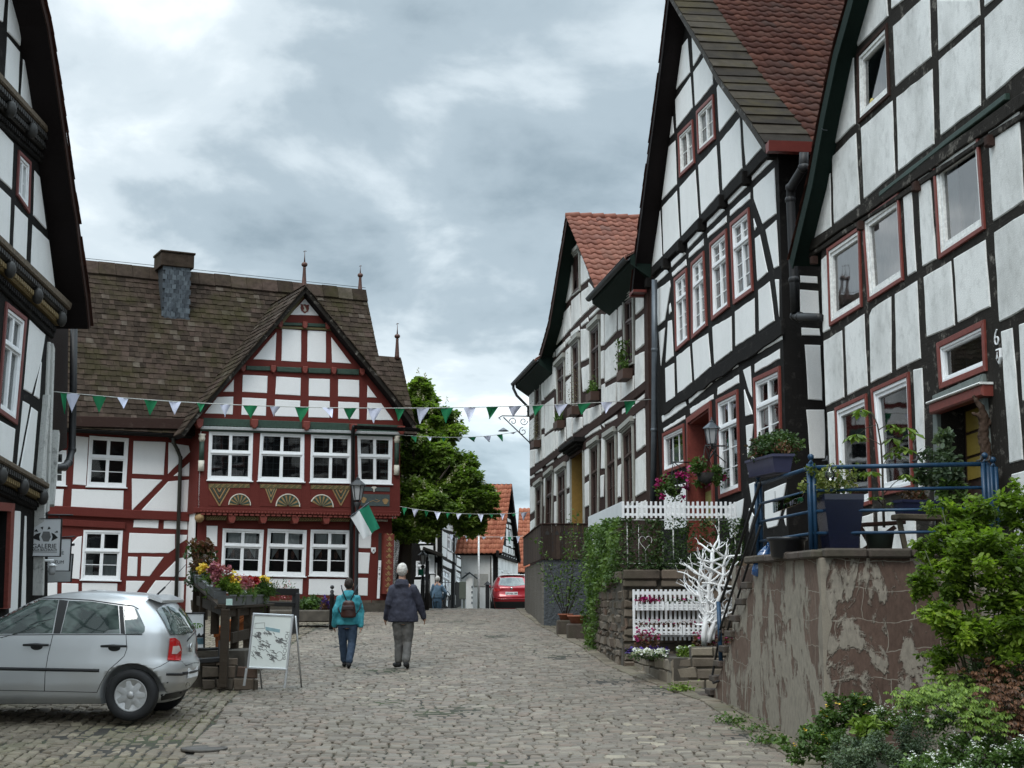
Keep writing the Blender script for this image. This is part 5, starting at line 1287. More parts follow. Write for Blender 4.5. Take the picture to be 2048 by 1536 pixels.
lf_dark=leafmat('leaf_dark',[(0,(.02,.04,.012)),(.5,(.04,.075,.022)),(1,(.08,.125,.04))])
lf_mid=leafmat('leaf_mid',[(0,(.035,.065,.014)),(.5,(.065,.12,.025)),(1,(.13,.20,.05))])
lf_lime=leafmat('leaf_lime',[(0,(.06,.10,.015)),(.5,(.12,.19,.025)),(1,(.22,.30,.06))])
lf_grey=leafmat('leaf_greygreen',[(0,(.045,.07,.04)),(.5,(.08,.115,.065)),(1,(.15,.19,.11))])
lf_red=leafmat('leaf_reddish',[(0,(.045,.03,.018)),(.5,(.10,.045,.025)),(1,(.17,.08,.04))])
lf_dry=leafmat('leaf_dry',[(0,(.06,.06,.03)),(.5,(.13,.12,.06)),(1,(.24,.21,.12))])
pt_white=leafmat('petal_white',[(0,(.55,.55,.52)),(1,(.8,.8,.78))],trans=.15)
pt_pink=leafmat('petal_magenta',[(0,(.20,.01,.07)),(1,(.42,.03,.17))],trans=.15)
pt_yel=leafmat('petal_yellow',[(0,(.55,.32,.02)),(1,(.75,.55,.06))],trans=.15)
pt_red=leafmat('petal_red',[(0,(.28,.015,.02)),(1,(.50,.05,.05))],trans=.15)
pt_rose=leafmat('petal_rose',[(0,(.28,.07,.10)),(1,(.52,.20,.24))],trans=.2)
pt_purp=leafmat('petal_purple',[(0,(.03,.015,.12)),(1,(.10,.05,.30))],trans=.1)
pt_cream=leafmat('petal_cream',[(0,(.28,.27,.16)),(1,(.5,.47,.34))],trans=.2)
# ================================================================== chestnut tree in front of the background row
g=np.random.default_rng(5)
tb=pt(806,45.6);tb.z=G(tb.x,tb.y)
tr=thing('chestnut_tree','tall horse chestnut in pale bloom standing beside the red timbered house','tree',tuple(tb))
m=MB();limbs=[]
m.tube([tb+Vector((0,0,-.2)),tb+Vector((.02,0,1)),tb+Vector((.1,0,2.4)),tb+Vector((.25,.1,3.6))],[.30,.24,.20,.16],10)
for px_,py_,Y in((850,800,48.5),(830,870,47),(900,930,47),(950,980,47.2),(820,960,46.8),(860,1000,46.5),(905,1020,47.5),(790,900,49.5),(880,880,49)):
    e_=at(px_,py_,Y-2);s_=tb+Vector((.15,.05,2.2+random.random()));mid_=s_.lerp(e_,.5)+Vector((0,0,.25));m.tube([s_,mid_,e_],[.11,.07,.02],6)
m.build('trunk',mt_bark,tr)
Ps,Ts=[],[]
for px_,py_,Y,rx,rz,nl in((848,800,48.6,.62,.75,1500),(862,860,48.4,.85,.8,1900),(838,905,47.6,.9,.8,2000),(900,935,47.6,.85,.75,1900),(935,985,47.4,.85,.65,1700),(966,1012,47.3,.45,.45,700),
(830,985,47.0,.75,.7,1500),(880,1020,46.9,.9,.6,1500),(812,1050,46.8,.5,.5,700),(940,1050,47.2,.5,.3,450),(800,930,49.5,.8,1.0,900),(845,1065,46.8,.45,.35,450),(815,830,49.5,.6,.8,700)):
    p,t_=clumps(at(px_,py_,Y-2),(rx,rx*.95,rz),30,int(nl*1.35),g,.25,.36,.75);Ps.append(p);Ts.append(t_)
Pc=np.concatenate(Ps);Tc=np.concatenate(Ts);pos,sz,aim=palm_leaf(Pc,g.uniform(.13,.21,len(Pc)),g,5)
tone=np.clip(.15+.75*np.tile(Tc,5)+g.normal(0,.12,len(pos)),0,1)
link(leaf_mesh('crown',pos,sz,lf_chest,up=.9,seed=3,rnd=tone,aim=aim),'crown',tr)
fl_=[]
sel=g.choice(len(Pc),190,replace=False);Pf=Pc[sel]+np.array([0,-.12,.12])
for p in Pf:
    for k in range(14):fl_.append(p+np.array([g.normal(0,.022),g.normal(0,.022),k*.016]))
link(leaf_mesh('blossom',np.array(fl_),.05,pt_cream,'petal',seed=4),'blossom',tr)
# ================================================================== background buildings
def simple_house(name,label,F,u0,u1,v0,ve,depth,holes_px,panel_px,mat_frame,mat_pan,win=None,cat='house',**kw):
    r_=root_at(F,name,label,cat);hq=[F.hits(h)for h in holes_px]
    wall(F,r_,[(u0,v0),(u1,v0),(u1,ve),(u0,ve)],[grow(q,-.02)for q in hq],depth,mat_frame,'wall');backing(F,r_,[(u0+.2,v0),(u1-.2,v0),(u1-.2,ve),(u0+.2,ve)],-1.2)
    if panel_px:panels(F,r_,panel_px,mat_pan,amp=.01)
    for q in hq:window(F,r_,q,kw.get('leaves',2),.66,(1,2),1,kw.get('wm',mt_white),fw=.05,rec=.04)
    return r_
X7=lambda*a:C(820,1040,7.68,*a)
# white house with bright orange roof beyond the crest
FC=Frame(pt(996,72),(.989,-.147,0));vC=FC.hit(960,1106)[1];uC=FC.hit(996,1188)[0]
rt=root_at(FC,'white_house','white rendered house with orange pantile roof at the top of the street')
uW0=FC.hit(922.5,1188)[0];m=MB();m.prism([(uW0,0),(uC,0),(uC,vC+.1),(uW0,vC+.1)],-7,0,0,True);m.build('wall',plaster('render_white',(.72,.72,.70),.3),rt,FC.M)
FCg=Frame(FC.W(uC,0,0),(.146,.989,0));g_ap=FCg.hit(1023,970,.25);g_r=FCg.hit(1041,1122,.25);g_l=FCg.hit(1000,1108,.25)
go=[(0,0),(g_r[0]-.3,0),(g_r[0]-.3,g_r[1]+.2),(g_ap[0],g_ap[1]-.25),(0,vC)]
gq=[FCg.hits(X7(*a))for a in((1515,150,1545,160,1545,395,1515,390),(1590,190,1612,205,1615,420,1590,410),(1400,590,1425,600,1425,790,1400,785),(1500,600,1525,610,1525,820,1500,810),(1575,660,1600,670,1600,850,1575,845))]
wall(FCg,rt,go,[grow(q,-.01)for q in gq],.4,mt_tim_black,'timber_gable');backing(FCg,rt,[(.3,0),(g_r[0]-.6,0),(g_r[0]-.6,vC),(g_ap[0],g_ap[1]-.8),(.3,vC)],-1)
gp_=[X7(*a)for a in((1405,480,1430,390,1445,395,1440,490),(1440,400,1470,410,1465,495,1440,488),(1475,410,1510,425,1505,505,1475,497),(1520,430,1545,440,1545,515,1520,508),(1555,445,1580,455,1580,530,1555,520),(1590,460,1620,475,1620,560,1590,540),(1630,490,1650,500,1665,590,1630,570),
(1475,60,1505,75,1505,120,1480,110),(1475,130,1505,150,1505,300,1475,290),(1555,110,1580,130,1580,300,1555,290),(1520,70,1590,110,1580,150,1520,130),(1495,-30,1560,10,1580,60,1500,20),(1550,320,1580,330,1580,430,1550,420),(1475,310,1510,320,1510,400,1475,390),
(1360,580,1392,590,1390,750,1360,740),(1432,600,1455,605,1450,770,1430,765),(1465,610,1495,620,1490,780,1465,775),(1535,630,1568,645,1565,820,1535,810),(1610,660,1640,670,1640,850,1610,845),(1360,770,1440,790,1440,1000,1360,1000))]
panels(FCg,rt,gp_,mt_plaster,amp=.004)
for q in gq:window(FCg,rt,q,1,None,(2,2),1,mt_white,fw=.04,rec=.03)
m=MB();beam(m,FCg,X7(1358,515)[0],X7(1670,620)[0],.32,0,.12);o_=m.build('gable_beam',mt_tim_black,rt,FCg.M)
m=MB()
for k in range(9):u,v=blerp([FCg.hit(*X7(1375,520)[0])]*4 if False else[FCg.hit(*X7(1375,530)[0]),FCg.hit(*X7(1660,625)[0]),FCg.hit(*X7(1660,626)[0]),FCg.hit(*X7(1375,531)[0])],k/8,.5);m.ball((u,v,.13),.035,6,4)
m.build('painted_dots',mt_white,o_,FCg.M)
Sx=Frame(FCg.o,FCg.d);pr_=[g_ap,(-.45,vC-.05)]
slab(FCg,rt,pr_,uW0-.2,.23,.12,mt_soffit_black,'roof_deck');slab(FCg,rt,[g_ap,(g_r[0],g_r[1])],uW0-.2,.23,.12,mt_soffit_black,'roof_deck');slab(FCg,rt,under([g_ap,(g_r[0],g_r[1])],0),.2,.26,.2,mt_tim_black,'bargeboard')
pantiles(FCg,rt,pr_,uW0-.25,.28,mt_tile_bright,'roof',tw=.24,th=.34,side=-1,amp=.05);pantiles(FCg,rt,[g_ap,(g_r[0],g_r[1])],uW0-.25,.28,mt_tile_bright,'roof',side=1)
m=MB();q=FC.hits(X7(988,825,1203,825,1203,1020,985,1020));wrect(m,q,0,1,0,1,0,.04,.01);m.build('blocked_window',simple('bare_render',(.36,.35,.32),.9,var=.25,sc=3),rt,FC.M)
pipe(FC,rt,[(982,1110),(984,1114),(984,1215)],.1,.05,mt_whiteold)
# second orange roof at the right
FO=Frame(pt(1031,88),(1,-.05,0));rt=root_at(FO,'white_house','house with bright orange tiled roof squeezed behind the brown timbered house')
ve_=FO.hit(1045,1142)[1];u0_,u1_=FO.hit(1043,1188)[0],FO.hit(1120,1188)[0];vr_=FO.hit(1045,1018,-4)[1]
m=MB();vbox(m,FO,u0_+.2,u1_,0,ve_+.1,-6,0,0);m.build('wall',mt_plaster,rt,FO.M)
S=Frame(FO.o,FO.n);S.M=Matrix((FO.n,FO.v,-FO.d)).transposed().to_4x4();S.M.translation=FO.o
pantiles(S,rt,[(-4,vr_),(.4,ve_-.1)],-u1_,-FO.hit(1032,1188)[0],mt_tile_bright,'roof',tw=.26,th=.38,side=1,amp=.06);slab(S,rt,[(-4,vr_),(.4,ve_-.1)],-u1_,-FO.hit(1032,1188)[0]-.05,.12,mt_tim_black,'roof_deck')
q=FO.hits(P_(1040,1146,1048,1146,1048,1152,1040,1152));window(FO,rt,q,1,None,(1,1),1,mt_tim_black,fw=.04)
# row of black and white houses on the left of the rise
FB=Frame(pt(923,95),(-.015,1,0));uB0,uB1=FB.hit(885,1188)[0],FB.hit(923.5,1188)[0];vB=FB.hit(884,1000)[1]
hb=[X7(*a)for a in((575,215,610,235,610,470,575,450),(640,240,668,255,668,505,640,490),(715,270,760,290,765,570,715,545),(505,745,605,800,600,1160,500,1120),(710,790,770,830,770,960,708,940))]
pb=[X7(*a)for a in((495,170,570,210,565,440,495,400),(495,420,560,455,555,570,495,545),(615,240,635,250,632,480,615,470),(672,260,700,280,700,520,675,505),(565,470,700,540,700,660,570,590),(715,580,780,610,780,720,715,690),
(500,610,640,680,640,750,615,745,500,690),(690,700,780,760,775,790,690,750),(610,810,625,815,620,1150,608,1150),(700,760,708,765,700,960,690,960),(560,1170,580,1180,575,1330,555,1320),(690,1150,700,1160,700,1300,690,1300),(490,0,780,120,780,210,490,130))]
rt=simple_house('half_timbered_house','black and white timbered house front behind the chestnut, far side of the rise',FB,uB0,uB1,-.5,vB,7,hb,pb,mt_tim_black,mt_plaster)
S=Frame(FB.o,FB.n);S.M=Matrix((FB.n,FB.v,-FB.d)).transposed().to_4x4();S.M.translation=FB.o
pantiles(S,rt,[(-3.5,vB+4.2),(.5,vB)],-uB1-.3,-uB0+.3,mt_tile_dark,'roof',side=1);slab(S,rt,[(-3.5,vB+4.2),(.5,vB)],-uB1-.3,-uB0+.3,.1,mt_tim_black,'roof_deck')
m=MB();m.prism([(-7,0),(0,0),(0,vB),(-3.5,vB+4),(-7,vB)],-uB1,-uB1+.15,0,True);m.prism([(-7,0),(0,0),(0,vB),(-3.5,vB+4),(-7,vB)],-uB0-.15,-uB0,0,True);m.build('end_wall',mt_plaster,rt,S.M)
m=MB();vbox(m,FB,FB.hit(904,1188)[0]-.5,FB.hit(904,1188)[0]+.5,1,FB.hit(905,1130)[1],0,.12,.01);m.build('door',mt_black,rt,FB.M)
# small fronted building with lattice windows under the tree
FE=Frame(pt(842,56.7),(1,.1,0));eh=[P_(832,1122,851,1122,851,1152,832,1152),P_(857,1108,869,1110,869,1146,857,1146),P_(838,1068,860,1068,860,1086,838,1086)]
ue0,ue1=FE.hit(822,1188)[0],FE.hit(883,1188)[0];ve_=FE.hit(850,1040)[1]
rt=simple_house('half_timbered_house','dark low timbered building with lattice windows in shade under the chestnut',FE,ue0,ue1,-.5,ve_,6,eh,[P_(*a)for a in((861,1150,869,1150,869,1182,861,1182),(850,1158,858,1158,858,1186,850,1186),(829,1160,846,1160,846,1195,829,1195),(840,1092,866,1092,866,1102,842,1100),(872,1070,881,1070,881,1118,872,1112),(872,1126,881,1128,881,1176,872,1174))],mt_tim_black,mt_plaster)
m=MB();q=FE.hits(P_(846,1094,884,1108,884,1116,846,1100));wrect(m,q,0,1,0,1,0,.6,.02);m.build('lean_to_roof',mt_tim_old,rt,FE.M)
S=Frame(FE.o,FE.n);S.M=Matrix((FE.n,FE.v,-FE.d)).transposed().to_4x4();S.M.translation=FE.o
slates(S,rt,[(-3,ve_+2.2),(.4,ve_)],-ue1,-ue0,mt_rs,'roof',side=1);slab(S,rt,[(-3,ve_+2.2),(.4,ve_)],-ue1,-ue0,.1,mt_tim_black,'roof_deck')
m=MB();x_=FE.hit(883,1188)[0];vbox(m,FE,x_-.18,x_,-.5,ve_+.8,0,.1);m.build('corner_post',mt_tim_black,rt,FE.M)
# flag pole
b=pt(957,62);b.z=G(b.x,b.y);o=MB();o.tube([b,b+Vector((0,0,3.35))],[.05,.035],10);o.ball(b+Vector((0,0,3.38)),.05)
tag(o.build('flagpole',mt_whiteold),'plain white flagpole before the white house with orange roof','flagpole')
# small roofed pillar with display case
b=pt(939,55);b.z=G(b.x,b.y);rt=thing('roofed_pillar','small white information pillar with slate gable roof at the top of the rise','pillar',tuple(b))
m=MB();m.box(b+Vector((0,0,.55)),(.26,.22,1.3),bev=.01);m.build('post',mt_plaster,rt)
m=MB();m.bar(b+Vector((-.18,0,1.38)),b+Vector((.02,0,1.25))+Vector((-.02,0,.1)),.4,.03);m.add([b+Vector(p)for p in((-.32,-.25,1.18),(0,-.25,1.42),(.32,-.25,1.18),(-.32,.25,1.18),(0,.25,1.42),(.32,.25,1.18),(-.28,-.22,1.14),(0,-.22,1.36),(.28,-.22,1.14),(-.28,.22,1.14),(0,.22,1.36),(.28,.22,1.14))],[(0,1,4,3),(1,2,5,4),(6,9,10,7),(7,10,11,8),(0,6,7,1),(1,7,8,2),(3,4,10,9),(4,5,11,10),(0,3,9,6),(2,8,11,5)]);m.build('roof',mt_sl,rt)
m=MB()
for k in range(4):m.box(b+Vector((.10,-.12,.25+.2*k)),(.05,.02,.08))
m.build('notice_tabs',mt_zinc,rt)
m=MB();b=pt(928,57);b.z=G(b.x,b.y);m.box(b+Vector((0,0,.75)),(.38,.2,.7),bev=.02);m.bar(b,b+Vector((0,0,.5)),.06,.06);tag(m.build('letter_box',simple('box_green_grey',(.09,.10,.08),.6)),'dull green standing cabinet left of the roofed pillar','cabinet')
m=MB();b=pt(975,56);b.z=G(b.x,b.y);m.box(b+Vector((0,0,.45)),(.16,.16,1.0),bev=.01);m.lathe([(.16,0),(.01,.14)],b+Vector((0,0,.95)),4,smooth=False);tag(m.build('bollard',mt_black),'black bollard with pointed cap left of the red car','bollard')
# ================================================================== terraces on the right
def fr2(A,B):return Frame((A[0],A[1],0),(B[0]-A[0],B[1]-A[1],0))
def patchy(name,stone,render,sc=(1.6,2.6)):
    m,t,p,o=nodes(name)
    tc_=t.nodes.new('ShaderNodeTexCoord');bk=t.nodes.new('ShaderNodeTexBrick');bk.offset=.5
    dn=tnoise(t,2.2,3,.5);va=t.nodes.new('ShaderNodeVectorMath');va.operation='MULTIPLY_ADD';va.inputs[1].default_value=(.22,.22,.22)
    cb=t.nodes.new('ShaderNodeCombineXYZ');[t.links.new(dn,cb.inputs[i])for i in range(3)]
    t.links.new(cb.outputs[0],va.inputs[0]);t.links.new(tc_.outputs['Object'],va.inputs[2]);t.links.new(va.outputs[0],bk.inputs['Vector'])
    bk.inputs['Scale'].default_value=1;bk.inputs['Brick Width'].default_value=.52;bk.inputs['Row Height'].default_value=.30;bk.inputs['Mortar Size'].default_value=.006;bk.inputs['Mortar Smooth'].default_value=.6;bk.inputs['Bias'].default_value=-.2;bk.squash=1.4;bk.squash_frequency=3
    bk.inputs['Color1'].default_value=(*stone,1);bk.inputs['Color2'].default_value=(*[x*.75 for x in stone],1);bk.inputs['Mortar'].default_value=(*[x*1.0 for x in render],1)
    a=tnoise(t,1.0,6,.62,(1.35,.75,1),dist=.9);b=tnoise(t,3.5,6,.7,(1.6,.7,1),dist=.3);d=tnoise(t,26,4,.7,(1,.35,1));ed=tnoise(t,.8,5,.7)
    mm=t.nodes.new('ShaderNodeMath');mm.operation='MULTIPLY_ADD';mm.inputs[1].default_value=.45;t.links.new(b,mm.inputs[0]);t.links.new(a,mm.inputs[2])
    fac=tramp(t,mm.outputs[0],[(.695,0.0),(.735,1.0)])
    c=tmix(t,bk.outputs['Color'],render,fac)
    c=tmix(t,c,tramp(t,d,[(.3,.72),(.7,1.15)]),1.0,'MULTIPLY')
    c=tmix(t,c,(.035,.033,.028),tramp(t,ed,[(.56,0.0),(.75,.6)]))
    t.links.new(c,p.inputs['Base Color']);p.inputs['Roughness'].default_value=.9;p.inputs['Specular IOR Level'].default_value=.15
    h=t.nodes.new('ShaderNodeMath');h.operation='MULTIPLY_ADD';h.inputs[1].default_value=.35;t.links.new(d,h.inputs[0]);t.links.new(fac,h.inputs[2]);tbump(t,p,h.outputs[0],.8,.02);return m
mt_patch=patchy('wall_patchy',(.165,.115,.090),(.27,.24,.195))
mt_coping=rndmat('coping_stone',[(0,(.07,.055,.045)),(1,(.11,.085,.07))],.9,6,.5,.8,(.05,.06,.03),.5)
mt_blue=simple('paint_blue',(.010,.040,.085),.4,.1,.3,10)
NC=(3.15,14.6);NF=(2.77,19.9)
FTl=fr2(NF,NC);FTf=Frame((NC[0],NC[1],0),(1,.03,0));TZ=2.02
rt=thing('terrace_wall','patchy terrace wall of reddish stone and peeling render under the blue railing','wall',(3.15,14.6,0))
LU=(Vector(NC)-Vector(NF)).length
steps_px=[(1508,1140),(1498,1170.6),(1487,1203.5),(1474,1236.5),(1464,1268),(1452,1298),(1441,1327),(1432,1357),(1424,1384)]
su=FTl.hits(steps_px)
outl=[(LU,-.3),(LU,TZ),(su[0][0]+.02,TZ)]
for i in range(len(su)-1):outl+=[(su[i][0]+.10,su[i][1]-.05),(su[i+1][0]+.12,su[i+1][1])]
outl+=[(su[-1][0]+.05,su[-1][1]-.1),(su[-1][0]+.05,-.3)]
m=MB();m.prism(outl,-.9,0,0,True);m.build('side_face',mt_patch,rt,FTl.M)
m=MB();m.prism([(0.001,-.3),(2.6,-.3),(2.6,TZ-.002),(0.001,TZ-.002)],-5.0,0,0,True);m.build('front_face',patchy('wall_patchy_front_shaded',(.115,.076,.060),(.26,.23,.19)),rt,FTf.M)  # darker stone copy: the bush's shade is put into the wall colour
m=MB();m.prism([(-.004,.0),(.05,.0),(.03,.5),(.07,.62),(.02,.9),(.05,1.2),(.10,1.35),(.04,1.6),(.06,TZ-.01),(-.004,TZ-.01)],-.05,.004,.002,True);m.build('corner_render',plaster('render_corner',(.27,.238,.19),.6,dirtcol=(.12,.10,.085)),rt,FTf.M)
m=MB();m.prism([(LU-.14,.0),(LU-.0,.0),(LU-.0,TZ-.01),(LU-.16,TZ-.01),(LU-.06,1.6),(LU-.18,1.25),(LU-.05,.9),(LU-.12,.5),(LU-.05,.3)],-.02,.004,.002,True);m.build('corner_render',MATS.get('zz')or bpy.data.materials['render_corner'],rt,FTl.M)
for i in range(6):
    m=MB();m.box((.04+i*.45+.21,TZ+.045+random.uniform(-.006,.006),-.13),(.44,.10,.42),bev=.02,rn=random.random());m.build('coping_stone',mt_coping,rt,FTf.M)
nn_=int((LU-su[0][0]-.2)/.5)
for i in range(nn_+1):
    m=MB();m.box((LU-.30-i*.5,TZ+.04+random.uniform(-.006,.006),-.13),(.49,.09,.42),bev=.02,rn=random.random());m.build('coping_stone',mt_coping,rt,FTl.M)
st=thing('stone_steps','narrow flight of dark stone steps climbing to the terrace with the blue railing','steps',tuple(FTl.W(su[-1][0],.2,0)))
for i,(u,v)in enumerate(su[1:]):
    m=MB();m.box((u-.02,v,-.55),(.36,.085,1.22),bev=.012,rn=random.random());m.build('step',mt_coping,st,FTl.M)
m=MB();m.box((su[-1][0]-.35,su[-1][1]-.10,-.5),(.7,.14,1.3),bev=.02);m.build('bottom_slab',mt_coping,st,FTl.M)
m=MB() # masonry under the flight
poly=[(su[-1][0]-.02,-.2)]+[(u+.02,v-.06)for u,v in su[1:][::-1]]+[(su[1][0]+.3,-.2)]
m.prism(poly,-1.1,-.06,0,True);m.build('step_base',mt_mortar,st,FTl.M)
# railing
rr=thing('blue_railing','blue tubular steel railing round the terrace of the nearest house','railing',(3.23,14.7,TZ+.09))
zT=TZ+.08
def onl(px,off=-.10): # ground point over the left face, inset
    k=None;a=(px-1024)/2871.0;o_=FTl.W(0,0,off);d_=FTl.d;u=(o_.x-a*o_.y)/(a*d_.y-d_.x);return o_+d_*u
P0=onl(1630);P1=onl(1522);yb=14.6+.10
P3=Vector(((1983-1024)/2871*(yb+.05),yb+.05,0));P4=Vector(((1999-1024)/2871*(yb+.3),yb+.3,0))
for nm,P_z,top in(('post',P0,3.03),('post',P1,3.0),('post',P3,3.0),('post',P4,2.98)):
    m=MB();r_=.026
    for s in(-1,1):m.tube([Vector((P_z.x+s*.024,P_z.y,zT)),Vector((P_z.x+s*.024,P_z.y,top))],r_,8)
    m.tube([Vector((P_z.x-.03,P_z.y,top-.03)),Vector((P_z.x,P_z.y,top+.04)),Vector((P_z.x+.03,P_z.y,top-.03))],.02,8);m.build(nm,mt_blue,rr)
    m=MB();m.ball(Vector((P_z.x,P_z.y,top+.075)),.035,10,8);m.build('finial',mt_blue,rr)
for z,r_ in((2.99,.024),(2.745,.017),(2.525,.017),(2.29,.017)):
    for a,b in((P1,P0),(P0,P3)):
        m=MB();m.tube([a+Vector((0,0,z-a.z)),b+Vector((0,0,z-b.z))],r_,8);m.build('rail',mt_blue,rr)
for z in(2.95,2.72):
    m=MB();m.tube([P4+Vector((0,0,z)),Vector((5.2,15.6,z))],.018,8);m.build('rail',mt_blue,rr)
hr=thing('stair_handrail','black stair handrail of three bars with blue foot post, left of the patchy wall','railing',tuple(FTl.W(su[-2][0],.4,0)))
for a,b,w_ in(((1520,966),(1442,1203.5),.02),((1521,1009),(1439,1262),.02),((1521,1051),(1452,1269),.02)):
    m=MB();A=FTl.hit(*a,w_);B=FTl.hit(*b,w_);m.tube([(A[0],A[1],w_),(B[0],B[1],w_)],.021 if a[1]<1000 else .016,8);m.build('handrail',mt_black,hr,FTl.M)
m=MB();A=FTl.hit(1437,1203,.02);B=FTl.hit(1442,1330,.02);m.tube([(A[0],A[1],.02),(B[0],B[1],.02)],.03,8);m.build('foot_post',mt_blue,hr,FTl.M)
m=MB();pp=[FTl.hit(x,y,.04)for x,y in((1441,1262),(1434,1300),(1424,1355),(1427,1366),(1437,1362))];m.tube([(u,v,.04)for u,v in pp],.016,8);m.build('handrail_end',mt_black,hr,FTl.M)
# rubble plinth of the middle house seen behind the stairs
pr=thing('stone_plinth','rubble stone plinth wall below the middle house behind the stairs','wall',tuple(FM.W(FM.hit(1500,1188)[0],0,.2)))
q=[FM.hit(1440,1188)[0],FM.hit(1560,1188)[0]]
m=MB();vbox(m,FM,q[0],q[1]+1.5,-.3,1.9,0.0,.18,0);m.build('core',mt_mortar,pr,FM.M)
masonry(FM,pr,[(q[0],0),(q[1]+1.5,0),(q[1]+1.5,2.35),(q[0],2.15)],rndmat('stone_warm',[(0,(.14,.09,.06)),(.5,(.22,.16,.10)),(1,(.28,.21,.14))],.9,6,.4,.6),(.16,.3),(.25,.6),name='stonework',lift=.20,dep=-.1)

# middle planter terrace
MC=(.0770*24.6,24.6);MF_=(.0526*29.8,29.8)
FPl=fr2(MF_,MC);FPf=Frame((MC[0],MC[1],0),(1,.05,0));LP=(Vector(MC)-Vector(MF_)).length;PZ=2.04
rt=thing('stone_planter_wall','rubble stone terrace wall overgrown with ivy, below the white picket screen','wall',(MC[0],MC[1],.4))
m=MB();m.prism([(0,0),(2.6,0),(2.6,PZ-.02),(0,PZ-.02)],-5,-.04,0,True);m.build('core',mt_mortar,rt,FPf.M)
m=MB();m.prism([(0,0),(LP-.05,0),(LP-.05,PZ-.03),(LP*.5,1.88),(0,1.3)],-2,-.04,0,True);m.build('core',mt_mortar,rt,FPl.M)
masonry(FPf,rt,[(.02,.25),(2.4,.25),(2.4,PZ-.28),(.02,PZ-.28)],mt_stone,(.09,.19),(.14,.42),.08,.02,lift=.0,jit=.012,tilt=.02)
masonry(FPl,rt,[(0,.2),(LP-.02,.2),(LP-.02,PZ-.28),(LP*.5,1.75),(0,1.25)],mt_stone,(.10,.20),(.16,.42),.08,.02,lift=.0,jit=.014,tilt=.025)
for i in range(4):
    m=MB();m.box((.33+i*.66,PZ-.06,-.12),(.64,.17,.42),bev=.025,rn=random.random());m.box((.30+i*.66,PZ-.21,-.10),(.58,.12,.30),bev=.02,rn=random.random());m.build('coping_stone',mt_stone,rt,FPf.M)
for i in range(3):
    m=MB();m.box((LP-.45-i*.75,PZ-.08-.06*i,-.12),(.72,.16,.38),bev=.025,rn=random.random());m.build('coping_stone',mt_stone,rt,FPl.M)
# white picket screen on top
sc_=thing('picket_screen','low white picket screen raised on thin posts above the ivy wall','fence',(MC[0],MC[1],PZ))
z0,z1=FPf.hit(1262,1036)[1],FPf.hit(1262,1003)[1];u1_=FPf.hit(1470,1010)[0]
m=MB();n_=25
for i in range(n_):u=.03+(u1_-.03)*i/(n_-1);vbox(m,FPf,u-.019,u+.019,z0,z1+random.uniform(-.004,.004),-.02,0,.003)
m.build('pickets',mt_white,sc_,FPf.M)
m=MB()
for zz in(z0+.06,z1-.09):vbox(m,FPf,0,u1_+.03,zz-.022,zz+.022,-.045,-.021,.003)
m.build('rails',mt_white,sc_,FPf.M)
m=MB();h_=z1-z0;vbox(m,FPl,LP-5.0,LP,z0-.0,z1,-.02,0,.004);m.build('side_board',simple('paint_white_board',(.60,.62,.63),.5,var=.1,sc=3),sc_,FPl.M)
m=MB()
for u in(.10,.9,1.7,u1_):m.tube([(u,PZ,-.05),(u,z0+.1,-.05)],.012,6)
m.tube([(0,PZ+.13,-.05),(u1_,PZ+.13,-.05)],.008,5);m.tube([(0,z0-.03,-.05),(u1_,z0-.03,-.05)],.008,5)
m.build('posts',mt_whiteold,sc_,FPf.M)
m=MB()
u,v=FPf.hit(1292,1085);pts=[(u+.001+.10*1.1*math.sin(a)**3,v+.01+.0085*(13*math.cos(a)-5*math.cos(2*a)-2*math.cos(3*a)-math.cos(4*a)),-.05)for a in[k*math.pi/12 for k in range(25)]]
m.tube(pts,.006,5);m.tube([(u,v-.13,-.05),(u,PZ+.1,-.05)],.006,5);m.tube([(u-.12,PZ+.1,-.05),(u-.12,v+.3,-.05)],.005,5);m.tube([(u+.3,PZ+.1,-.05),(u+.3,v-.05,-.05)],.005,5);m.build('wire_heart',mt_whiteold,sc_,FPf.M)
g=np.random.default_rng(21)
iv=thing('ivy','ivy and climbers hanging over the rubble wall and screen','climber',(MC[0]-.2,MC[1]+1,1))
Pv=[]
for k in range(5600): # side mass: between the side board and the ground, thinning downwards
    f=g.uniform(0,1);u=LP-4.9*f**.8;top=z0+.02;bot=(2.0-.3*f)if f<.52 else max(.5,1.8-6*(f-.52))
    v=g.uniform(bot-.25*g.uniform()*(1),top);Pv.append(FPl.W(u,v,g.uniform(-.02,.20)*(.4+.6*math.sin(v*3+u*2)**2)))
link(leaf_mesh('side_foliage',np.array(Pv),g.uniform(.05,.09,len(Pv)),lf_mid,seed=8,rnd=np.clip(.5+.35*np.sin(np.array(Pv)[:,2]*5+np.array(Pv)[:,1]*2.3)+g.normal(0,.2,len(Pv)),0,1)),'side_foliage',iv)
Pv=[]
cols=[(.10,.16,1.),(.42,.14,.6),(.62,.15,1.0),(.95,.16,.9),(1.15,.16,.7),(1.42,.1,.7),(1.62,.10,.45),(1.85,.2,.95),(2.05,.16,.9)]
for cu,sp_,dn_ in cols:
    for k in range(int(420*dn_)):Pv.append(FPf.W(cu*1.02+g.normal(0,sp_*.55),g.uniform(PZ+.02,z0),-.05+g.normal(0,.04)))
for k in range(900):Pv.append(FPf.W(g.uniform(0,2.2),PZ+.03+abs(g.normal(0,.14)),-.02+g.normal(0,.05)))
Pv=np.array(Pv);link(leaf_mesh('screen_foliage',Pv,g.uniform(.04,.075,len(Pv)),lf_dark,seed=9),'screen_foliage',iv)
m=MB();vbox(m,FPf,.42,1.25,PZ+.02,PZ+.09,-.3,-.06,.01);tag(m.build('black_trough',mt_black,None,FPf.M),'flat black trough lying on the stone wall under the ivy','trough')
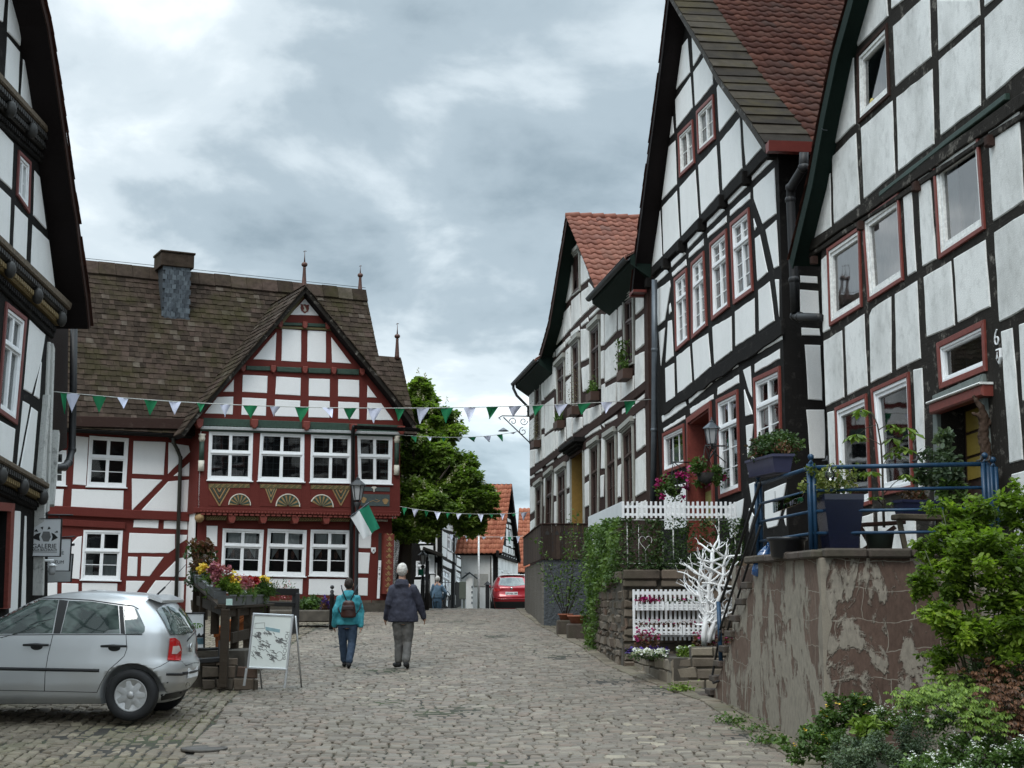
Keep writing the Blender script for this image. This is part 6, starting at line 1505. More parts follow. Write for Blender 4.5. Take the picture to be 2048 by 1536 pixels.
# pallet rack with flower boxes
F2=Frame(FPf.W(0,0,.12),FPf.d);rk=thing('pallet_planter','white slatted planter rack with two rows of boxes leaning on the rubble wall','planter',tuple(FPf.W(.5,.5,.12)))
u0_,u1_=F2.hit(1268,1230)[0],F2.hit(1424,1230)[0];vt,vb=F2.hit(1268,1179)[1],F2.hit(1268,1281)[1];n_=18
m=MB()
for i in range(n_):u=u0_+(u1_-u0_)*i/(n_-1);vbox(m,F2,u-.021,u+.021,vb,vt,-.02,0,.003)
m.build('slats',mt_white,rk,F2.M)
m=MB()
for f in(.1,.38,.66,.93):vbox(m,F2,u0_,u1_,vb+(vt-vb)*f-.028,vb+(vt-vb)*f+.028,-.045,-.021,.003)
m.build('rack_rails',mt_white,rk,F2.M)
bx=[]
for(pa,pb,ya,yb_)in((1274,1326,1203,1221),(1335,1412,1203,1221),(1273,1362,1250,1270),(1368,1424,1250,1270)):
    a,b=F2.hit(pa,ya,.12)[0],F2.hit(pb,ya,.12)[0];v1_,v0_=F2.hit(pa,ya,.12)[1],F2.hit(pa,yb_,.12)[1];m=MB();k_=max(3,round((b-a)/.087))
    for i in range(k_+1):u=a+(b-a)*i/k_;vbox(m,F2,u-.021,u+.021,v0_,v1_,.11,.125,.003)
    for zz in(v0_+.045,v1_-.06):vbox(m,F2,a,b,zz-.016,zz+.016,.097,.109)
    vbox(m,F2,a,b,v0_,v0_+.02,0,.1);m.build('flower_box',mt_white,rk,F2.M);bx.append((a,b,v1_))
fb=thing('potted_flowers','small magenta and green plants growing in the white slatted rack boxes','flowers',tuple(F2.W(bx[0][0],bx[0][2],.06)))
for(a,b,v),nfl in zip(bx,(70,14,10,8)):
    n=int((b-a)*230);P_3=np.array([F2.W(g.uniform(a,b),v-.03+abs(g.normal(0,.035)),g.uniform(.02,.12))for _ in range(n)]);link(leaf_mesh('foliage',P_3,g.uniform(.03,.05,n),lf_red if nfl!=14 else lf_dark,seed=int(a*99)),'foliage',fb)
    P_3=np.array([F2.W(g.normal((a*.6+b*.4),(b-a)*.2),v+abs(g.normal(0,.04)),g.uniform(.05,.13))for _ in range(nfl)]);link(leaf_mesh('blossom',P_3,.05,pt_pink,'petal',seed=3),'blossom',fb)
# low bed wall in front with flowers
ga=gpt(1262,1331);gb=gpt(1341,1369);gc=gpt(1440,1366);zb=CAMZ-(1313-1188)/2871*gb[1]
lw=thing('flower_bed_wall','low pale stone wall of the flower bed at the foot of the white rack','wall',(gb[0],gb[1],G(*gb)))
Fa=fr2(ga,gb);Fb=Frame((gb[0],gb[1],0),(1,.06,0));la=(Vector(gb)-Vector(ga)).length;lb=(gc[0]-gb[0])+.15;z2=zb+.16
mt_pale=rndmat('stone_pale',[(0,(.17,.14,.11)),(.5,(.23,.195,.15)),(1,(.29,.25,.19))],.9,6,.35,.6,(.10,.11,.06),.3)
m=MB();m.prism([(0,0),(la,0),(la,zb-.01),(0,zb-.06)],-.25,-.03,0,True);m.build('core',mt_mortar,lw,Fa.M);m=MB();m.prism([(0,0),(lb,0),(lb,z2-.01),(.32,z2-.01),(.32,zb-.01),(0,zb-.01)],-.3,-.03,0,True);m.build('core',mt_mortar,lw,Fb.M)
masonry(Fa,lw,[(0,.1),(la,.1),(la,zb),(0,zb-.04)],mt_pale,(.17,.22),(.4,.8),.06,.015,lift=0,tilt=.006)
masonry(Fb,lw,[(0,.05),(lb,.05),(lb,zb),(0,zb)],mt_pale,(.15,.19),(.3,.55),.06,.018,lift=0,tilt=.006);masonry(Fb,lw,[(.30,zb+.01),(lb,zb+.01),(lb,z2),(.30,z2)],mt_pale,(.145,.15),(.3,.55),.06,.018,lift=0,tilt=.006)
m=MB();Pm=Vector((ga[0]*.5+gb[0]*.5+.45,(ga[1]+gb[1])/2+.25,zb-.09));m.box(Pm+Vector((.35,.25,0)),(1.7,1.6,.06));m.build('soil',simple('soil',(.03,.022,.016),.95,var=.5,sc=20),lw)
def flowerpatch(name,label,box,nleaf,lmat,nfl,fmat,ls=.05,fs=.035,cat='flowers',group=None,seed=1,h=.12):
    g2=np.random.default_rng(seed);(x0,y0,z0_),(x1,y1)=box
    r_=thing(name,label,cat,((x0+x1)/2,(y0+y1)/2,z0_),group)
    P_3=np.stack([g2.uniform(x0,x1,nleaf),g2.uniform(y0,y1,nleaf),z0_+h*g2.uniform(0,1,nleaf)**.7],-1);link(leaf_mesh('foliage',P_3,g2.uniform(.6,1.2,nleaf)*ls,lmat,seed=seed),'foliage',r_)
    P_3=np.stack([g2.uniform(x0,x1,nfl),g2.uniform(y0,y1,nfl),z0_+h*g2.uniform(.6,1.25,nfl)],-1)
    P_3=np.repeat(P_3,4,0)+g2.normal(0,fs*.12,(nfl*4,3));link(leaf_mesh('blossom',P_3,fs,fmat,'petal',up=1.2,seed=seed+1),'blossom',r_);return r_
e0=at(1300,1300,22.4)
flowerpatch('pansies','white and violet pansies in the low stone flower bed',((e0.x-.28,22.0,zb-.06),(e0.x+.25,22.4)),200,lf_dark,55,pt_white,.05,.05,seed=2)
flowerpatch('pansies','dark violet pansies behind the white ones in the flower bed',((e0.x-.35,22.42,zb-.06),(e0.x+.3,22.8)),260,lf_dark,60,pt_purp,.05,.05,seed=3)
flowerpatch('bedding_plant','bright green leafy plant in the middle of the flower bed',((e0.x+.42,22.2,zb-.06),(e0.x+.68,22.5)),320,lf_lime,4,pt_white,.06,.05,seed=4,h=.18,cat='plant')
flowerpatch('bedding_plant','magenta flowering plants behind the low stone bed, under the white branches',((e0.x+.7,22.3,zb),(e0.x+1.5,22.7)),300,lf_red,30,pt_pink,.06,.05,seed=5,h=.28,cat='plant')
flowerpatch('bedding_plant','tall reddish plant with magenta bloom in front of the left rack boxes',((e0.x-.2,22.7,zb-.05),(e0.x+.2,23)),200,lf_red,26,pt_pink,.06,.05,seed=6,h=.36,cat='plant')
# white painted branch sculpture
bt=thing('white_branch_tree','bare gnarled branches painted white standing in the bed by the stairs','sculpture',tuple(at(1412,1290,22.3)))
m=MB();g3=random.Random(12)
def gnarl(p,d,l,r_,depth):
    pts=[p];rs=[r_];n=max(3,int(l/.07));q=p.copy();dd=d.normalized();pl_=Vector((g3.uniform(-1,1),g3.uniform(-.5,.5),g3.uniform(-1,1)))
    for i in range(n):
        dd=(dd+Vector((g3.uniform(-1,1),g3.uniform(-.6,.6),g3.uniform(-.7,.9)))*.42).normalized();q=q+dd*l/n;pts.append(q.copy());rs.append(r_*(1-.55*(i+1)/n))
        if depth>0 and i>0 and g3.random()<(.62 if depth>1 else .5):
            side=(dd+Vector((g3.uniform(-1.3,1.3),g3.uniform(-.8,.8),g3.uniform(-.3,1.0)))).normalized();gnarl(q.copy(),side,l*g3.uniform(.35,.6),rs[-1]*.72,depth-1)
    m.tube(pts,rs,7)
for px0,py0,px1,py1,r_ in((1408,1290,1422,1105,.047),(1420,1285,1450,1115,.042),(1412,1280,1398,1150,.034),(1424,1280,1462,1190,.03)):
    A=at(px0,py0,22.3);B=at(px1,py1,22.3+g3.uniform(-.15,.15));k=9;pts=[A.lerp(B,i/k)+Vector((g3.uniform(-.03,.03),g3.uniform(-.04,.04),0))for i in range(k+1)];m.tube(pts,[r_*(1-.55*i/k)for i in range(k+1)],8)
    for i in range(2,k+1):
        for _ in range(3):gnarl(pts[i].copy(),Vector((g3.choice((-1,1))*g3.uniform(.4,1),g3.uniform(-.5,.5),g3.uniform(.1,1))),g3.uniform(.18,.40)*(1.0 if i>4 else .55),r_*.5,2)
m.build('branches',simple('paint_white_thick',(.80,.80,.80),.4,var=.04),bt)
# grey base block and carved wooden balcony of the third house
GC=(.0216*35.9,35.9);GF=(.0091*44.8,44.8)
FGl=fr2(GF,GC);FGf=Frame((GC[0],GC[1],0),(1,.04,0));LG=(Vector(GC)-Vector(GF)).length;GZ=1.65+68/2871*35.9
rt=thing('grey_plinth_block','rough grey rendered base block under the carved wooden balcony','wall',(GC[0],GC[1],G(*GC)))
m=MB();m.prism([(0,.5),(2.2,.5),(2.0,GZ),(0,GZ)],-3,0,.04,True);m.build('front',plaster('render_dark_grey',(.085,.095,.105),.5,dirtcol=(.05,.05,.045),bump=1.2,grain=12),rt,FGf.M)
m=MB();m.prism([(0,.5),(LG-.01,.5),(LG-.01,GZ-.02),(0,GZ-.02)],-.8,.01,.04,True);m.build('side',plaster('render_brown_grey',(.15,.135,.115),.6,dirtcol=(.06,.055,.045),bump=1.2,grain=12),rt,FGl.M)
rt=thing('wooden_balcony','brown wooden balcony of pierced vertical boards at the foot of the brown timbered house','balcony',(GC[0],GC[1],GZ))
vt_=FGf.hit(1088,1049)[1];g3=random.Random(4)
mt_bal=rndmat('balcony_boards',[(0,(.030,.020,.015)),(.5,(.050,.033,.025)),(1,(.075,.050,.036))],.85,10,.4,.4)
m=MB();n_=11;U1=FGf.hit(1182,1060)[0]
for i in range(n_):a=U1*i/n_;b=U1*(i+1)/n_-.008;vbox(m,FGf,a,b,GZ+.01,vt_,.02,.055,.004);m.r[-1:]=m.r[-1:]
for k in range(len(m.r)):m.r[k]=((k//12)*.37)%1
m.build('front_boards',mt_bal,rt,FGf.M)
m=MB();n_=34
for i in range(n_):a=LG-LG*(i+1)/n_;b=LG-LG*i/n_-.01;vbox(m,FGl,a,b,GZ+.01-.0,vt_,.02,.055,.004)
for k in range(len(m.r)):m.r[k]=((k//12)*.37)%1
m.build('side_boards',mt_bal,rt,FGl.M)
m=MB();vbox(m,FGf,-.03,U1+.03,vt_,vt_+.03,-.02,.08,.005);vbox(m,FGf,-.03,U1,GZ+.0,GZ+.05,.0,.02);m.build('top_rail',mt_tim_brown,rt,FGf.M)
m=MB();vbox(m,FGl,0,LG-.03,vt_,vt_+.028,-.02,.08,.005);m.build('top_rail',mt_tim_brown,rt,FGl.M)
m=MB()
for i in range(5):
    u=U1*(.09+.2*i);v=GZ+.62;m.prism([(u-.05,v),(u+.05,v),(u+.045,v+.05),(u,v+.12),(u-.045,v+.05)],.054,.059)
    for k in range(6):m.prism([(u+.12,GZ+.2+k*.1),(u+.15,GZ+.2+k*.1),(u+.15,GZ+.26+k*.1),(u+.12,GZ+.26+k*.1)],.054,.059)
m.build('cut_outs',mt_dark,rt,FGf.M)
# flower boxes on the sills of the third house
def sillbox(px_,py_,wpx,label,kind,seed):
    c=FT.hit(px_,py_,.16);wd=.75;g2=np.random.default_rng(seed);r_=thing('window_box',label,'window box',tuple(FT.W(c[0],c[1],.16)),'brown flower boxes on the sills of the brown timbered house')
    m=MB();m.prism([(c[0]-wd/2,c[1]),(c[0]+wd/2,c[1]),(c[0]+wd/2-.02,c[1]-.24),(c[0]-wd/2+.02,c[1]-.24)],.03,.27,.01,True);m.build('box',simple('box_brown',(.065,.035,.025),.7,var=.2),r_,FT.M)
    n=160;P_3=[];
    if kind=='thin':
        for k in range(22):
            b=FT.W(c[0]+g2.normal(0,.15),c[1],.15);t_=b+Vector((g2.normal(0,.25),g2.normal(0,.2),g2.uniform(.5,1.6)));[P_3.append(b.lerp(t_,f))for f in np.linspace(0,1,12)]
        sz=.045
    elif kind=='sprig':
        for k in range(3):
            b=FT.W(c[0]-.2+.05*k,c[1],.15)
            for f in range(60):P_3.append(b+Vector((g2.normal(0,.09),g2.normal(0,.09),g2.uniform(0,.75))))
        for f in range(80):P_3.append(FT.W(c[0]+g2.uniform(-.35,.35),c[1]+abs(g2.normal(0,.08)),.15))
        sz=.09
    else:
        for f in range(240):P_3.append(FT.W(c[0]+g2.uniform(-.36,.36),c[1]+abs(g2.normal(0,.14)),g2.uniform(.05,.25)))
        sz=.08
    P_3=np.array([tuple(x)for x in P_3]);link(leaf_mesh('plants',P_3,sz,lf_dry if kind=='thin' else lf_mid,seed=seed,aim=np.tile(np.array([[0,0,1.]]),(len(P_3),1))),'plants',r_)
sillbox(1071,882,0,'brown box with dry stalks at the far upper window of the brown timbered house','thin',1)
sillbox(1117,843,0,'brown box with tufted greenery under the second upper window from the far end','tuft',2)
sillbox(1146,815,0,'brown box with tall thin bare sprigs below the third upper window','thin',3)
sillbox(1184,786,0,'brown box with low green tufts below the fourth upper window','tuft',4)
sillbox(1248,741,0,'brown box with an upright leafy sprig at the upper window nearest the gable','sprig',5)
# wrought iron bracket
Q=Frame(FT.W(uL0,0,0),FT.n);br=thing('iron_bracket','scrolled wrought iron sign bracket on the far corner of the brown timbered house','bracket',tuple(FT.W(uL0,FT.hit(1060,830)[1],.1)))
vv=FT.hit(1060,832)[1];m=MB();m.tube([(0,vv,0),(1.0,vv+.0,0),(1.12,vv-.08,0),(1.05,vv-.13,0)],.022,6);m.tube([(0,vv-.95,0),(.95,vv-.05,0)],.022,6);m.tube([(0,vv+.3,0),(.0,vv-1.0,0)],.02,6)
def spiral(cx,cy,r0,turns,a0,dr=1):return[(cx+r0*(1-.75*i/22)*math.cos(a0+dr*turns*6.283*i/22),cy+r0*(1-.75*i/22)*math.sin(a0+dr*turns*6.283*i/22),0)for i in range(23)]
for s in(spiral(.22,vv-.18,.15,1.2,3.1),spiral(.24,vv-.55,.15,1.2,1.6,-1),spiral(.60,vv-.20,.14,1.1,0,1)):m.tube(s,.014,5)
m.build('scrollwork',mt_black,br,Q.M)
m=MB();c_=FT.W(uL0,vv-.55,0)+FT.n*.95;m.lathe([(.02,.12),(.16,.03),(.2,0),(.001,.0)],c_,12);tag(m.build('street_light',mt_zinc),'small grey dish-shaped lamp head below the scrolled bracket','lamp')
# hanging baskets of the middle house
def basket(c,r,label,seed,nfl,nm='hanging_basket'):
    g2=np.random.default_rng(seed);r_=thing(nm,label,'hanging basket',tuple(c),'hanging flower baskets beside the red door')
    p,t_=clumps(c,(r,r*.8,r*.75),14,900,g2,.3,.45);link(leaf_mesh('foliage',p,g2.uniform(.045,.08,len(p)),lf_mid,seed=seed,rnd=np.clip(t_*.7+g2.normal(0,.12,len(p)),0,1)),'foliage',r_)
    p,t_=clumps(c,(r*1.1,r*.8,r*.9),9,nfl*3,g2,.8,.22);link(leaf_mesh('blossom',p,.07,pt_pink,'petal',seed=seed),'blossom',r_)
    m=MB();m.lathe([(.02,-.22),(.13,-.16),(.17,-.02),(.15,-.02),(.12,-.14),(.01,-.2)],Vector(c),14);m.build('pot',mt_dark,r_)
    m=MB();top=Vector(c)+Vector((0,0,.48))
    for a in(0,2.1,4.2):m.tube([Vector(c)+Vector((math.cos(a)*.15,math.sin(a)*.15,-.02)),top],.005,4)
    m.tube([top,top+FM.n*-.38],.014,6);m.tube([top+FM.n*-.02,top+FM.n*-.38+Vector((0,0,-.3))],.01,6);m.build('hanger',mt_black,r_);return r_
c1=FM.W(*FM.hit(1347,972,.38),.38);c2=FM.W(*FM.hit(1411,944,.38),.38)
basket(c1,.33,'hanging basket with magenta petunias left of the red door',31,55);basket(c2,.32,'greener hanging basket right in front of the red door',32,12)
# terracotta pots on stone blocks
for k,(px_,py_,Y,s,lab1,lab2)in enumerate(((1131,1268,33.0,.42,'rough stone block carrying the left terracotta pot','terracotta pot with climbing plant on the left stone block'),(1156,1280,31.6,.50,'rough stone block carrying the empty terracotta bowl','wide empty terracotta bowl on the right stone block'))):
    b=pt(px_,Y);b.z=G(b.x,b.y);m=MB();m.box(b+Vector((0,0,.17)),(s,.4,.34),bev=.03,rn=.5);tag(m.build('stone_block',mt_coping),lab1,'stone block')
    c_=b+Vector((0,0,.34));m=MB();r_=.17 if k==0 else .23;h_=.14 if k==0 else .18
    m.lathe([(r_*.7,0),(r_*.95,h_*.8),(r_*1.05,h_*.8),(r_*1.05,h_),(r_*.92,h_),(r_*.85,h_*.7),(.01,h_*.68)],c_,20);po=thing('terracotta_pot',lab2,'flower pot',tuple(c_));m.build('pot',simple('terracotta',(.26,.09,.05),.8,var=.2,sc=8),po)
    if k==0:
        g2=np.random.default_rng(8);m=MB();P_3=[]
        for i in range(9):
            t_=c_+Vector((g2.normal(0,.35),.15+g2.normal(0,.1),g2.uniform(.6,2.6)));mid_=c_.lerp(t_,.5)+Vector((g2.normal(0,.1),0,.1));m.tube([c_,mid_,t_],[.01,.007,.003],4)
            for f in np.linspace(.25,1,26):q_=c_.lerp(mid_,f*2)if f<.5 else mid_.lerp(t_,f*2-1);P_3+=[tuple(q_+Vector((g2.normal(0,.06),g2.normal(0,.05),g2.normal(0,.05))))for _ in range(3)]
        m.build('stems',mt_bark,po);link(leaf_mesh('foliage',np.array(P_3),g2.uniform(.05,.09,len(P_3)),lf_mid,seed=4),'foliage',po)
# ================================================================== cars
from mathutils.bvhtree import BVHTree
from mathutils.geometry import delaunay_2d_cdt
def eval_mesh(o,name):
    dg=bpy.context.evaluated_depsgraph_get();dg.update();me=bpy.data.meshes.new_from_object(o.evaluated_get(dg));me.name=name;old=o.data;o.modifiers.clear();o.data=me;bpy.data.meshes.remove(old);return o
class Car:
    def __init__(s,root,M,levels,mat,wheels,arch_r,wr,hwmax,p=10,nose=.0):
        s.root,s.M,s.Mi=root,M,M.inverted();nA=96;V=[];Fq=[]
        zs=np.array([l[0]for l in levels]);zz=np.linspace(zs[0],zs[-1],90)
        xf=np.interp(zz,zs,[l[1]for l in levels]);xr=np.interp(zz,zs,[l[2]for l in levels]);hw=np.interp(zz,zs,[l[3]for l in levels])
        for arr in(xf,xr,hw):
            for _ in range(4):arr[1:-1]=(arr[:-2]+2*arr[1:-1]+arr[2:])/4
        def outline(a,b_):
            r_=min(.30,b_*.85,a*.5);pts=[]
            def corner(cx,cy,a0):return[(cx+r_*math.cos(a0+math.pi/2*k/8),cy+r_*math.sin(a0+math.pi/2*k/8))for k in range(9)]
            c1,c2,c3,c4=corner(a-r_,b_-r_,0),corner(-a+r_,b_-r_,math.pi/2),corner(-a+r_,-b_+r_,math.pi),corner(a-r_,-b_+r_,1.5*math.pi)
            def seg_(p,q,n):return[(p[0]+(q[0]-p[0])*k/n,p[1]+(q[1]-p[1])*k/n)for k in range(1,n)]
            pts=c1+seg_(c1[-1],c2[0],40)+c2+seg_(c2[-1],c3[0],14)+c3+seg_(c3[-1],c4[0],40)+c4+seg_(c4[-1],c1[0],14)
            return[(x-math.copysign(.07*(y/b_)**2,x)*min(1,abs(x)/a),y*(1-.09*abs(x/a)**3.5))for x,y in pts]
        for z,a0,a1,b in zip(zz,xf,xr,hw):
            a=(a1-a0)/2;xc=(a1+a0)/2;oo=outline(a,b);nA=len(oo)
            V+=[(xc+x,y,z)for x,y in oo]
        n=len(zz)
        for j in range(n-1):
            for i in range(nA):i2=(i+1)%nA;Fq.append((j*nA+i,j*nA+i2,(j+1)*nA+i2,(j+1)*nA+i))
        Fq+=[tuple(range(nA))[::-1],tuple(range((n-1)*nA,n*nA))]
        me=bpy.data.meshes.new('body');me.from_pydata(V,[],Fq);me.materials.append(mat);o=link(me,'body',root,M)
        for i,(x,z)in enumerate(wheels):
            for sgn in(-1,1):
                c2=MB();c2.lathe([(.001,-.16),(arch_r,-.16),(arch_r,.16),(.001,.16)],(x,sgn*(hwmax-.08),z),40,M=Matrix(((1,0,0),(0,0,-1),(0,1,0))))
                co=c2.build('cutter',mt_black);co.matrix_basis=M;md=o.modifiers.new('b','BOOLEAN');md.object=co;md.operation='DIFFERENCE';md.solver='EXACT';bpy.context.view_layer.update();eval_mesh(o,'body');bpy.data.objects.remove(co)
        for pl_ in o.data.polygons:pl_.use_smooth=True
        bm=bmesh.new();bm.from_mesh(o.data);s.bvh=BVHTree.FromBMesh(bm);bm.free();s.o=o
    def cast(s,px,py):
        r_=ray(px,py);o_=s.Mi@CAM;d=(s.Mi.to_3x3()@r_).normalized();h=s.bvh.ray_cast(o_,d)
        
        if h[0]is None:
            q=s.Mi@CAM+d*((s.M.translation-CAM).length*.97);h=s.bvh.find_nearest(q)
            if h[0]is None or(h[0]-q).length>1.6:return None
        return(h[0],h[1])
    def patch(s,poly,off,name,mat,mirror=True,step=5,thick=0,parent=None):
        poly2=[];n=len(poly)
        for i in range(n):
            a,b=Vector(poly[i]),Vector(poly[(i+1)%n]);k=max(1,int((b-a).length/step));poly2+=[a.lerp(b,j/k)for j in range(k)]
        xs_=[q.x for q in poly2];ys_=[q.y for q in poly2];pts=list(poly2);n=len(poly2)
        def ins(x,y):
            c_=False
            for i in range(n):
                x1,y1=poly2[i];x2,y2=poly2[(i+1)%n]
                if(y1>y)!=(y2>y)and x<(x2-x1)*(y-y1)/(y2-y1)+x1:c_=not c_
            return c_
        y=min(ys_)+step/2
        while y<max(ys_):
            x=min(xs_)+step/2
            while x<max(xs_):
                if ins(x,y):pts.append(Vector((x,y)))
                x+=step
            y+=step
        r_=delaunay_2d_cdt(pts,[(i,(i+1)%n)for i in range(n)],[list(range(n))],1,1e-5);P_3=[]
        last=None
        for q in r_[0]:
            h=s.cast(q.x,q.y)
            if h is None:h=last or s.cast(xs_[0],ys_[0])
            last=h;P_3.append(h[0]+h[1]*off)
        fs=[f[::-1]for f in r_[2]]
        objs=[]
        for mir in((0,1)if mirror else(0,)):
            m=MB();m.smooth=True;vs=[Vector((v.x,-v.y,v.z))if mir else v for v in P_3];m.add(vs,[f[::-1]if mir else f for f in fs]);objs.append(m.build(name,mat,parent or s.root,s.M))
        return objs
    def fcast(s,px,py):
        for k in range(40):
            h=s.cast(px,py+k)
            if h:return h
    def line(s,pts,r_,name,mat,mirror=True,off=.0,step=6,flat=None):
        P_3=[]
        for i in range(len(pts)-1):
            a,b=Vector(pts[i]),Vector(pts[i+1]);k=max(1,int((b-a).length/step))
            for j in range(k+(i==len(pts)-2)):
                h=s.cast(*a.lerp(b,j/k))
                if h:P_3.append(h[0]+h[1]*off)
        for mir in((0,1)if mirror else(0,)):
            m=MB();m.tube([Vector((v.x,-v.y,v.z))if mir else v for v in P_3],r_,8);m.build(name,mat,s.root,s.M)
def wheel(root,M,x,y,z,r_,wd,out,cap_mat,label=None,style='petal'):
    Rm=Matrix(((1,0,0),(0,0,out),(0,1,0)))
    m=MB();m.lathe([(r_*.60,-wd/2),(r_*.9,-wd/2),(r_*.985,-wd*.38),(r_,-wd*.2),(r_,wd*.2),(r_*.985,wd*.38),(r_*.93,wd/2),(r_*.72,wd/2+.005),(r_*.66,wd/2-.01),(r_*.6,wd*.3)],(x,y,z),48,M=Rm)
    o=m.build('wheel',MATS.get('tyre')or simple('tyre',(.012,.012,.013),.75,var=.2,sc=30),root,M)
    m=MB();m.lathe([(.001,wd*.20),(r_*.62,wd*.20)],(x,y,z),40,M=Rm);m.build('hub',mt_black,o,M)
    m=MB();k=7
    def L3(rad,a,w_):q=Rm@Vector((math.cos(a)*rad,math.sin(a)*rad,w_));return Vector((x,y,z))+q
    ri,ro=r_*.14,r_*.645;vs=[];fs=[];na=84
    for i in range(na):
        a=2*math.pi*i/na;ph=(a*k/(2*math.pi))%1;hole=.5-abs(ph-.5)<.30 if False else abs(ph-.5)<.27
        e=max(0,1-(abs(ph-.5)/.27)**2)**.5 if hole else 0
        rr1=r_*(.56-.20*e)
        for rad,w_ in((.001,wd*.40),(ri,wd*.42),(r_*.30,wd*.40),(rr1,wd*.37)):vs.append(L3(rad,a,w_))
    for i in range(na):
        j=(i+1)%na
        for q in range(3):fs.append((i*4+q,j*4+q,j*4+q+1,i*4+q+1)if out>0 else(i*4+q,i*4+q+1,j*4+q+1,j*4+q))
    m.smooth=True;m.add(vs,fs);m.smooth=False
    m.lathe([(r_*.565,wd*.36),(r_*.60,wd*.40),(r_*.655,wd*.38),(r_*.66,wd*.30)],(x,y,z),48,M=Rm);m.lathe([(r_*.15,wd*.42),(r_*.13,wd*.47),(.001,wd*.475)],(x,y,z),20,M=Rm)
    m.build('hubcap',cap_mat,o,M);return o
mt_silver,t,p_,_o=nodes('car_silver');p_.inputs['Base Color'].default_value=(.54,.55,.56,1);p_.inputs['Metallic'].default_value=.6;p_.inputs['Roughness'].default_value=.33;p_.inputs['Coat Weight'].default_value=.6;p_.inputs['Coat Roughness'].default_value=.05
tbump(t,p_,tnoise(t,90,2,.5),.02,.002);_n=tnoise(t,2.5,5,.6);t.links.new(tramp(t,_n,[(.4,.30),(.75,.5)]),p_.inputs['Roughness'])
mt_carred,t,p_,_o=nodes('car_red');p_.inputs['Base Color'].default_value=(.30,.008,.016,1);p_.inputs['Metallic'].default_value=.3;p_.inputs['Roughness'].default_value=.3;p_.inputs['Coat Weight'].default_value=1
mt_carglass,t,p_,_o=nodes('car_glass');p_.inputs['Base Color'].default_value=(.022,.030,.030,1);p_.inputs['Roughness'].default_value=.04;p_.inputs['Specular IOR Level'].default_value=1.0;p_.inputs['Coat Weight'].default_value=.6
t.links.new(tramp(t,tnoise(t,2.3,3,.6,(1,1,1.6),dist=.6),[(.40,(.03,.042,.040)),(.55,(.095,.125,.112)),(.62,(.04,.055,.05))]),p_.inputs['Base Color'])
mt_trim=simple('trim_black',(.018,.018,.019),.5,var=.1,sc=30)
mt_tail=simple('tail_red',(.42,.008,.010),.15,var=.2,sc=30,spec=.8,coat=1);mt_tailw=simple('tail_clear',(.55,.45,.42),.15,spec=.8,coat=1)
cY=17.0;gC=G(0,17.8)
def cx_(px):return(px-1024)/2871*cY
car=thing('silver_hatchback','silver five-door hatchback parked at the left edge of the cobbled square','car',(cx_(130),17.84,gC))
Mc=Matrix.Translation((0,17.84,gC+.015))
lv=[(.19,-235,366,.70),(.27,-250,377,.78),(.42,-262,395,.822),(.58,-264,400,.835),(.66,-262,398,.835),(.72,-256,391,.832),(.86,-232,391,.826),(.95,-190,390,.818),(1.02,-105,388.5,.805),(1.08,-72,384,.785),
(1.18,-30,375,.748),(1.28,0,364,.708),(1.38,30,351,.66),(1.44,52,343,.62),(1.48,80,320,.565),(1.505,105,285,.48),(1.52,130,235,.34),(1.526,150,200,.12)]
C1=Car(car,Mc,[(z,cx_(a),cx_(b)*18.05/17,h)for z,a,b,h in lv],mt_silver,[(cx_(267),.305),(cx_(267)-2.46,.305)],.365,.3,.83)
for x in(cx_(267),cx_(267)-2.46):
    for sg in(-1,1):wheel(car,Mc,x,sg*.725,.30,.302,.19,sg if False else sg,simple('hubcap_silver',(.42,.42,.42),.4,.6,.1,10))
X6=lambda*a:C(0,1140,3.303,*a)
C1.patch(X6(-40,300,60,222,120,205,250,197,388,197,345,418,-200,424,-230,400),.004,'side_window',mt_carglass)
C1.patch(X6(455,205,600,208,780,236,792,420,402,420),.004,'side_window',mt_carglass);C1.patch(X6(818,240,870,246,905,262,957,375,955,405,935,424,832,424),.010,'quarter_window',mt_carglass,step=3)
C1.patch(X6(392,197,450,203,398,420,352,420),.0035,'door_pillar',mt_trim);C1.patch(X6(786,238,812,240,826,424,798,420),.0035,'door_pillar',mt_trim)
C1.line(X6(-230,432,350,427,830,427,940,428),.005,'window_seal',mt_trim);C1.line(X6(60,212,120,195,250,187,430,190,600,200,780,226,880,238,915,258),.007,'window_seal',mt_trim)
C1.line(X6(350,427,318,560,298,680,293,800),.004,'door_gap',mt_trim);C1.line(X6(832,427,838,520,820,570,720,660,670,740,640,808,290,800,-230,790),.004,'door_gap',mt_trim)
C1.line(X6(-230,648,655,664),.022,'side_moulding',mt_trim,off=-.006);C1.line(X6(1098,688,1200,690,1290,668,1316,655),.018,'bumper_strip',mt_trim,off=-.004)
C1.line(X6(1010,655,1060,635,1120,600,1200,602),.0035,'bumper_gap',mt_trim);C1.line(X6(1200,602,1225,632,1275,615),.004,'tailgate_gap',mt_trim)
C1.patch(X6(1118,452,1150,448,1180,468,1196,520,1190,600,1102,598,1112,520),.012,'tail_light',mt_tail);C1.patch(X6(1135,505,1175,500,1185,530,1160,555,1128,555),.018,'reversing_light',mt_tailw)
C1.patch(X6(1030,262,1105,240,1165,262,1230,330,1276,398,1225,424,1120,428,1085,350),.012,'rear_window',mt_carglass,step=3)
m=MB();x0=cx_(322)*1.05;sp_=[(x0,1.47),(cx_(349)*1.05,1.40),(cx_(346)*1.05,1.37),(cx_(318)*1.05,1.43)]
vs=[(x,y,z)for y in(-.56,.56)for x,z in sp_];m.add(vs,[(0,1,2,3),(7,6,5,4),(0,4,5,1),(1,5,6,2),(2,6,7,3),(3,7,4,0)]);m.build('spoiler',mt_silver,car,Mc)
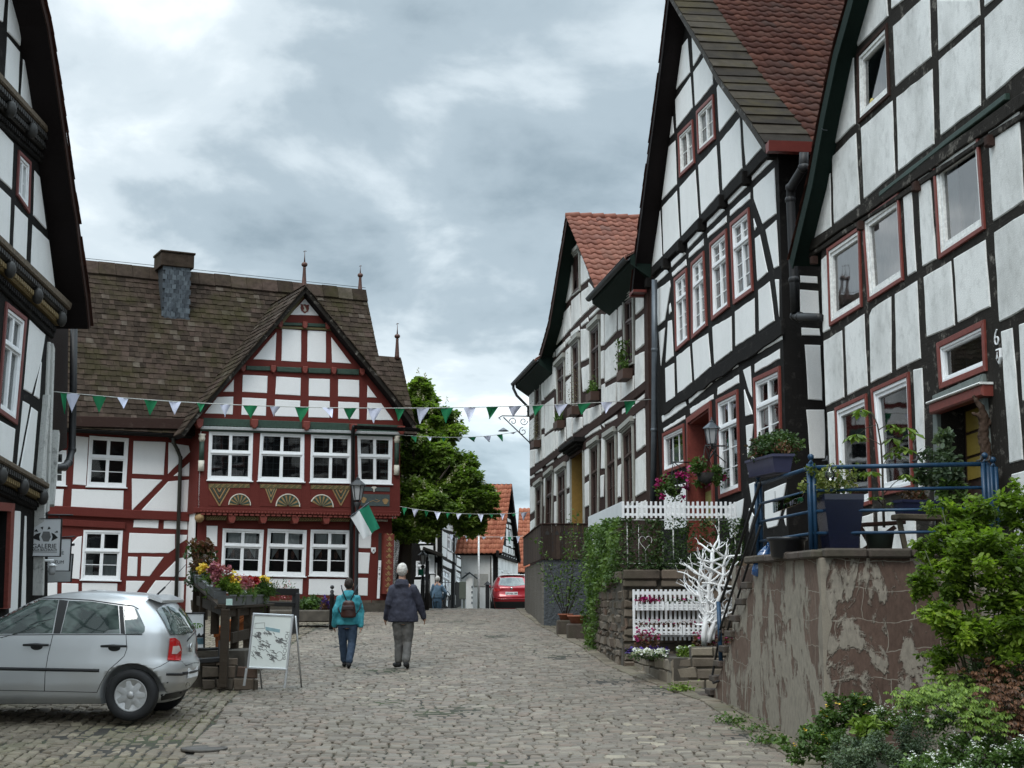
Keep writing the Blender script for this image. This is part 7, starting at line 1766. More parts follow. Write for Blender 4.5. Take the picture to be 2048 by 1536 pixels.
for px_,py_ in X6(243,495,755,503):
    h=C1.cast(px_,py_)
    for sg in(-1,1):
        m=MB();c_=Vector((h[0].x,sg*abs(h[0].y),h[0].z));m.ball(c_+Vector((0,sg*.0,-.02)),.075,16,8,(1,.25,.55));m.tube([c_+Vector((-.15,sg*.035,0)),c_+Vector((0,sg*.045,.004)),c_+Vector((.15,sg*.035,0))],[.013,.019,.013],8);m.build('door_handle',mt_trim,car,Mc)
m=MB();h=C1.cast(*X6(940,200)[0])or C1.cast(*X6(900,240)[0]);m.tube([h[0]+Vector((0,.45,.0)),h[0]+Vector((.16,.45,.16))],.012,6);m.tube([h[0]+Vector((.16,.45,.16)),h[0]+Vector((.42,.45,.45))],.004,5);m.build('aerial',mt_black,car,Mc)
m=MB();xr_=cx_(396)*1.062;m.box((xr_+.012,0,.52),(.014,.52,.12),bev=.004);o_=m.build('number_plate',mt_white,car,Mc);m=MB();m.tube([(xr_-.04,-.16,.90),(xr_-.005,.1,1.0),(xr_-.05,.35,1.04)],.008,6);m.build('rear_wiper',mt_trim,car,Mc)
m=MB();m.lathe([(.055,0),(.055,.012),(.04,.016),(.001,.012)],(cx_(391)*1.062+.008,0,.82),20,M=Matrix(((0,0,1),(0,1,0),(-1,0,0))));m.build('badge',simple('chrome',(.6,.6,.6),.15,1,.05),car,Mc)
C1.patch(X6(1062,822,1240,792,1236,826,1062,862),.004,'bumper_lip',mt_trim);C1.line(X6(1232,742,1248,745,1252,765,1236,780,1228,765,1232,742),.006,'tow_cover',MATS['chrome'],False)
# red car beyond the crest, rear towards us
sY=61.0;gS=G(0,62.5)
suv=thing('red_car','glossy red hatchback seen from behind, half hidden by the grey block at the crest','car',(at(1023,1188,sY).x,62.9,gS))
xs_c=at(1023,1188,sY).x;Ms=Matrix.Translation((xs_c,63.0,gS-.06))@Matrix.Rotation(R(-88),4,'Z') # local +x (rear) towards the camera
lv=[(.06,-2.0,1.98,.80),(.24,-2.1,2.05,.84),(.4,-2.15,2.12,.88),(.6,-2.15,2.15,.91),(.72,-2.1,2.10,.915),(.85,-2.0,2.06,.905),(1.0,-1.5,2.04,.88),(1.08,-1.1,1.98,.86),(1.2,-.8,1.86,.80),(1.35,-.45,1.72,.72),(1.46,-.1,1.62,.64),(1.52,.2,1.3,.52),(1.545,.4,.9,.25)]
C2=Car(suv,Ms,lv,mt_carred,[(1.3,.34),(-1.35,.34)],.40,.34,.91,p=8)
for x in(1.3,-1.35):
    for sg in(-1,1):wheel(suv,Ms,x,sg*.78,.33,.335,.22,sg,MATS['hubcap_silver'])
C2.patch(P_(1001,1156,1023,1155,1045,1156,1050,1170,1023,1173,997,1170),.006,'rear_window',mt_carglass,False,2);C2.patch(P_(984,1175,1000,1178,1001,1182,990,1184,983,1182),.012,'tail_light',mt_tail,True,2)
C2.patch(P_(983,1203,1063,1203,1060,1216,986,1216),.008,'bumper',mt_trim,False,3);C2.line(P_(988,1195,1000,1198,1046,1198,1058,1195),.02,'bumper_crease',mt_carred,False)
h=C2.cast(1023,1187);m=MB();m.box(h[0]+Vector((.01,0,0)),(.02,.52,.13),bev=.004);o_=m.build('number_plate',mt_white,suv,Ms)
Fp=Frame(Ms@(h[0]+Vector((.022,0,0))),(1,0,0));text_obj(Fp,o_,'LIP MA 199',(0,0),.10,.006,mt_black,'plate_text')
h=C2.cast(1023,1177);m=MB();m.ball(h[0]+Vector((.02,0,0)),.055,10,6,(.3,1,1));m.build('badge',MATS['chrome'],suv,Ms);m=MB();m.box((1.3,0,1.545),(.5,1.1,.03),bev=.01);m.build('spoiler',mt_whiteold,suv,Ms)
for sg in(-1,1):m=MB();m.ball((-.55,sg*1.0,1.05),.11,10,6,(.6,1,.7));m.build('wing_mirror',mt_carred,suv,Ms)
# ================================================================== people
def remesh(m,name,mat,parent,vox=.012,sm_=2):
    o=m.build(name,mat,parent);md=o.modifiers.new('r','REMESH');md.mode='VOXEL';md.voxel_size=vox;md.use_smooth_shade=True
    if sm_:s2=o.modifiers.new('s','SMOOTH');s2.iterations=sm_;s2.factor=.5
    bpy.context.view_layer.update();eval_mesh(o,name);o.data.materials.clear();o.data.materials.append(mat);return o
def chain(m,pts,rs,seg=12):
    m.tube(pts,rs,seg)
    for p,r_ in zip(pts,rs):m.ball(p,r_*.99,seg,8)
def loft(m,secs,seg=20):
    """secs: (centre, rx, ry)"""
    vs=[];fs=[];n=len(secs)
    for c_,rx,ry in secs:
        for k in range(seg):a=2*math.pi*k/seg;vs.append(Vector(c_)+Vector((math.cos(a)*rx,math.sin(a)*ry,0)))
    for i in range(n-1):
        for k in range(seg):k2=(k+1)%seg;fs.append((i*seg+k,i*seg+k2,(i+1)*seg+k2,(i+1)*seg+k))
    fs+=[tuple(range(seg))[::-1],tuple(range((n-1)*seg,n*seg))];m.add(vs,fs)
mt_skin=simple('skin',(.42,.24,.17),.55,var=.08,sc=20)
def person(label,Y,J,mats,extra=None,hood=True,S=1.0,vox=.012,hem_r=.2):
    """J: joints as (px, py, dY) pixel positions at depth Y+dY"""
    P_3={k:at(v[0],v[1],Y+(v[2]if len(v)>2 else 0))for k,v in J.items()};V3=Vector
    rt=thing('person',label,'person',(P_3['pelvis'].x,Y,G(P_3['pelvis'].x,Y)))
    hd=P_3['head'];nk=P_3['neck'];pv=P_3['pelvis'];m=MB();r0=.083*S
    m.ball(hd,r0,16,12,(.92,1.12,1.30));chain(m,[hd+V3((0,.02,-.07*S)),nk],[.055*S,.062*S]);m.ball(hd+V3((0,.09*S,-.06*S)),.045*S,10,8,(1,1,.9));m.ball(hd+V3((0,.115*S,-.01*S)),.016*S,8,6,(.8,1.2,1.6))
    for sg in(-1,1):m.ball(hd+V3((sg*.083*S,.0,-.012*S)),.026*S,10,8,(.45,.8,1.25));m.ball(hd+V3((sg*.03*S,.085*S,.01*S)),.014*S,8,6)
    loft(m,[(nk,.07*S,.06*S),(nk+V3((0,0,-.06)),.15*S,.09*S),(nk.lerp(pv,.35),.155*S,.10*S),(nk.lerp(pv,.7),.13*S,.095*S),(pv,.155*S,.11*S),(pv+V3((0,0,-.08)),.13*S,.10*S)])
    for sd in 'LR':
        sh,el,ha=P_3['sh'+sd],P_3['el'+sd],P_3['ha'+sd];chain(m,[sh,el,ha],[.05*S,.038*S,.026*S])
        d=(ha-el).normalized();side=V3((1 if sd=='L' else-1,.3,0)).normalized();pm=ha+d*.045*S;chain(m,[ha,pm],[.026*S,.033*S],8)
        fw_=V3((0,1,0))
        for k in range(4):
            b=pm+fw_*(k-1.5)*.017*S+d*.02*S;l=(.062,.072,.068,.052)[k]*S;q1=b+d*l*.55+side*.008*S;q2=q1+d*l*.40+side*.018*S;chain(m,[b,q1,q2],[.0095*S,.009*S,.008*S],6)
        b=ha+d*.025*S+fw_*.025*S;chain(m,[b,b+fw_*.022*S+d*.03*S,b+fw_*.024*S+d*.055*S],[.011*S,.0105*S,.009*S],6)
        kn,an=P_3['kn'+sd],P_3['an'+sd];hp=P_3['hp'+sd];chain(m,[hp,kn,an],[.075*S,.052*S,.036*S])
    body=remesh(m,'body',mt_skin,rt,.0075,1)
    # hair
    m=MB();m.ball(hd+V3((0,-.012,.012*S)),r0*1.13,18,14,(.93,1.08,1.22));hc=remesh(m,'hair',mats['hair'],rt,.012,1)
    tx=hc.modifiers.new('d','DISPLACE');te=bpy.data.textures.new('hairtex','CLOUDS');te.noise_scale=.03;tx.texture=te;tx.strength=.022;tx.texture_coords='GLOBAL';bpy.context.view_layer.update();eval_mesh(hc,'hair');hc.data.materials.clear();hc.data.materials.append(mats['hair'])
    # trousers
    m=MB();loft(m,[(pv+V3((0,0,.12)),.165*S,.12*S),(pv,.175*S,.125*S),(pv+V3((0,0,-.07)),.165*S,.12*S)])
    for sd in 'LR':
        hp,kn,an=P_3['hp'+sd],P_3['kn'+sd],P_3['an'+sd];lo=kn.lerp(an,.93)
        chain(m,[hp,hp.lerp(kn,.5),kn,kn.lerp(lo,.5),lo],[.105*S,.095*S,.078*S,.072*S,.07*S]);
    tr_=remesh(m,'trousers',mats['trousers'],rt,vox,2)
    for sd in 'LR':
        an,to=P_3['an'+sd],P_3['to'+sd];m=MB();d=(to-an);d.z=0;d=d.normalized()if d.length>.02 else V3((0,1,0))
        chain(m,[an+V3((0,0,-.01)),an+V3((0,0,-.055*S))-d*.02,an+d*.10*S+V3((0,0,-.065*S)),to],[.042*S,.045*S,.044*S,.034*S]);remesh(m,'shoe',mats['shoe'],rt,.01,1)
    # jacket
    hem=P_3['hem'];m=MB();top=nk+V3((0,-.0,-.02));shw=(P_3['shR'].x-P_3['shL'].x)/2
    cx=(P_3['shR']+P_3['shL'])/2
    loft(m,[(hem+V3((0,0,-.005)),hem_r*S,.15*S),(hem+V3((0,0,.05)),hem_r*S,.155*S),(hem.lerp(cx,.35),hem_r*.93*S,.15*S),(hem.lerp(cx,.7),shw*1.0+.0,.145*S),(cx+V3((0,0,-.06)),shw*1.05,.13*S),(cx+V3((0,0,.01)),shw*.92,.11*S),(cx.lerp(top,.6),shw*.55,.09*S),(top,.075*S,.075*S)])
    for sd in 'LR':
        sh,el,ha=P_3['sh'+sd],P_3['el'+sd],P_3['ha'+sd];lo=el.lerp(ha,.97);chain(m,[sh,sh.lerp(el,.5),el,el.lerp(lo,.55),lo],[.080*S,.074*S,.066*S,.058*S,.055*S])
    if hood:
        loft(m,[(top+V3((0,-.05,-.10)),.10*S,.06*S),(top+V3((0,-.05,-.03)),.125*S,.085*S),(top+V3((0,-.03,.03)),.105*S,.085*S),(top+V3((0,-.01,.06)),.08*S,.075*S)])
    jk=remesh(m,'jacket',mats['jacket'],rt,vox,2)
    tx=jk.modifiers.new('d','DISPLACE');te=bpy.data.textures.new('foldtex','CLOUDS');te.noise_scale=.10;tx.texture=te;tx.strength=.030;tx.texture_coords='GLOBAL';bpy.context.view_layer.update();eval_mesh(jk,'jacket')
    tx=tr_.modifiers.new('d','DISPLACE');tx.texture=te;tx.strength=.022;tx.texture_coords='GLOBAL';bpy.context.view_layer.update();eval_mesh(tr_,'trousers')
    for o in(jk,tr_):o.data.materials.clear()
    jk.data.materials.append(mats['jacket']);tr_.data.materials.append(mats['trousers'])
    return rt,P_3,jk
def fab(name,c,c2=None,rough=.8,sc=7):
    m,t,p,o=nodes(name);n=tnoise(t,sc,4,.6);t.links.new(tramp(t,n,[(.35,c),(.65,c2 or tuple(x*1.35 for x in c))]),p.inputs['Base Color']);p.inputs['Roughness'].default_value=rough;tbump(t,p,tnoise(t,40,3,.6,(1,1,.4)),.4,.01);return m
fb_teal=fab('jacket_teal',(.020,.20,.25),(.05,.31,.36));fb_navy=fab('jacket_navy',(.017,.018,.032),(.030,.032,.052));fb_jeans=fab('jeans',(.014,.030,.058),(.030,.055,.095));fb_grey=fab('trousers_grey',(.085,.082,.078),(.12,.115,.108))
fb_shoe=fab('shoes_black',(.008,.008,.009));fb_brown=fab('hair_brown',(.022,.014,.010),sc=30);fb_white=fab('hair_white',(.42,.39,.35),(.62,.60,.56),sc=30);fb_denim=fab('shirt_denim',(.075,.13,.19),(.11,.18,.25))
rw,JW,jk=person('woman in a teal hooded jacket and jeans walking uphill with a small brown backpack',24.9,
{'head':(698,1168),'neck':(697,1185),'pelvis':(695,1248),'shL':(681,1198,0),'elL':(671,1224,-.05),'haL':(669,1251,.05),'shR':(714,1198,0),'elR':(722,1224,.05),'haR':(722,1252,0),
'hpL':(686,1252),'knL':(686,1288,.05),'anL':(689,1322,.12),'toL':(688,1330,.32),'hpR':(705,1252),'knR':(704,1288,-.02),'anR':(698,1324,-.22),'toR':(697,1333,-.08),'hem':(695,1249)},
dict(jacket=fb_teal,trousers=fb_jeans,shoe=fb_shoe,hair=fb_brown),S=.90,hem_r=.215)
# side panels of the jacket, backpack
bpk=thing('backpack','small dark brown leather backpack on the back of the woman in teal','backpack',tuple(at(697,1222,24.7)))
c_=at(697,1212,24.72);m=MB();loft(m,[(c_+Vector((0,0,-.20)),.10,.045),(c_+Vector((0,0,-.18)),.135,.06),(c_+Vector((0,0,-.05)),.125,.065),(c_+Vector((0,0,.06)),.10,.06),(c_+Vector((0,0,.095)),.06,.04)]);remesh(m,'bag',fab('leather_brown',(.040,.014,.010),rough=.4),bpk,.012,2)
m=MB();m.bar(c_+Vector((-.10,-.065,-.03)),c_+Vector((.10,-.065,-.03)),.02,.07,bev=.008);m.build('flap',fab('leather_dark',(.025,.010,.008),rough=.4),bpk)
for sg in(-1,1):
    m=MB();m.tube([c_+Vector((sg*.03,.0,.08)),c_+Vector((sg*.085,-.0,.20)),c_+Vector((sg*.125,.03,.30)),c_+Vector((sg*.14,.12,.35))],.011,6);m.tube([c_+Vector((sg*.125,.0,-.15)),c_+Vector((sg*.185,.08,-.05)),c_+Vector((sg*.2,.16,.05))],.011,6);m.build('strap',MATS.get('strap')or simple('strap',(.012,.014,.02),.7),bpk)
person('white-haired man in a long navy hooded jacket and grey trousers walking uphill',24.6,
{'head':(804.5,1141),'neck':(804,1163),'pelvis':(806,1240),'shL':(786,1178,0),'elL':(778,1208,-.05),'haL':(772,1236,.08),'shR':(826,1178,0),'elR':(839,1207,.05),'haR':(847,1234,.12),
'hpL':(797,1246),'knL':(798,1285,.08),'anL':(797,1322,.10),'toL':(789,1329,.22),'hpR':(816,1246),'knR':(815,1286,.02),'anR':(812,1322,-.15),'toR':(815,1333,-.30+.35),'hem':(806,1243)},
dict(jacket=fb_navy,trousers=fb_grey,shoe=fb_shoe,hair=fb_white),S=1.03,hem_r=.255)
person('man in a denim shirt bending over a bicycle beyond the crest of the street',54,
{'head':(875,1158),'neck':(875,1166),'pelvis':(874,1200),'shL':(867,1172,0),'elL':(864,1185,.1),'haL':(866,1197,.3),'shR':(883,1173,0),'elR':(891,1186,.05),'haR':(887,1198,.25),
'hpL':(870,1203),'knL':(870,1222,.1),'anL':(870,1238,0),'toL':(869,1242,.15),'hpR':(878,1203),'knR':(878,1222,.1),'anR':(878,1238,0),'toR':(879,1242,.15),'hem':(874,1196)},
dict(jacket=fb_denim,trousers=fab('jeans_blue',(.06,.11,.17)),shoe=fb_shoe,hair=fb_white),hood=False,vox=.018)
bb_=pt(884,54.6);bb_.z=G(0,54.6);bk_=thing('bicycle','dark bicycle held by the man in the denim shirt','bicycle',tuple(bb_));m=MB()
def circ(c,r_,n=24):return[Vector(c)+Vector((math.cos(2*math.pi*i/n)*r_*.35,math.cos(2*math.pi*i/n)*r_*.94,math.sin(2*math.pi*i/n)*r_))for i in range(n+1)]
for dy,nm in((-.5,'wheel'),(.5,'wheel')):
    m=MB();c=bb_+Vector((dy*.35,dy,.34));m.tube(circ(c,.33),.018,6);[m.tube([c,q],.002,3)for q in circ(c,.32,12)];m.build(nm,mt_black,bk_)
m=MB();a,b=bb_+Vector((-.175,-.5,.34)),bb_+Vector((.175,.5,.34));s1_=bb_+Vector((-.05,-.12,.8));h1=bb_+Vector((.13,.38,.9));cr_=bb_+Vector((-.01,-.05,.3))
for q in((a,s1_),(a,cr_),(cr_,s1_),(s1_,h1),(cr_,h1),(h1,b),(s1_,s1_+Vector((0,0,.15)))):m.tube(q,.016,6)
m.tube([h1+Vector((-.25,.05,.12)),h1+Vector((0,0,.12)),h1+Vector((.25,-.05,.12))],.013,6);m.tube([h1,h1+Vector((0,0,.12))],.013,6);m.build('frame',mt_black,bk_);m=MB();m.ball(s1_+Vector((0,0,.16)),.11,10,6,(.5,1.1,.35));m.build('saddle',mt_black,bk_)
# ================================================================== bunting
fl_g=simple('pennant_green',(.008,.17,.065),.8,var=.12,sc=9);fl_w=simple('pennant_white',(.66,.68,.82),.8,var=.06,sc=9);mt_cord=simple('cord',(.45,.45,.42),.8)
def bunting(label,pts,Ya,Yb,flags,cordr=.008):
    """pts: pixel polyline of the cord; the cord hangs in the vertical plane through its two ends"""
    A=at(pts[0][0],pts[0][1],Ya);B=at(pts[-1][0],pts[-1][1],Yb);d=(B-A);d.z=0;Fq=Frame((A.x,A.y,0),d)
    rt=thing('bunting',label,'bunting',tuple(A));P_3=[]
    px_=np.array([p[0]for p in pts],float);py_=np.array([p[1]for p in pts],float)
    from_=np.linspace(px_[0],px_[-1],48);c=np.polyfit(px_,py_,min(3,len(pts)-1));yy=lambda x:float(np.polyval(c,x))
    uv=[Fq.hit(x,yy(x))for x in from_];m=MB();m.tube([(u,v,0)for u,v in uv],cordr,5);m.build('cord',mt_cord,rt,Fq.M)
    g2=random.Random(len(flags))
    for(xa,xb,xt,yt,col)in flags:
        u0,v0=Fq.hit(xa,yy(xa));u1,v1=Fq.hit(xb,yy(xb));ut,vt=Fq.hit(xt,yt);m=MB();m.smooth=True;n=6;vs=[];fs=[];ph=g2.uniform(0,6);sw=g2.uniform(-.06,.06)
        for j in range(n+1):
            f=j/n
            for i in range(5):
                s=i/4;u=(u0+(u1-u0)*s)*(1-f)+ut*f;v=(v0+(v1-v0)*s)*(1-f)+vt*f
                vs.append((u,v,.02*math.sin(s*5+ph+f*2)*(1-f*.3)+sw*f))
        for j in range(n):
            for i in range(4):fs.append((j*5+i,j*5+i+1,j*5+i+6,j*5+i+5))
        m.add(vs,fs);m.add([(x,y,z-.003)for x,y,z in vs],[f[::-1]for f in fs]);m.build('pennant',fl_g if col=='g' else fl_w,rt,Fq.M)
g_,w_='g','w'
bunting('front string of green and white pennants hung from the left house to the grey downpipe',[(100,783),(260,796),(400,806),(600,815),(800,816),(1000,814),(1150,806),(1308,799)],22.6,31.5,
[(120,133,127,829,g_),(131,161,145,825,w_),(185,214,197,827,g_),(234,258,244,818,w_),(287,315,301,830,g_),(337,361,349,829,w_),(393,411,399,824,g_),(441,462,450,834,w_),(487,516,501,838,g_),(541,562,549,832,w_),
(589,618,602,844,g_),(643,667,660,836,w_),(688,713,702,840,g_),(736,763,748,846,w_),(788,810,799,841,g_),(833,858,843,847,w_),(881,906,892,846,g_),(926,952,936,844,w_),(972,998,981,838,g_),(1018,1044,1028,835,w_),
(1064,1086,1070,831,g_),(1109,1134,1119,832,w_),(1155,1181,1164,829,g_),(1201,1226,1209,827,w_),(1247,1272,1256,828,g_)])
bunting('second string of pennants from the red house across to the scrolled bracket',[(800,870),(850,873),(920,875),(980,871),(1040,862)],43.0,49.5,
[(820,833,828,885,g_),(853,864,858,882,w_),(882,893,887,884,g_),(912,923,921,883,w_),(936,952,949,884,g_),(966,981,979,884,w_),(992,1005,1003,883,g_),(1018,1034,1028,868,w_)])
bunting('third string of pennants sagging below the chestnut crown',[(800,1013),(830,1018),(900,1026),(980,1028),(1060,1024)],42.8,44.3,
[(804,814,808,1030,g_),(824,837,830,1034,w_),(849,858,852,1034,g_),(868,881,874,1040,w_),(892,901,895,1037,g_),(912,923,916,1039,w_),(935,944,938,1036,g_),(955,967,961,1044,w_),(978,987,982,1036,g_),(1000,1010,1004,1040,w_),(1022,1032,1027,1033,g_),(1042,1055,1048,1042,w_)],.007)
bunting('farthest small string of pennants before the orange roof',[(895,1068),(935,1072),(990,1074),(1046,1072)],58,60,
[(899,906,902,1080,w_),(914,921,917,1079,g_),(930,938,934,1083,w_),(948,955,951,1077,g_),(963,972,968,1079,w_),(1000,1006,1003,1080,w_),(1014,1023,1018,1084,g_),(1032,1041,1036,1086,w_)],.009)
# ================================================================== street lamps and flags
def street_lamp(label,px_,Y,ytop,s):
    b=pt(px_,Y);b.z=G(b.x,b.y);H=at(px_,ytop,Y).z-b.z;rt=thing('street_lamp',label,'street lamp',tuple(b));hb=b+Vector((0,0,H-.66*s))
    m=MB();m.lathe([(.10,0),(.10,.35),(.07,.42),(.055,.9),(.05,1.0),(.045,H-1.2*s),(.055,H-1.15*s),(.04,H-1.1*s),(.035,H-.85*s),(.09*s,H-.72*s),(.03*s,H-.68*s)],b,12);m.build('post',mt_black,rt);lantern(rt,hb,s,mt_black,'lamp_head');return b,H
lb,lH=street_lamp('tall black street lamp before the painted bay, carrying the green and white flag',712,36,946,1.05)
street_lamp('small street lamp standing in shade under the chestnut tree',845,46.0,1095,.82)
m=MB();b=pt(854,45.5);b.z=G(b.x,b.y);m.tube([b,b+Vector((0,0,1.55))],[.07,.06],10);m.tube(circ(b+Vector((0,0,1.62)),.07,14),.014,5);tag(m.build('ring_post',mt_black),'short black post with a ring on top beside the small street lamp','post')
def flag(label,A,B,Cc_,Dd,Y,staff,halves):
    q=[at(*p,Y)for p in(A,B,Cc_,Dd)];rt=thing('flag',label,'flag',tuple(q[1]))
    for hi,(s0,s1,mt_)in enumerate(halves):
        m=MB();m.smooth=True;vs=[];nx,ny=8,12
        for j in range(ny+1):
            for i in range(nx+1):
                s=s0+(s1-s0)*i/nx;t=j/ny;p=(q[0]*(1-s)+q[1]*s)*(1-t)+(q[3]*(1-s)+q[2]*s)*t
                vs.append(p+Vector((0,.05*math.sin(s*9+t*4)*(.3+t),.012*math.sin(s*12))))
        m.add(vs,[(j*(nx+1)+i,j*(nx+1)+i+1,(j+1)*(nx+1)+i+1,(j+1)*(nx+1)+i)for j in range(ny)for i in range(nx)]);m.build('green_half' if mt_ is fl_green else 'white_half',mt_,rt)
    m=MB();m.tube([at(*p,Y)for p in staff],.014,6);m.build('flagstaff',mt_zinc,rt);return rt
fl_green=simple('flag_green',(.005,.15,.085),.8,var=.1,sc=5);fl_white=simple('flag_white',(.55,.57,.58),.85,var=.05)
flag('green and white flag hanging from the tall street lamp',K_(1425,680)[0],K_(1590,572)[0],K_(1690,780)[0],K_(1545,885)[0],35.75,[(713,1025),(700,1034),(738,1005)],[(0,.5,fl_white),(.5,1,fl_green)])
flag('small green and white flag in shade by the lattice windows',(836,1140),(858,1134),(858,1148),(836,1152),45.8,[(846,1170),(858,1133)],[(0,.5,fl_green),(.5,1,fl_white)])
# black cast post by the flower bed
b=pt(664,35);b.z=G(b.x,b.y);m=MB();m.lathe([(.06,0),(.055,.8),(.07,.82),(.04,.86),(.05,.92),(.02,.96)],b,10);m.ball(b+Vector((0,0,1.02)),.05);m.box(b+Vector((.08,0,.38)),(.12,.05,.7),bev=.01);tag(m.build('iron_post',mt_black),'black iron post with a ball top behind the woman in teal','post')
# ================================================================== hanging signs on the left house
mt_sign=simple('sign_grey',(.62,.63,.64),.5,var=.04);mt_ink=simple('sign_ink',(.015,.015,.015),.6);mt_inkg=simple('sign_grey_dark',(.14,.14,.14),.6)
def panel_sign(name,label,quad,Y,mt_,frame=.012):
    q=[at(*p,Y)for p in quad];Fq=Frame(q[3],(q[2]-q[3]).normalized());P2=[Fq.hit(*p)for p in quad];rt=thing(name,label,'sign',tuple(q[3]));m=MB();m.prism(P2,-.025,0,.002,True);m.build('board',mt_,rt,Fq.M)
    m=MB();ring(m,inset(P2,0),grow(P2,frame),-.03,.008,.002);m.build('frame',mt_black,rt,Fq.M);return rt,Fq,P2
rt,Fq,q=panel_sign('hanging_sign','grey hanging gallery sign with an eye emblem and lettering',N_(237,915,470,915,458,1198,220,1198),21.6,mt_sign)
SC=21.6/2871/3.84
def sp(x,y):return Fq.hit(*N_(x,y)[0])
m=MB()
for poly in([(245,1060),(275,1030),(315,1018),(302,1050),(308,1083)],[(445,1058),(418,1030),(395,1018),(404,1050),(395,1084)],[(262,1010),(295,1013),(280,990)],[(312,978),(333,972),(327,998)],[(365,995),(390,988),(376,970)],[(418,1018),(447,1018),(440,1003)]):
    m.prism([sp(*p)for p in poly],.0,.004)
m.build('eye_emblem',mt_ink,rt,Fq.M);m=MB();m.prism([sp(*p)for p in((318,1050),(333,1010),(380,1010),(392,1052),(374,1086),(334,1086))],0,.005);m.build('eye_iris',mt_inkg,rt,Fq.M)
ctr=lambda y:((sp(240,y)[0]+sp(440,y)[0])/2,sp(340,y)[1])
text_obj(Fq,rt,'GALERIE',ctr(1124),50*SC,.0,mt_ink,depth=.002,bold=.001);text_obj(Fq,rt,'HAUS BACHRACH',ctr(1152),24*SC,.0,mt_ink,depth=.002,bold=.001);m=MB();m.prism([sp(238,1164),sp(438,1166),sp(438,1171),sp(238,1169)],0,.003);m.build('underline',mt_inkg,rt,Fq.M)
br=thing('sign_bracket','thin black iron arm holding the gallery sign on the left house','bracket',tuple(at(48,1030,21.8)));m=MB()
for a,b in(((44,1029),(146,1030)),((70,988),(92,1030)),((66,1015),(95,1028))):m.tube([at(*a,21.65),at(*b,21.65)],.012,6)
for x in(66,118):m.tube([at(x,1030,21.65),at(x,1039,21.62)],.006,5)
m.ball(at(86,1026,21.65),.035);m.build('arm',mt_black,br)
rt,Fq,q=panel_sign('hanging_sign','white hanging museum sign half hidden behind the gallery sign',N_(330,1068,545,1068,530,1310,318,1310),22.6,simple('sign_white',(.80,.81,.82),.5,var=.04))
for tx,x,y,s in(('KUNST.',420,1142,36),('GALERIE',425,1176,36),('MUSEUM',422,1246,36)):text_obj(Fq,rt,tx,Fq.hit(*N_(x,y)[0]),s*22.6/2871/3.84,.0,mt_ink,depth=.002)
m=MB();m.tube([at(122,1075,22.62),at(150,1073,22.62)],.012,6);m.tube([at(142,1090,22.62),at(149,1089,22.62)],.02,6);m.build('arm',mt_black,rt)
rt,Fq,q=panel_sign('hanging_sign','blank grey hanging board, lowest of the three signs',N_(365,1188,556,1188,542,1395,365,1398),23.3,simple('sign_grey_plain',(.45,.46,.46),.6,var=.06))
c_=at(104,1138,21.9);rt=thing('wall_lantern','small white glass lantern on an arm under the gallery sign','lantern',tuple(c_));m=MB();m.tube([at(66,1121,21.9),at(107,1121,21.9)],.018,6);m.lathe([(.07,.0),(.08,.01),(.03,.04),(.001,.05)],c_+Vector((0,0,.04)),14);m.build('arm',mt_white,rt);m=MB();m.lathe([(.035,-.09),(.055,-.05),(.055,.02),(.045,.04)],c_,14);m.build('lamp_glass',glass_milk,rt)
# ================================================================== poster stand, info banner, wooden rail, flower boxes, bench
mt_alu=simple('aluminium',(.62,.63,.64),.35,.7,.05);sY=20.7
Fs=Frame(at(490,1374,sY),(1,-.07,0));Fs=Frame((Fs.o.x,Fs.o.y,G(0,sY)),(1,-.07,0));rt=thing('pavement_sign','aluminium poster stand with an ink drawing on the cobbles','pavement sign',tuple(Fs.o))
Z5=lambda*a:C(360,1080,4.8,*a)
q=Fs.hits(Z5(700,700,1092,718,1035,1252,640,1235));tilt=.0
m=MB();ring(m,inset(q,.03),q,-.02,.015,.006);o_=m.build('frame',mt_alu,rt,Fs.M);m=MB();m.prism(inset(q,.028),-.02,.0);po=m.build('poster',simple('poster_paper',(.72,.76,.73),.5,var=.04,sc=3),rt,Fs.M)
gl_=[Fs.hits(Z5(628,1235,650,1235,625,1400,603,1400)),Fs.hits(Z5(1015,1252,1035,1252,1015,1420,993,1420))]
for p in gl_:m=MB();m.prism(p,-.015,.01,.003);m.build('leg',mt_alu,rt,Fs.M)
for k in(0,1):top_=q[0]if k==0 else q[1];ft=(gl_[k][3][0]+.12,.0);m=MB();m.tube([(top_[0]+.02,top_[1]-.02,-.03),(ft[0]+.03,ft[1]+.01,-.52)],.014,6);m.build('rear_leg',mt_alu,rt,Fs.M)
m=MB();q2=grow(q,-.03);m.prism([blerp(q2,s,t)for s,t in((0,0),(1,0),(1,1),(0,1))],-.08,-.06);m.build('back_board',mt_inkg,rt,Fs.M)
g2=random.Random(77);m=MB();b1q=lambda x,y:Fs.hit(*Z5(x,y)[0])
def stroke(m,x,y,ang,l,w_,w0): # tapered curved brush stroke, pixel units of the crop
    pts=[];n=6
    for i in range(n+1):f=i/n;a=ang+.9*(f-.5)*g2.choice((-1,1));pts.append((x+math.cos(ang)*l*f+math.sin(f*3.1)*l*.16,y+math.sin(ang)*l*f,w_*math.sin(math.pi*min(.97,f+.05))+.6))
    up_=[(a_,b_-w2)for a_,b_,w2 in pts];dn=[(a_,b_+w2)for a_,b_,w2 in pts[::-1]];m.prism([b1q(*p)for p in up_+dn],0,w0)
for i in range(150):
    cx_2,cy_2,sx_,sy_=g2.choice(((790,1000,90,60),(850,1060,70,60),(740,900,40,40),(840,890,50,16),(940,950,45,35),(720,1090,40,50),(880,1120,40,30)));stroke(m,g2.gauss(cx_2,sx_*.5),g2.gauss(cy_2,sy_*.5),g2.uniform(.1,1.2),g2.uniform(12,55),g2.uniform(1,5.5),.0015+.00002*i)
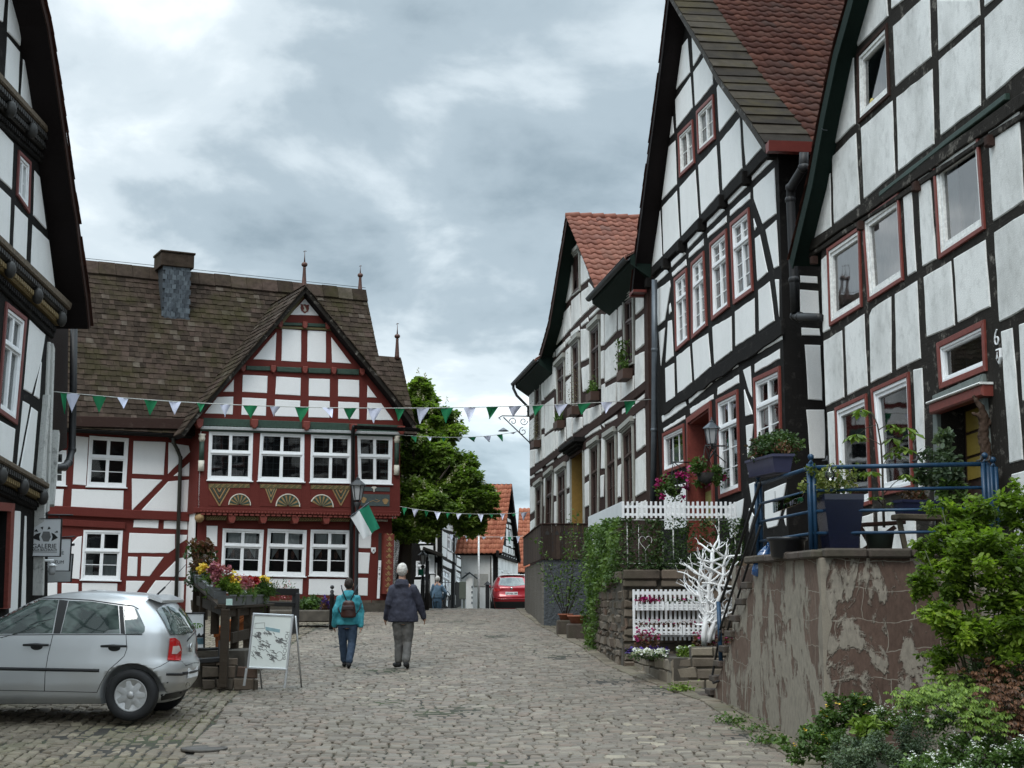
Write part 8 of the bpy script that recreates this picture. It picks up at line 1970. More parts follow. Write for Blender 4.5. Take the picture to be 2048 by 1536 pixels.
m.build('ink_drawing',mt_inkg,po,Fs.M);m=MB();m.prism([b1q(820,832),b1q(960,858),b1q(958,890),b1q(822,866)],0,.002);m.build('blue_stamp',simple('ink_blue',(.25,.38,.42),.6),po,Fs.M)
m=MB();ring(m,[b1q(722,802),b1q(810,796),b1q(812,846),b1q(720,848)],[b1q(718,798),b1q(814,792),b1q(816,850),b1q(716,852)],0,.002,0)
for i in range(20):a0=6.283*i/20;a1=6.283*(i+1)/20;m.prism([b1q(955+36*math.cos(a0),1115+46*math.sin(a0)),b1q(955+36*math.cos(a1),1115+46*math.sin(a1)),b1q(955+31*math.cos(a1),1115+40*math.sin(a1)),b1q(955+31*math.cos(a0),1115+40*math.sin(a0))],0,.002)
m.build('stamp_outline',simple('ink_pale',(.28,.28,.27),.6),po,Fs.M)
text_obj(Fs,po,'BACHRACH',b1q(1015,1015),.075,0,mt_inkg,depth=.001,rot=R(83));text_obj(Fs,po,'SOIREE VERNISSAGE',b1q(840,822),.038,0,mt_inkg,depth=.001,rot=R(-2))if False else None
# info banner
Fi=Frame(pt(412,21.6),(1,.05,0));qi=Fi.hits(P_(352,1225,410,1225,409,1338,352,1338));rt=thing('info_banner','black framed information poster with a green label behind the silver car','sign',tuple(Fi.W(qi[0][0],0,0)))
m=MB();m.prism(inset(qi,.015),-.02,0);o_=m.build('poster',simple('poster_white',(.72,.74,.75),.5,var=.05),rt,Fi.M);m=MB();ring(m,inset(qi,.02),qi,-.03,.015);m.build('frame',mt_black,rt,Fi.M)
e_=lambda x,y:Fi.hit(*Z5(x,y)[0]);m=MB();m.prism([e_(100+60-55*math.cos(a)if False else 155+66*math.cos(a),823+27*math.sin(a))for a in[k*math.pi/10 for k in range(20)]],0,.003);m.build('label',simple('label_green',(.08,.20,.02),.5),o_,Fi.M);text_obj(Fi,o_,'info',e_(150,823),.13,.003,mt_white,depth=.001)
m=MB();pts=[e_(x,y)for x,y in((20,935),(60,925),(60,900),(90,925),(130,895),(150,880),(160,925),(185,890),(200,920),(225,895),(238,930),(238,937),(20,937))];m.prism(pts,0,.003);m.build('skyline',mt_ink,o_,Fi.M)
m=MB();m.prism([e_(20,945),e_(238,940),e_(237,1000),e_(20,1010)],0,.003);m.prism([e_(20,1110),e_(238,1080),e_(237,1140),e_(20,1140)],0,.003);m.build('picture',simple('picture_blue',(.07,.15,.19),.6,var=.6,sc=9),o_,Fi.M)
m=MB();[m.tube([(u,qi[3][1],-.02),(u,G(0,21.6),-.02)],.018,6)for u in(qi[0][0]+.1,qi[1][0]-.05)];m.build('stand',mt_black,rt,Fi.M)
# black metal bench behind the car
rt=thing('metal_bench','small black metal bench in front of the information poster','bench',tuple(pt(420,21.3)));bz=G(0,21.2)
m=MB();a=at(392,1322,21.2);b=at(445,1318,21.2);m.bar(a,b,.42,.07,bev=.01);m.build('seat',mt_trim,rt);m=MB();m.tube([at(392,1299,21.3),at(438,1297,21.3)],.022,6);m.build('armrest',mt_trim,rt)
for x in(412,440):m=MB();top_=at(x,1281 if x==440 else 1322,21.25);m.tube([top_,Vector((top_.x,top_.y,bz))],.025,8);m.build('leg',mt_trim,rt)
# wooden ramp rail
mt_rail=timber('rail_wood',(.050,.038,.028),(.13,.11,.085),.6)
rt=thing('wooden_railing','dark weathered wooden railing of the ramp carrying the flower boxes','railing',(pt(451,20.9).x,20.9,G(0,20.9)))
def RB(px_,py_,Y):return at(px_,py_,Y)
def lY(px_):return 20.9+(px_-451)/(537-451)*6.1 # along the right arm
def lY2(px_):return 20.9+(451-px_)/(451-393)*3.6 # along the left arm
m=MB();m.bar(RB(440,1215,20.9),RB(540,1209,27.0),.17,.045,bev=.006);m.build('hand_rail',mt_rail,rt);m=MB();m.bar(RB(445,1212,20.9),RB(391,1163,24.5),.15,.045,bev=.006);m.build('hand_rail',mt_rail,rt)
m=MB();m.bar(RB(447,1224,20.95),RB(533,1217,26.9),.04,.16,bev=.004);m.build('side_board',mt_rail,rt);m=MB();m.bar(RB(463,1276,21.6),RB(502,1266,24.4),.04,.16,bev=.004);m.build('mid_rail',mt_rail,rt);m=MB();m.bar(RB(446,1221,20.9),RB(393,1200,24.5),.04,.15,bev=.004);m.build('mid_rail',mt_rail,rt)
for px_,y0,y1,Y in((451,1218,1375,20.9),(471,1218,1326,22.3),(496,1216,1316,24.0),(533,1212,1300,26.8),(431,1208,1268,22.2),(409,1182,1240,23.5),(394,1170,1235,24.4)):
    m=MB();t_=RB(px_,y0,Y);m.bar(t_,Vector((t_.x,t_.y,at(px_,y1,Y).z)),.115,.115,bev=.008,up=(0,1,0));m.build('post',mt_rail,rt)
# ramp masonry and orange timber stringer behind the rail
m=MB();m.box(at(452,1345,21.6)+Vector((-.15,.4,-.05)),(.9,1.1,.75));rw2=m.build('ramp_wall',mt_mortar);tag(rw2,'low mossy stone footing under the wooden railing','wall')
Fw=Frame(at(430,1375,21.05),(1,0,0));
Fr2=Frame((at(430,1340,21.0).x,21.02,0),(1,0,0));masonry(Fr2,rw2,[(-.2,.1),(.62,.1),(.62,.62),(-.2,.75)],mt_stone,(.11,.18),(.2,.36),lift=.0,dep=.06)
mt_or=timber('wood_orange',(.26,.075,.02),(.35,.13,.05),.3);rt=thing('wooden_stair','orange-brown timber stair stringer rising behind the dark railing','stairs',tuple(at(440,1330,25.5)))
for dy in(0,9):m=MB();m.bar(at(430,1262+dy,25.3),at(497,1222+dy,27.0),.06,.07,bev=.008);m.build('hand_rail',mt_or,rt)
m=MB();A=[at(430,1270,25.4),at(497,1232,27.1),at(497,1250,27.1),at(450,1290,25.9),at(440,1330,25.5),at(432,1330,25.4)];m.add(A+[a+Vector((.0,.08,0))for a in A],[(5,4,3,2,1,0),(6,7,8,9,10,11),(0,1,7,6),(1,2,8,7),(2,3,9,8),(3,4,10,9),(4,5,11,10),(5,0,6,11)]);m.build('stringer',mt_or,rt)
mt_box=simple('planter_grey',(.12,.125,.125),.7,var=.15,sc=9)
def flowerbox(label,A,B,Y0,Y1,blooms,seed,h=.15,w_=.19):
    g2=np.random.default_rng(seed);a=at(*A,Y0);b=at(*B,Y1);mid_=(a+b)/2;d=(b-a);l=d.length;d.normalize();s=Vector((-d.y,d.x,0)).normalized();rt=thing('planter_box',label,'planter',tuple(mid_),'grey planter boxes on the wooden railing');m=MB()
    v=[]
    for z,k in((0,.82),(h,1.0)):
        for sx,sy in((-1,-1),(1,-1),(1,1),(-1,1)):v.append(mid_+d*sx*l/2*(k if k==1 else .94)+s*sy*w_/2*k+Vector((0,0,z)))
    m.add(v,[(0,3,2,1),(4,5,6,7),(0,1,5,4),(1,2,6,5),(2,3,7,6),(3,0,4,7)]);m.bar(mid_+Vector((0,0,h))-d*l/2-s*w_/2,mid_+Vector((0,0,h))+d*l/2-s*w_/2,.02,.025);m.build('box',mt_box,rt)
    for(off,rad,hh,mt_,nl,sz,shp)in blooms:
        c=mid_+d*off*l+Vector((0,0,h+hh));p,t_=clumps(tuple(c),(rad,rad*.8,rad*.8),12,nl,g2,.25,.42);link(leaf_mesh('blossom' if shp=='petal' else 'foliage',p,sz*g2.uniform(.7,1.2,len(p)),mt_,shp,seed=seed,rnd=np.clip(t_+g2.normal(0,.15,len(p)),0,1)),'blossom' if shp=='petal' else 'foliage',rt)
    return rt
flowerbox('grey planter with green leaves and pale yellow bloom, nearest on the rail',(447,1212),(480,1210),20.9,22.9,[(-.1,.17,.14,lf_lime,900,.07,'leaf'),(-.1,.16,.20,pt_yel,110,.045,'petal'),(.1,.12,.10,pt_white,60,.03,'petal'),(.3,.2,.05,lf_mid,300,.07,'blade')],51)
m=MB();Fz=Frame(at(452,1206,20.75),(1,.3,0));m.prism([(0,-.03),(.09,-.03),(.09,.06),(0,.06)],0,.004);sk=m.build('price_sticker',simple('sticker',(.45,.60,.55),.5),None,Fz.M);tag(sk,'pale green sticker on the nearest grey planter box','sticker')
flowerbox('grey planter with deep red foliage, middle of the front rail',(482,1210),(504,1208.5),23.0,24.6,[(.2,.15,.18,pt_red,420,.06,'petal'),(-.3,.15,.18,pt_rose,260,.045,'petal'),(0,.16,.05,lf_mid,300,.09,'blade')],52)
flowerbox('grey planter with golden yellow bloom at the far end of the front rail',(506,1208),(529,1207),24.8,26.4,[(.2,.18,.18,pt_yel,330,.06,'petal'),(0,.28,.08,lf_mid,600,.14,'blade'),(.0,.2,.08,lf_dark,300,.07,'leaf')],53)
flowerbox('grey planter with rose plumes on the corner of the railing',(440,1203),(424,1188),21.6,22.6,[(-.35,.20,.22,pt_rose,700,.045,'petal'),(.1,.13,.10,pt_yel,130,.05,'petal'),(0,.24,.10,lf_mid,300,.12,'blade')],54)
flowerbox('grey planter with yellow flowers on the left arm of the railing',(422,1186),(405,1172),22.7,23.7,[(0,.16,.15,pt_yel,230,.055,'petal'),(.4,.2,.22,lf_red,260,.09,'blade'),(0,.2,.05,lf_mid,260,.1,'blade')],55)
flowerbox('grey planter with dark reddish foliage at the left end of the railing',(403,1170),(390,1160),23.8,24.6,[(0,.32,.28,lf_red,420,.09,'leaf'),(.2,.3,.30,lf_dark,260,.09,'leaf'),(0,.25,-.1,lf_grey,300,.08,'leaf')],56)
# black wooden bench by the house
rt=thing('park_bench','black plank bench standing before the white infill of the red house','bench',tuple(pt(570,33)))
for y,w2 in((1183,.05),(1208,.04)):m=MB();m.bar(at(525,y,32.0),at(597,y+1,33.4),w2,.16 if y<1200 else .10,bev=.01);m.build('backrest' if y<1200 else 'seat',mt_trim,rt)
for x,Y in((592,33.3),(528,32.1)):m=MB();t_=at(x,1186,Y);m.bar(t_,Vector((t_.x,t_.y,G(0,Y))),.16,.12,up=(0,1,0),bev=.01);m.build('leg',mt_trim,rt)
# planting bed along the red house
def bed(name,label,x0,y0,x1,y1,Y,n,mats,seed,s=.07,h=.3,kind=None):
    g2=np.random.default_rng(seed);A,B=at(x0,1215,Y),at(x1,1215,Y);r_=thing(name,label,'shrub',tuple(at((x0+x1)/2,y1,Y)));cz=at(x0,y1,Y).z
    for i,mt_ in enumerate(mats):
        c_=((A.x+B.x)/2,Y+.2,cz+h*.45);p,t_=clumps(c_,((B.x-A.x)/2,.35,h*.5),26,n//len(mats),g2,.1,.35);link(leaf_mesh('foliage',p,s*g2.uniform(.6,1.2,len(p)),mt_,seed=seed+i,rnd=np.clip(t_*.8+g2.normal(0,.15,len(p)),0,1)),'foliage',r_)
    return r_
bed('border_plants','green border plants along the plinth of the red house',598,1195,640,1226,36.5,1400,[lf_mid,lf_dark],61,.09,.42);bed('border_plants','purple-leaved plants at the plinth beside the woman in teal',640,1200,662,1226,36.3,500,[lf_red,pt_purp],62,.08,.38)
bed('border_plants','thin flowering stems above the backrest of the black bench',540,1170,590,1200,34.5,260,[lf_grey,pt_rose],63,.05,.5);m=MB();m.box(at(620,1232,36.2)+Vector((0,.25,0)),(2.6,.7,.3),bev=.03);tag(m.build('bed_kerb',mt_mortar),'low dark stone kerb of the planting bed at the red house','kerb')
# ================================================================== on the near terrace
zt=TZ+.02
def lathe_pot(name,label,px_,Y,prof,mat,cat='flower pot',seg=24,**kw):
    c=pt(px_,Y);c.z=zt;rt=thing(name,label,cat,tuple(c));m=MB();m.lathe(prof,c,seg,**kw);m.build('pot',mat,rt);return rt,c
mt_bluepot=simple('glaze_blue',(.004,.006,.022),.25,var=.2,sc=4,spec=.6)
def foliage(rt,c,r,n,mat,seed,s=.05,nc=20,shell=.3,cr=.35,shape='leaf',name='foliage',up=.35):
    g2=np.random.default_rng(seed);p,t_=clumps(tuple(c),r,nc,n,g2,shell,cr);link(leaf_mesh(name,p,s*g2.uniform(.6,1.25,len(p)),mat,shape,up=up,seed=seed,rnd=np.clip(.1+t_*.75+g2.normal(0,.13,len(p)),0,1)),name,rt)
c=pt(1684,15.25);c.z=zt;rt=thing('tall_planter','tall tapered dark blue planter with variegated shrub behind the corner of the railing','planter',tuple(c));m=MB();m.lathe([(.19,0),(.205,.02),(.30,.60),(.30,.66),(.275,.66),(.26,.60),(.001,.58)],c,4,M=Matrix.Rotation(R(45+3),3,'Z'),smooth=False);m.build('pot',mt_bluepot,rt)
foliage(rt,c+Vector((-.05,0,.80)),(.36,.26,.20),1500,leafmat('leaf_variegated',[(0,(.05,.08,.02)),(.5,(.14,.17,.04)),(1,(.42,.40,.16))]),71,.045,26)
c=pt(1763,15.35);c.z=zt;rt=thing('chestnut_sapling','young horse chestnut sapling in a black pot behind the blue railing','sapling',tuple(c));m=MB();m.lathe([(.11,0),(.155,.24),(.165,.26),(.145,.26),(.001,.23)],c,20);m.build('pot',simple('pot_black_green',(.010,.018,.014),.5),rt)
m=MB();st_=[(1768,1055),(1766,1000),(1765,940),(1762,890),(1755,850),(1745,825)];m.tube([at(x,y,15.35)for x,y in st_],[.016,.014,.012,.010,.008,.005],6)
tipsL=[((1748,838),(1738,822),.20),((1752,850),(1715,872),.24),((1757,860),(1790,850),.15),((1762,890),(1810,866),.26),((1762,890),(1720,876),.1),((1763,915),(1800,895),.22),((1763,935),(1790,905),.18),((1765,985),(1740,945),.20),((1766,990),(1815,950),.17),((1767,1010),(1745,1000),.13),((1767,1010),(1775,1005),.12)]
g2=np.random.default_rng(9);Pp,Sz,Am=[],[],[]
for(a,b,s)in tipsL:
    A,B=at(*a,15.35),at(*b,15.35+g2.uniform(-.2,.2));m.tube([A,A.lerp(B,.5)+Vector((0,0,.03)),B],[.006,.004,.003],5)
    for k in range(3 if s>.14 else 2):
        a0=g2.uniform(0,6.28);o_=Vector((g2.normal(0,.05),g2.normal(0,.05),g2.normal(0,.025)))
        for j in range(6):an=a0+j*1.0;Pp.append(tuple(B+o_));Sz.append(s*.62*g2.uniform(.8,1.1));Am.append((math.cos(an),math.sin(an)*.8,-.35))
m.build('stem',mt_bark,rt)
def fan_aim(Pp,Sz,Am,mat,seed):
    g3=np.random.default_rng(seed);P_3=np.array(Pp);A_3=np.array(Am);A_3/=np.linalg.norm(A_3,axis=1)[:,None];up_=np.tile([0,0,1.],(len(P_3),1))+g3.normal(0,.25,(len(P_3),3));b=np.cross(up_,A_3);b/=np.linalg.norm(b,axis=1)[:,None];n_=np.cross(A_3,b)
    sh=np.array([(0,0,0),(.3,.10,.02),(.68,.22,0),(1,0,-.16),(.68,-.22,0),(.3,-.10,.02),(.5,0,-.03)]);V=P_3[:,None]+np.array(Sz)[:,None,None]*(sh[None,:,:1]*A_3[:,None]+sh[None,:,1:2]*b[:,None]+sh[None,:,2:]*n_[:,None])
    fs=np.array([(0,1,2,6),(6,2,3,3),(0,6,4,5),(6,3,3,4)]);me=bpy.data.meshes.new('foliage');FF=[];VV=V.reshape(-1,3)
    for i in range(len(P_3)):FF+=[(i*7,i*7+1,i*7+2,i*7+6),(i*7+6,i*7+2,i*7+3),(i*7,i*7+6,i*7+4,i*7+5),(i*7+6,i*7+3,i*7+4)]
    me.from_pydata([tuple(v)for v in VV],[],FF);a=me.attributes.new('rnd','FLOAT','FACE');a.data.foreach_set('value',np.repeat(g3.uniform(0,1,len(P_3)),4).astype(np.float32));me.materials.append(mat);return me
link(fan_aim(Pp,Sz,Am,lf_lime,3),'leaves',rt)
# long blue trough on a weathered stand with silvery plants
rt=thing('planter_box','long dark blue trough with silvery herbs right of the chestnut sapling','planter');a=at(1795,1000,15.2);b=at(1882,1002,15.3);rt.location=(a+b)/2
def trough(rt,a,b,h,w0,w1,mat,name='box'):
    d=(b-a);l=d.length;d.normalize();s=Vector((-d.y,d.x,0)).normalized();mid_=(a+b)/2;m=MB();v=[]
    for z,k,e in((-h,w0,.93),(-.03,w1,1),(-.03,w1*1.1,1.03),(0,w1*1.1,1.03),(0,w1*.9,.95),(-.04,w1*.85,.93)):
        for sx,sy in((-1,-1),(1,-1),(1,1),(-1,1)):v.append(mid_+d*sx*l/2*e+s*sy*k/2+Vector((0,0,z)))
    fs=[(0,3,2,1),(20,21,22,23)]
    for r_ in range(5):
        for i in range(4):j=(i+1)%4;fs.append((r_*4+i,r_*4+j,r_*4+4+j,r_*4+4+i))
    m.add(v,fs);n=int(l/.045)
    for i in range(1,n):p=a+(b-a)*i/n-s*(w0+w1)/4.0;m.bar(p+Vector((0,0,-.05))-s*.004,p+Vector((0,0,-h))+s*.012,.008,.012,up=(0,1,0))
    return m.build(name,mat,rt)
mt_tr=simple('trough_blue',(.010,.013,.045),.5,var=.2,sc=6);trough(rt,a,b,.17,.17,.22,mt_tr)
foliage(rt,(a+b)/2+Vector((-.05,0,.06)),(.22,.1,.07),260,lf_red,73,.04,12);foliage(rt,at(1880,940,15.4),(.24,.18,.26),1000,lf_grey,74,.075,24,shape='leaf');foliage(rt,at(1893,890,15.5),(.09,.09,.20),260,lf_grey,75,.085,9);foliage(rt,at(1842,970,15.4),(.07,.07,.22),200,lf_dark,76,.05,8);foliage(rt,at(1905,985,15.3),(.16,.14,.16),500,lf_mid,77,.06,14)
m=MB();q_=[at(1790,1034,15.15),at(1885,1036,15.2)];m.bar(q_[0],q_[1],.26,.06,bev=.01);[m.bar(q_[k]+Vector((.04-.08*k,0,-.02)),q_[1-k].lerp(q_[k],.8)+Vector((0,0,-.36)),.05,.05,up=(0,1,0))for k in(0,1)];o_=m.build('wooden_stand',timber('wood_grey',(.09,.075,.055),(.22,.19,.15),.7),rt)
# trough hung on the stair rail with dense bush
rt=thing('planter_box','violet-blue trough with a dense bush hung on the handrail of the steps','planter');a=at(1511,925,17.6);b=at(1566,911,16.2);rt.location=(a+b)/2;trough(rt,a+Vector((0,0,.02)),b+Vector((0,0,.02)),.21,.18,.24,simple('trough_violet',(.035,.036,.075),.5,var=.15));b2=at(1592,911,16.4)
m=MB();m.bar(b+Vector((.1,.1,-.10)),b2+Vector((0,0,-.10)),.18,.2,bev=.02);foliage(rt,at(1556,893,16.9),(.34,.5,.17),2400,lf_dark,78,.05,34,.2,.3);foliage(rt,at(1548,905,16.9),(.36,.45,.12),500,lf_red,79,.045,20,.2,.3)
lathe_pot('bowl_pot','wide black bowl pot with a brown rim by the corner of the blue railing',1577,15.9,[(.15,0),(.18,.02),(.20,.19),(.225,.20),(.225,.235),(.20,.235),(.001,.20)],simple('pot_black',(.012,.013,.016),.35,var=.2))
c=at(1524,1128,17.3);rt=thing('glass_bottle','shiny blue glass bottle lying against the foot of the railing','bottle',tuple(c));m=MB();m.lathe([(.001,-.20),(.06,-.19),(.085,-.10),(.085,.08),(.05,.17),(.03,.20),(.03,.24),(.001,.24)],c+Vector((0,0,.03)),18,M=Matrix.Rotation(R(-24),3,'Y').inverted()@Matrix.Identity(3));m.build('bottle',simple('glass_blue',(.01,.07,.22),.12,var=.1,spec=.9,coat=.6),rt)
c=at(1660,950,14.55);rt=thing('bulb_lantern','clear glass bulb lantern hanging from the top rail','lantern',tuple(c));m=MB();m.lathe([(.001,-.055),(.035,-.045),(.052,-.01),(.045,.03),(.02,.06),(.02,.08),(.001,.085)],c,16);m.build('bulb',glassmat('bulb_glass',(.9,.93,.95),.2),rt);m=MB();m.tube([c+Vector((0,0,.085)),c+Vector((0,.08,.17))],.004,5);m.build('hook',mt_black,rt)
for x in(1650,1784,1830,1958,1975):
    p=at(x,918,14.7);m=MB();m.tube([p+Vector((-.03,0,-.02)),p+Vector((.015,0,-.015)),p+Vector((.03,0,.03))],[.008,.013,.016],6);tag(m.build('rail_hook',mt_trim),{1650:'black hook on the top rail above the glass bulb',1784:'black hook on the top rail beside the sapling stem',1830:'black hook on the top rail left of the silvery herbs',1958:'left of two black hooks at the right end of the rail',1975:'right of two black hooks at the right end of the rail'}[x],'hook')
# engraved clear panel on the side rail
A=[at(1545,1004,17.0),at(1606,986,15.3),at(1607,1004,15.3),at(1546,1026,17.0)];m=MB();m.add(A+[a+Vector((.012,0,0))for a in A],[(3,2,1,0),(4,5,6,7),(0,1,5,4),(1,2,6,5),(2,3,7,6),(3,0,4,7)]);rt=thing('glass_sign','clear engraved glass name plate wired to the side of the blue railing','sign',tuple(A[3]));m.build('plate',glassmat('plate_glass',(.85,.9,.9),.12),rt)
m=MB();[m.tube([A[0].lerp(A[1],f),A[0].lerp(A[1],f)+Vector((0,.0,.12))],.003,4)for f in(.1,.9)];m.build('wire',mt_black,rt)
# driftwood
rt=thing('driftwood','tall weathered driftwood trunk leaning by the door behind the railing','driftwood',tuple(at(1996,1090,15.3)));g3=random.Random(3);mt_dw=timber('driftwood_grey',(.055,.035,.025),(.26,.22,.19),.8,.8,(30,30,3));m=MB()
sk=[(2003,1100,.10),(1996,1050,.085),(1990,1010,.075),(1980,960,.07),(1974,915,.062),(1965,870,.058),(1968,838,.05),(1962,815,.035),(1947,793,.018)];pts=[at(x+g3.uniform(-1.5,1.5),y,15.3+g3.uniform(-.03,.03))for x,y,_ in sk];chain(m,pts,[r_ for*_,r_ in sk],10)
for a,b,c2,r_ in(((1966,845),(1955,830),(1945,826),.028),((1968,850),(1980,845),(1985,840),.03),((1985,985),(2004,1010),(2012,1060),.05),((1996,1050),(2016,1080),(2020,1110),.05),((1972,905),(1982,930),(1990,950),.035)):chain(m,[at(*a,15.3),at(*b,15.28),at(*c2,15.3)],[r_,r_*.8,r_*.5],8)
dw=remesh(m,'trunk',mt_dw,rt,.012,1);tx=dw.modifiers.new('d','DISPLACE');te=bpy.data.textures.new('barktex','CLOUDS');te.noise_scale=.05;tx.texture=te;tx.strength=.035;tx.texture_coords='GLOBAL';bpy.context.view_layer.update();eval_mesh(dw,'trunk');dw.data.materials.clear();dw.data.materials.append(mt_dw)
# garden table behind the pots
rt=thing('garden_table','small brown folding table partly hidden behind the black sapling pot','table',tuple(at(1740,1100,15.9)));m=MB();m.bar(at(1718,1050,15.8),at(1795,1046,15.9),.4,.04,bev=.006);m.build('tabletop',mt_tim_brown,rt)
for a,b in(((1720,1054),(1750,1104)),((1790,1054),(1722,1104))):m=MB();m.bar(at(*a,15.7),at(*b,15.7),.045,.045,up=(0,1,0));m.build('leg',mt_tim_brown,rt)
# ================================================================== planting in the lower right corner
def shrub(name,label,blobs,seed,stems=None,cat='shrub',fl=None):
    r0_=blobs[0];c0=at(r0_[0],r0_[1],r0_[2]);rt=thing(name,label,cat,(c0.x,c0.y,G(c0.x,c0.y)));g2=np.random.default_rng(seed);P_4,T_4,S_4=[],[],[]
    for(x,y,Y,rx,rz,n,s)in blobs:
        p,t_=clumps(tuple(at(x,y,Y)),(rx,rx*.8,rz),24,n,g2,.25,.30,.8);P_4.append(p);T_4.append(t_);S_4.append(s*g2.uniform(.55,1.25,n))
    P_4=np.concatenate(P_4);T_4=np.concatenate(T_4);S_4=np.concatenate(S_4);return rt,P_4,T_4,S_4,g2
rt,P_4,T_4,S_4,g2=shrub('rose_bush','large leafy green rose bush hanging before the patchy wall',[(1930,1060,12.4,.36,.26,2175,.062),(2030,1020,12.3,.30,.24,1305,.062),(1890,1150,12.3,.28,.30,1885,.062),(1990,1140,12.1,.42,.36,3335,.062),(2090,1130,12.2,.4,.4,2175,.062),
(1915,1250,12.2,.30,.26,2030,.062),(2010,1260,12.0,.42,.34,3190,.062),(1880,1310,12.3,.18,.16,725,.052),(2100,1280,12.2,.4,.4,2175,.062),(1850,1100,12.5,.16,.10,406,.052),(1840,1180,12.5,.12,.10,290,.052),(1885,1020,12.5,.2,.07,348,.052)],81)
link(leaf_mesh('foliage',P_4,S_4,leafmat('leaf_rose',[(0,(.05,.085,.012)),(.45,(.125,.19,.028)),(.8,(.21,.29,.04)),(1,(.33,.39,.07))],.45,.5),seed=82,up=.9,rnd=np.clip(.08+T_4*.72+g2.normal(0,.13,len(P_4)),0,1)),'foliage',rt)
m=MB();gb_=Vector((at(1990,1188,12.3).x,12.5,G(0,12.5)))
for x,y in((1850,1100),(1885,1020),(1930,1050),(1990,1020),(2040,1000),(1870,1250),(1900,1180),(2080,1100),(2000,1150),(1860,1180)):e_=at(x,y,12.3);m.tube([gb_,gb_.lerp(e_,.5)+Vector((0,0,.25)),e_],[.014,.009,.004],5)
m.build('stems',simple('stem_green',(.05,.06,.025),.7),rt)
# japanese maple
rt=thing('maple_shrub','low maple with pointed pale green and reddish leaves under the rose bush','shrub',tuple(Vector((3.9,11.9,G(0,11.9)))));g2=np.random.default_rng(91);Pp,Sz,Am,Pr=[],[],[],[]
for(x,y,Y,rx,rz,n,red)in((1850,1390,12.0,.26,.07,130,0),(1910,1395,11.8,.26,.10,170,0),(1960,1430,11.6,.22,.12,150,0),(1920,1360,12.2,.22,.07,90,0),(2010,1400,11.7,.22,.14,150,1),(2040,1450,11.6,.14,.10,70,1),(1990,1350,12.0,.2,.1,110,1),(1820,1400,12.1,.12,.04,40,0)):
    for k in range(n):
        c=at(x,y,Y)+Vector((g2.normal(0,rx*.55),g2.normal(0,rx*.5),g2.normal(0,rz*.6)));a0=g2.uniform(-.6,.6)-1.57;s=g2.uniform(.04,.065)
        for j in range(6):an=a0+(j-2.5)*.62;(Pr if red else Pp).append((tuple(c),s*(1-.1*abs(j-2.5)),(math.cos(an),math.sin(an)*.6-.1,-.45)))
for L5,mt_,nm in((Pp,lf_lime,'leaves'),(Pr,lf_red,'reddish_leaves')):link(fan_aim([a for a,_,_ in L5],[b for _,b,_ in L5],[c for*_,c in L5],mt_,5),nm,rt)
m=MB();b_=Vector((4.05,12.0,G(0,12)))
for x,y,Y in((1850,1390,12.0),(1910,1395,11.8),(1960,1430,11.6),(2010,1400,11.7),(2040,1450,11.6),(1920,1360,12.2),(1990,1350,12)):e_=at(x,y,Y);m.tube([b_,b_.lerp(e_,.5)+Vector((0,0,.12)),e_],[.014,.009,.003],5)
m.build('branches',mt_bark,rt)
def lowplant(name,label,blobs,seed,mat,fl=None,cat='plant',shape='leaf',up=.6):
    rt,P_4,T_4,S_4,g2=shrub(name,label,blobs,seed,cat=cat);keep_=P_4[:,2]>gz(0,P_4[:,1])-.02;link(leaf_mesh('foliage',P_4[keep_],S_4[keep_],mat,shape,up=up,seed=seed,rnd=np.clip(.1+T_4[keep_]*.7+g2.normal(0,.15,keep_.sum()),0,1)),'foliage',rt)
    if fl:
        n,mt_,s,per=fl;sel=g2.choice(np.where(T_4>.3)[0],n);P_5=P_4[sel]+np.array([0,-.03,.05]);P_5=np.repeat(P_5,per,0)+g2.normal(0,s*.35,(n*per,3));link(leaf_mesh('blossom',P_5,s,mt_,'petal',up=1.5,seed=seed+1),'blossom',rt)
    return rt
lowplant('potentilla','green shrub dotted with small yellow flowers at the foot of the wall corner',[(1700,1420,13.6,.26,.16,1500,.04),(1640,1450,13.5,.26,.18,1500,.04),(1610,1490,13.2,.22,.16,1200,.04),(1690,1490,13.2,.3,.18,1500,.04)],101,lf_mid,(15,pt_yel,.022,5))
lowplant('heather','dense grey-green cushion shrub at the bottom edge',[(1735,1500,12.2,.28,.15,3600,.026),(1800,1490,12.3,.30,.17,3800,.026),(1840,1530,12.0,.3,.2,2600,.026),(1690,1530,12.0,.22,.14,1800,.026)],102,lf_grey,None)
lowplant('ground_cover','low mound of small white flowers in the bottom right corner',[(1930,1500,11.6,.34,.10,1700,.035),(2020,1500,11.5,.34,.12,1700,.035),(1880,1540,11.5,.3,.10,1300,.035),(1980,1550,11.3,.4,.12,1700,.035),(2090,1520,11.4,.3,.16,1200,.035)],103,lf_mid,(420,pt_white,.013,5))
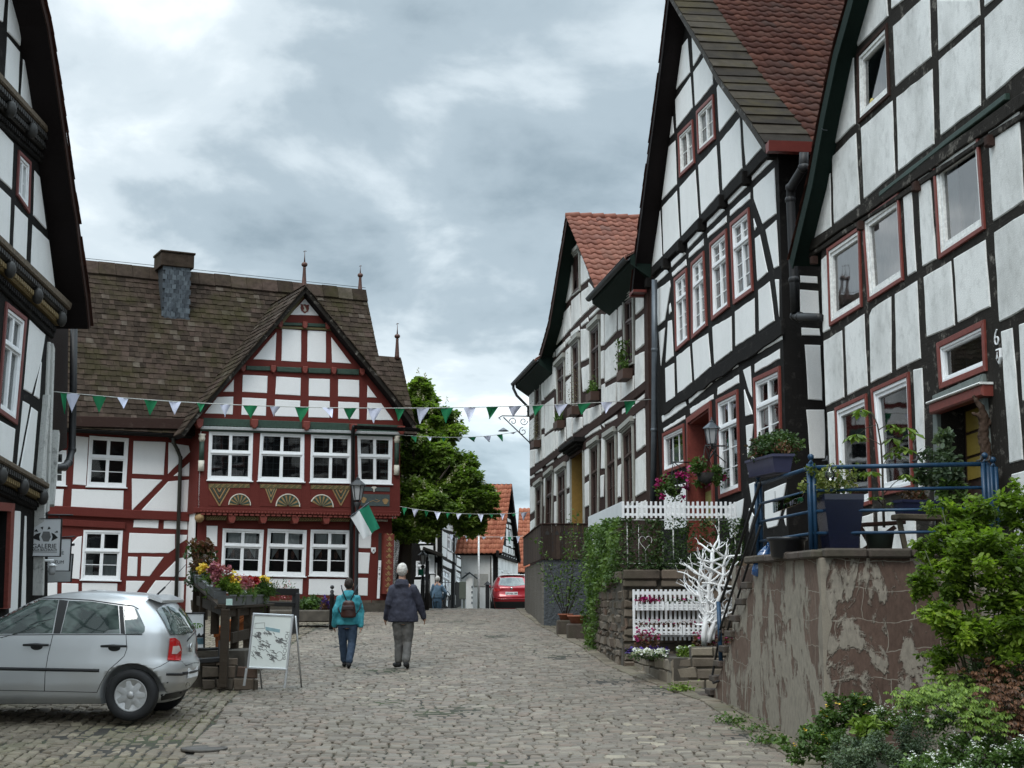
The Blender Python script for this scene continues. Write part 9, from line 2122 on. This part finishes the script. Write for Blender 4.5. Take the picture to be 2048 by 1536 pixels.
lowplant('ground_cover','patch of tiny white flowers between the cushion shrub and the maple',[(1850,1440,12.7,.34,.11,1500,.035),(1770,1440,13.1,.22,.12,900,.035)],104,lf_mid,(150,pt_white,.013,5))
lowplant('ground_cover','bright lettuce-green tuft between the yellow-flowered and the grey-green shrubs',[(1740,1455,12.9,.18,.08,420,.07)],105,lf_lime,None)
lowplant('ground_cover','dark green grassy leaves behind the maple at the wall foot',[(1990,1340,13.0,.3,.22,700,.14),(2040,1400,12.6,.25,.3,600,.14)],106,lf_dark,None,shape='blade')
# weeds on the cobbles along the walls
for k,(x,y,n,lab)in enumerate(((1462,1440,160,'small weed tuft on the cobbles below the patchy wall'),(1500,1456,110,'weed tuft just right of the smallest one by the patchy wall'),(1535,1480,260,'largest weed tuft on the kerb before the potentilla'),(1358,1378,260,'bright weed growing at the corner of the pale stone bed'),(1186,1300,90,'weeds at the foot of the ivy wall'))):
    gx_,gy_=gpt(x,y);g2=np.random.default_rng(200+k);P_3=np.stack([gx_+g2.normal(0,.10,n),gy_+g2.normal(0,.12,n),G(0,gy_)+.01+np.abs(g2.normal(0,.045,n))],-1);rt=thing('weed',lab,'weed',(gx_,gy_,G(0,gy_)));link(leaf_mesh('foliage',P_3,g2.uniform(.03,.06,n),lf_lime if k==3 else lf_mid,seed=k,up=.8),'foliage',rt)
# moss and grass growing in the joints of the forecourt
g2=np.random.default_rng(301);n=16000;yy_=g2.uniform(11.5,33,n);xx_=divx(yy_)-np.abs(g2.normal(0,1.6,n))-.02;k_=(np.sin(xx_*1.3+yy_*.7)+np.sin(yy_*1.1-xx_*.6)+g2.normal(0,.5,n))>.7;P_3=np.stack([xx_,yy_,gz(xx_,yy_)+undul(xx_,yy_)-.015],-1)[k_]
o=link(leaf_mesh('joint_grass',P_3,g2.uniform(.02,.045,len(P_3)),lf_lime,'blade',seed=9,up=.1,aim=np.tile([[0,0,1.]],(len(P_3),1))),'joint_grass');o['kind']='stuff';o['label']='moss and grass growing in the joints of the cobbles';o['category']='grass'
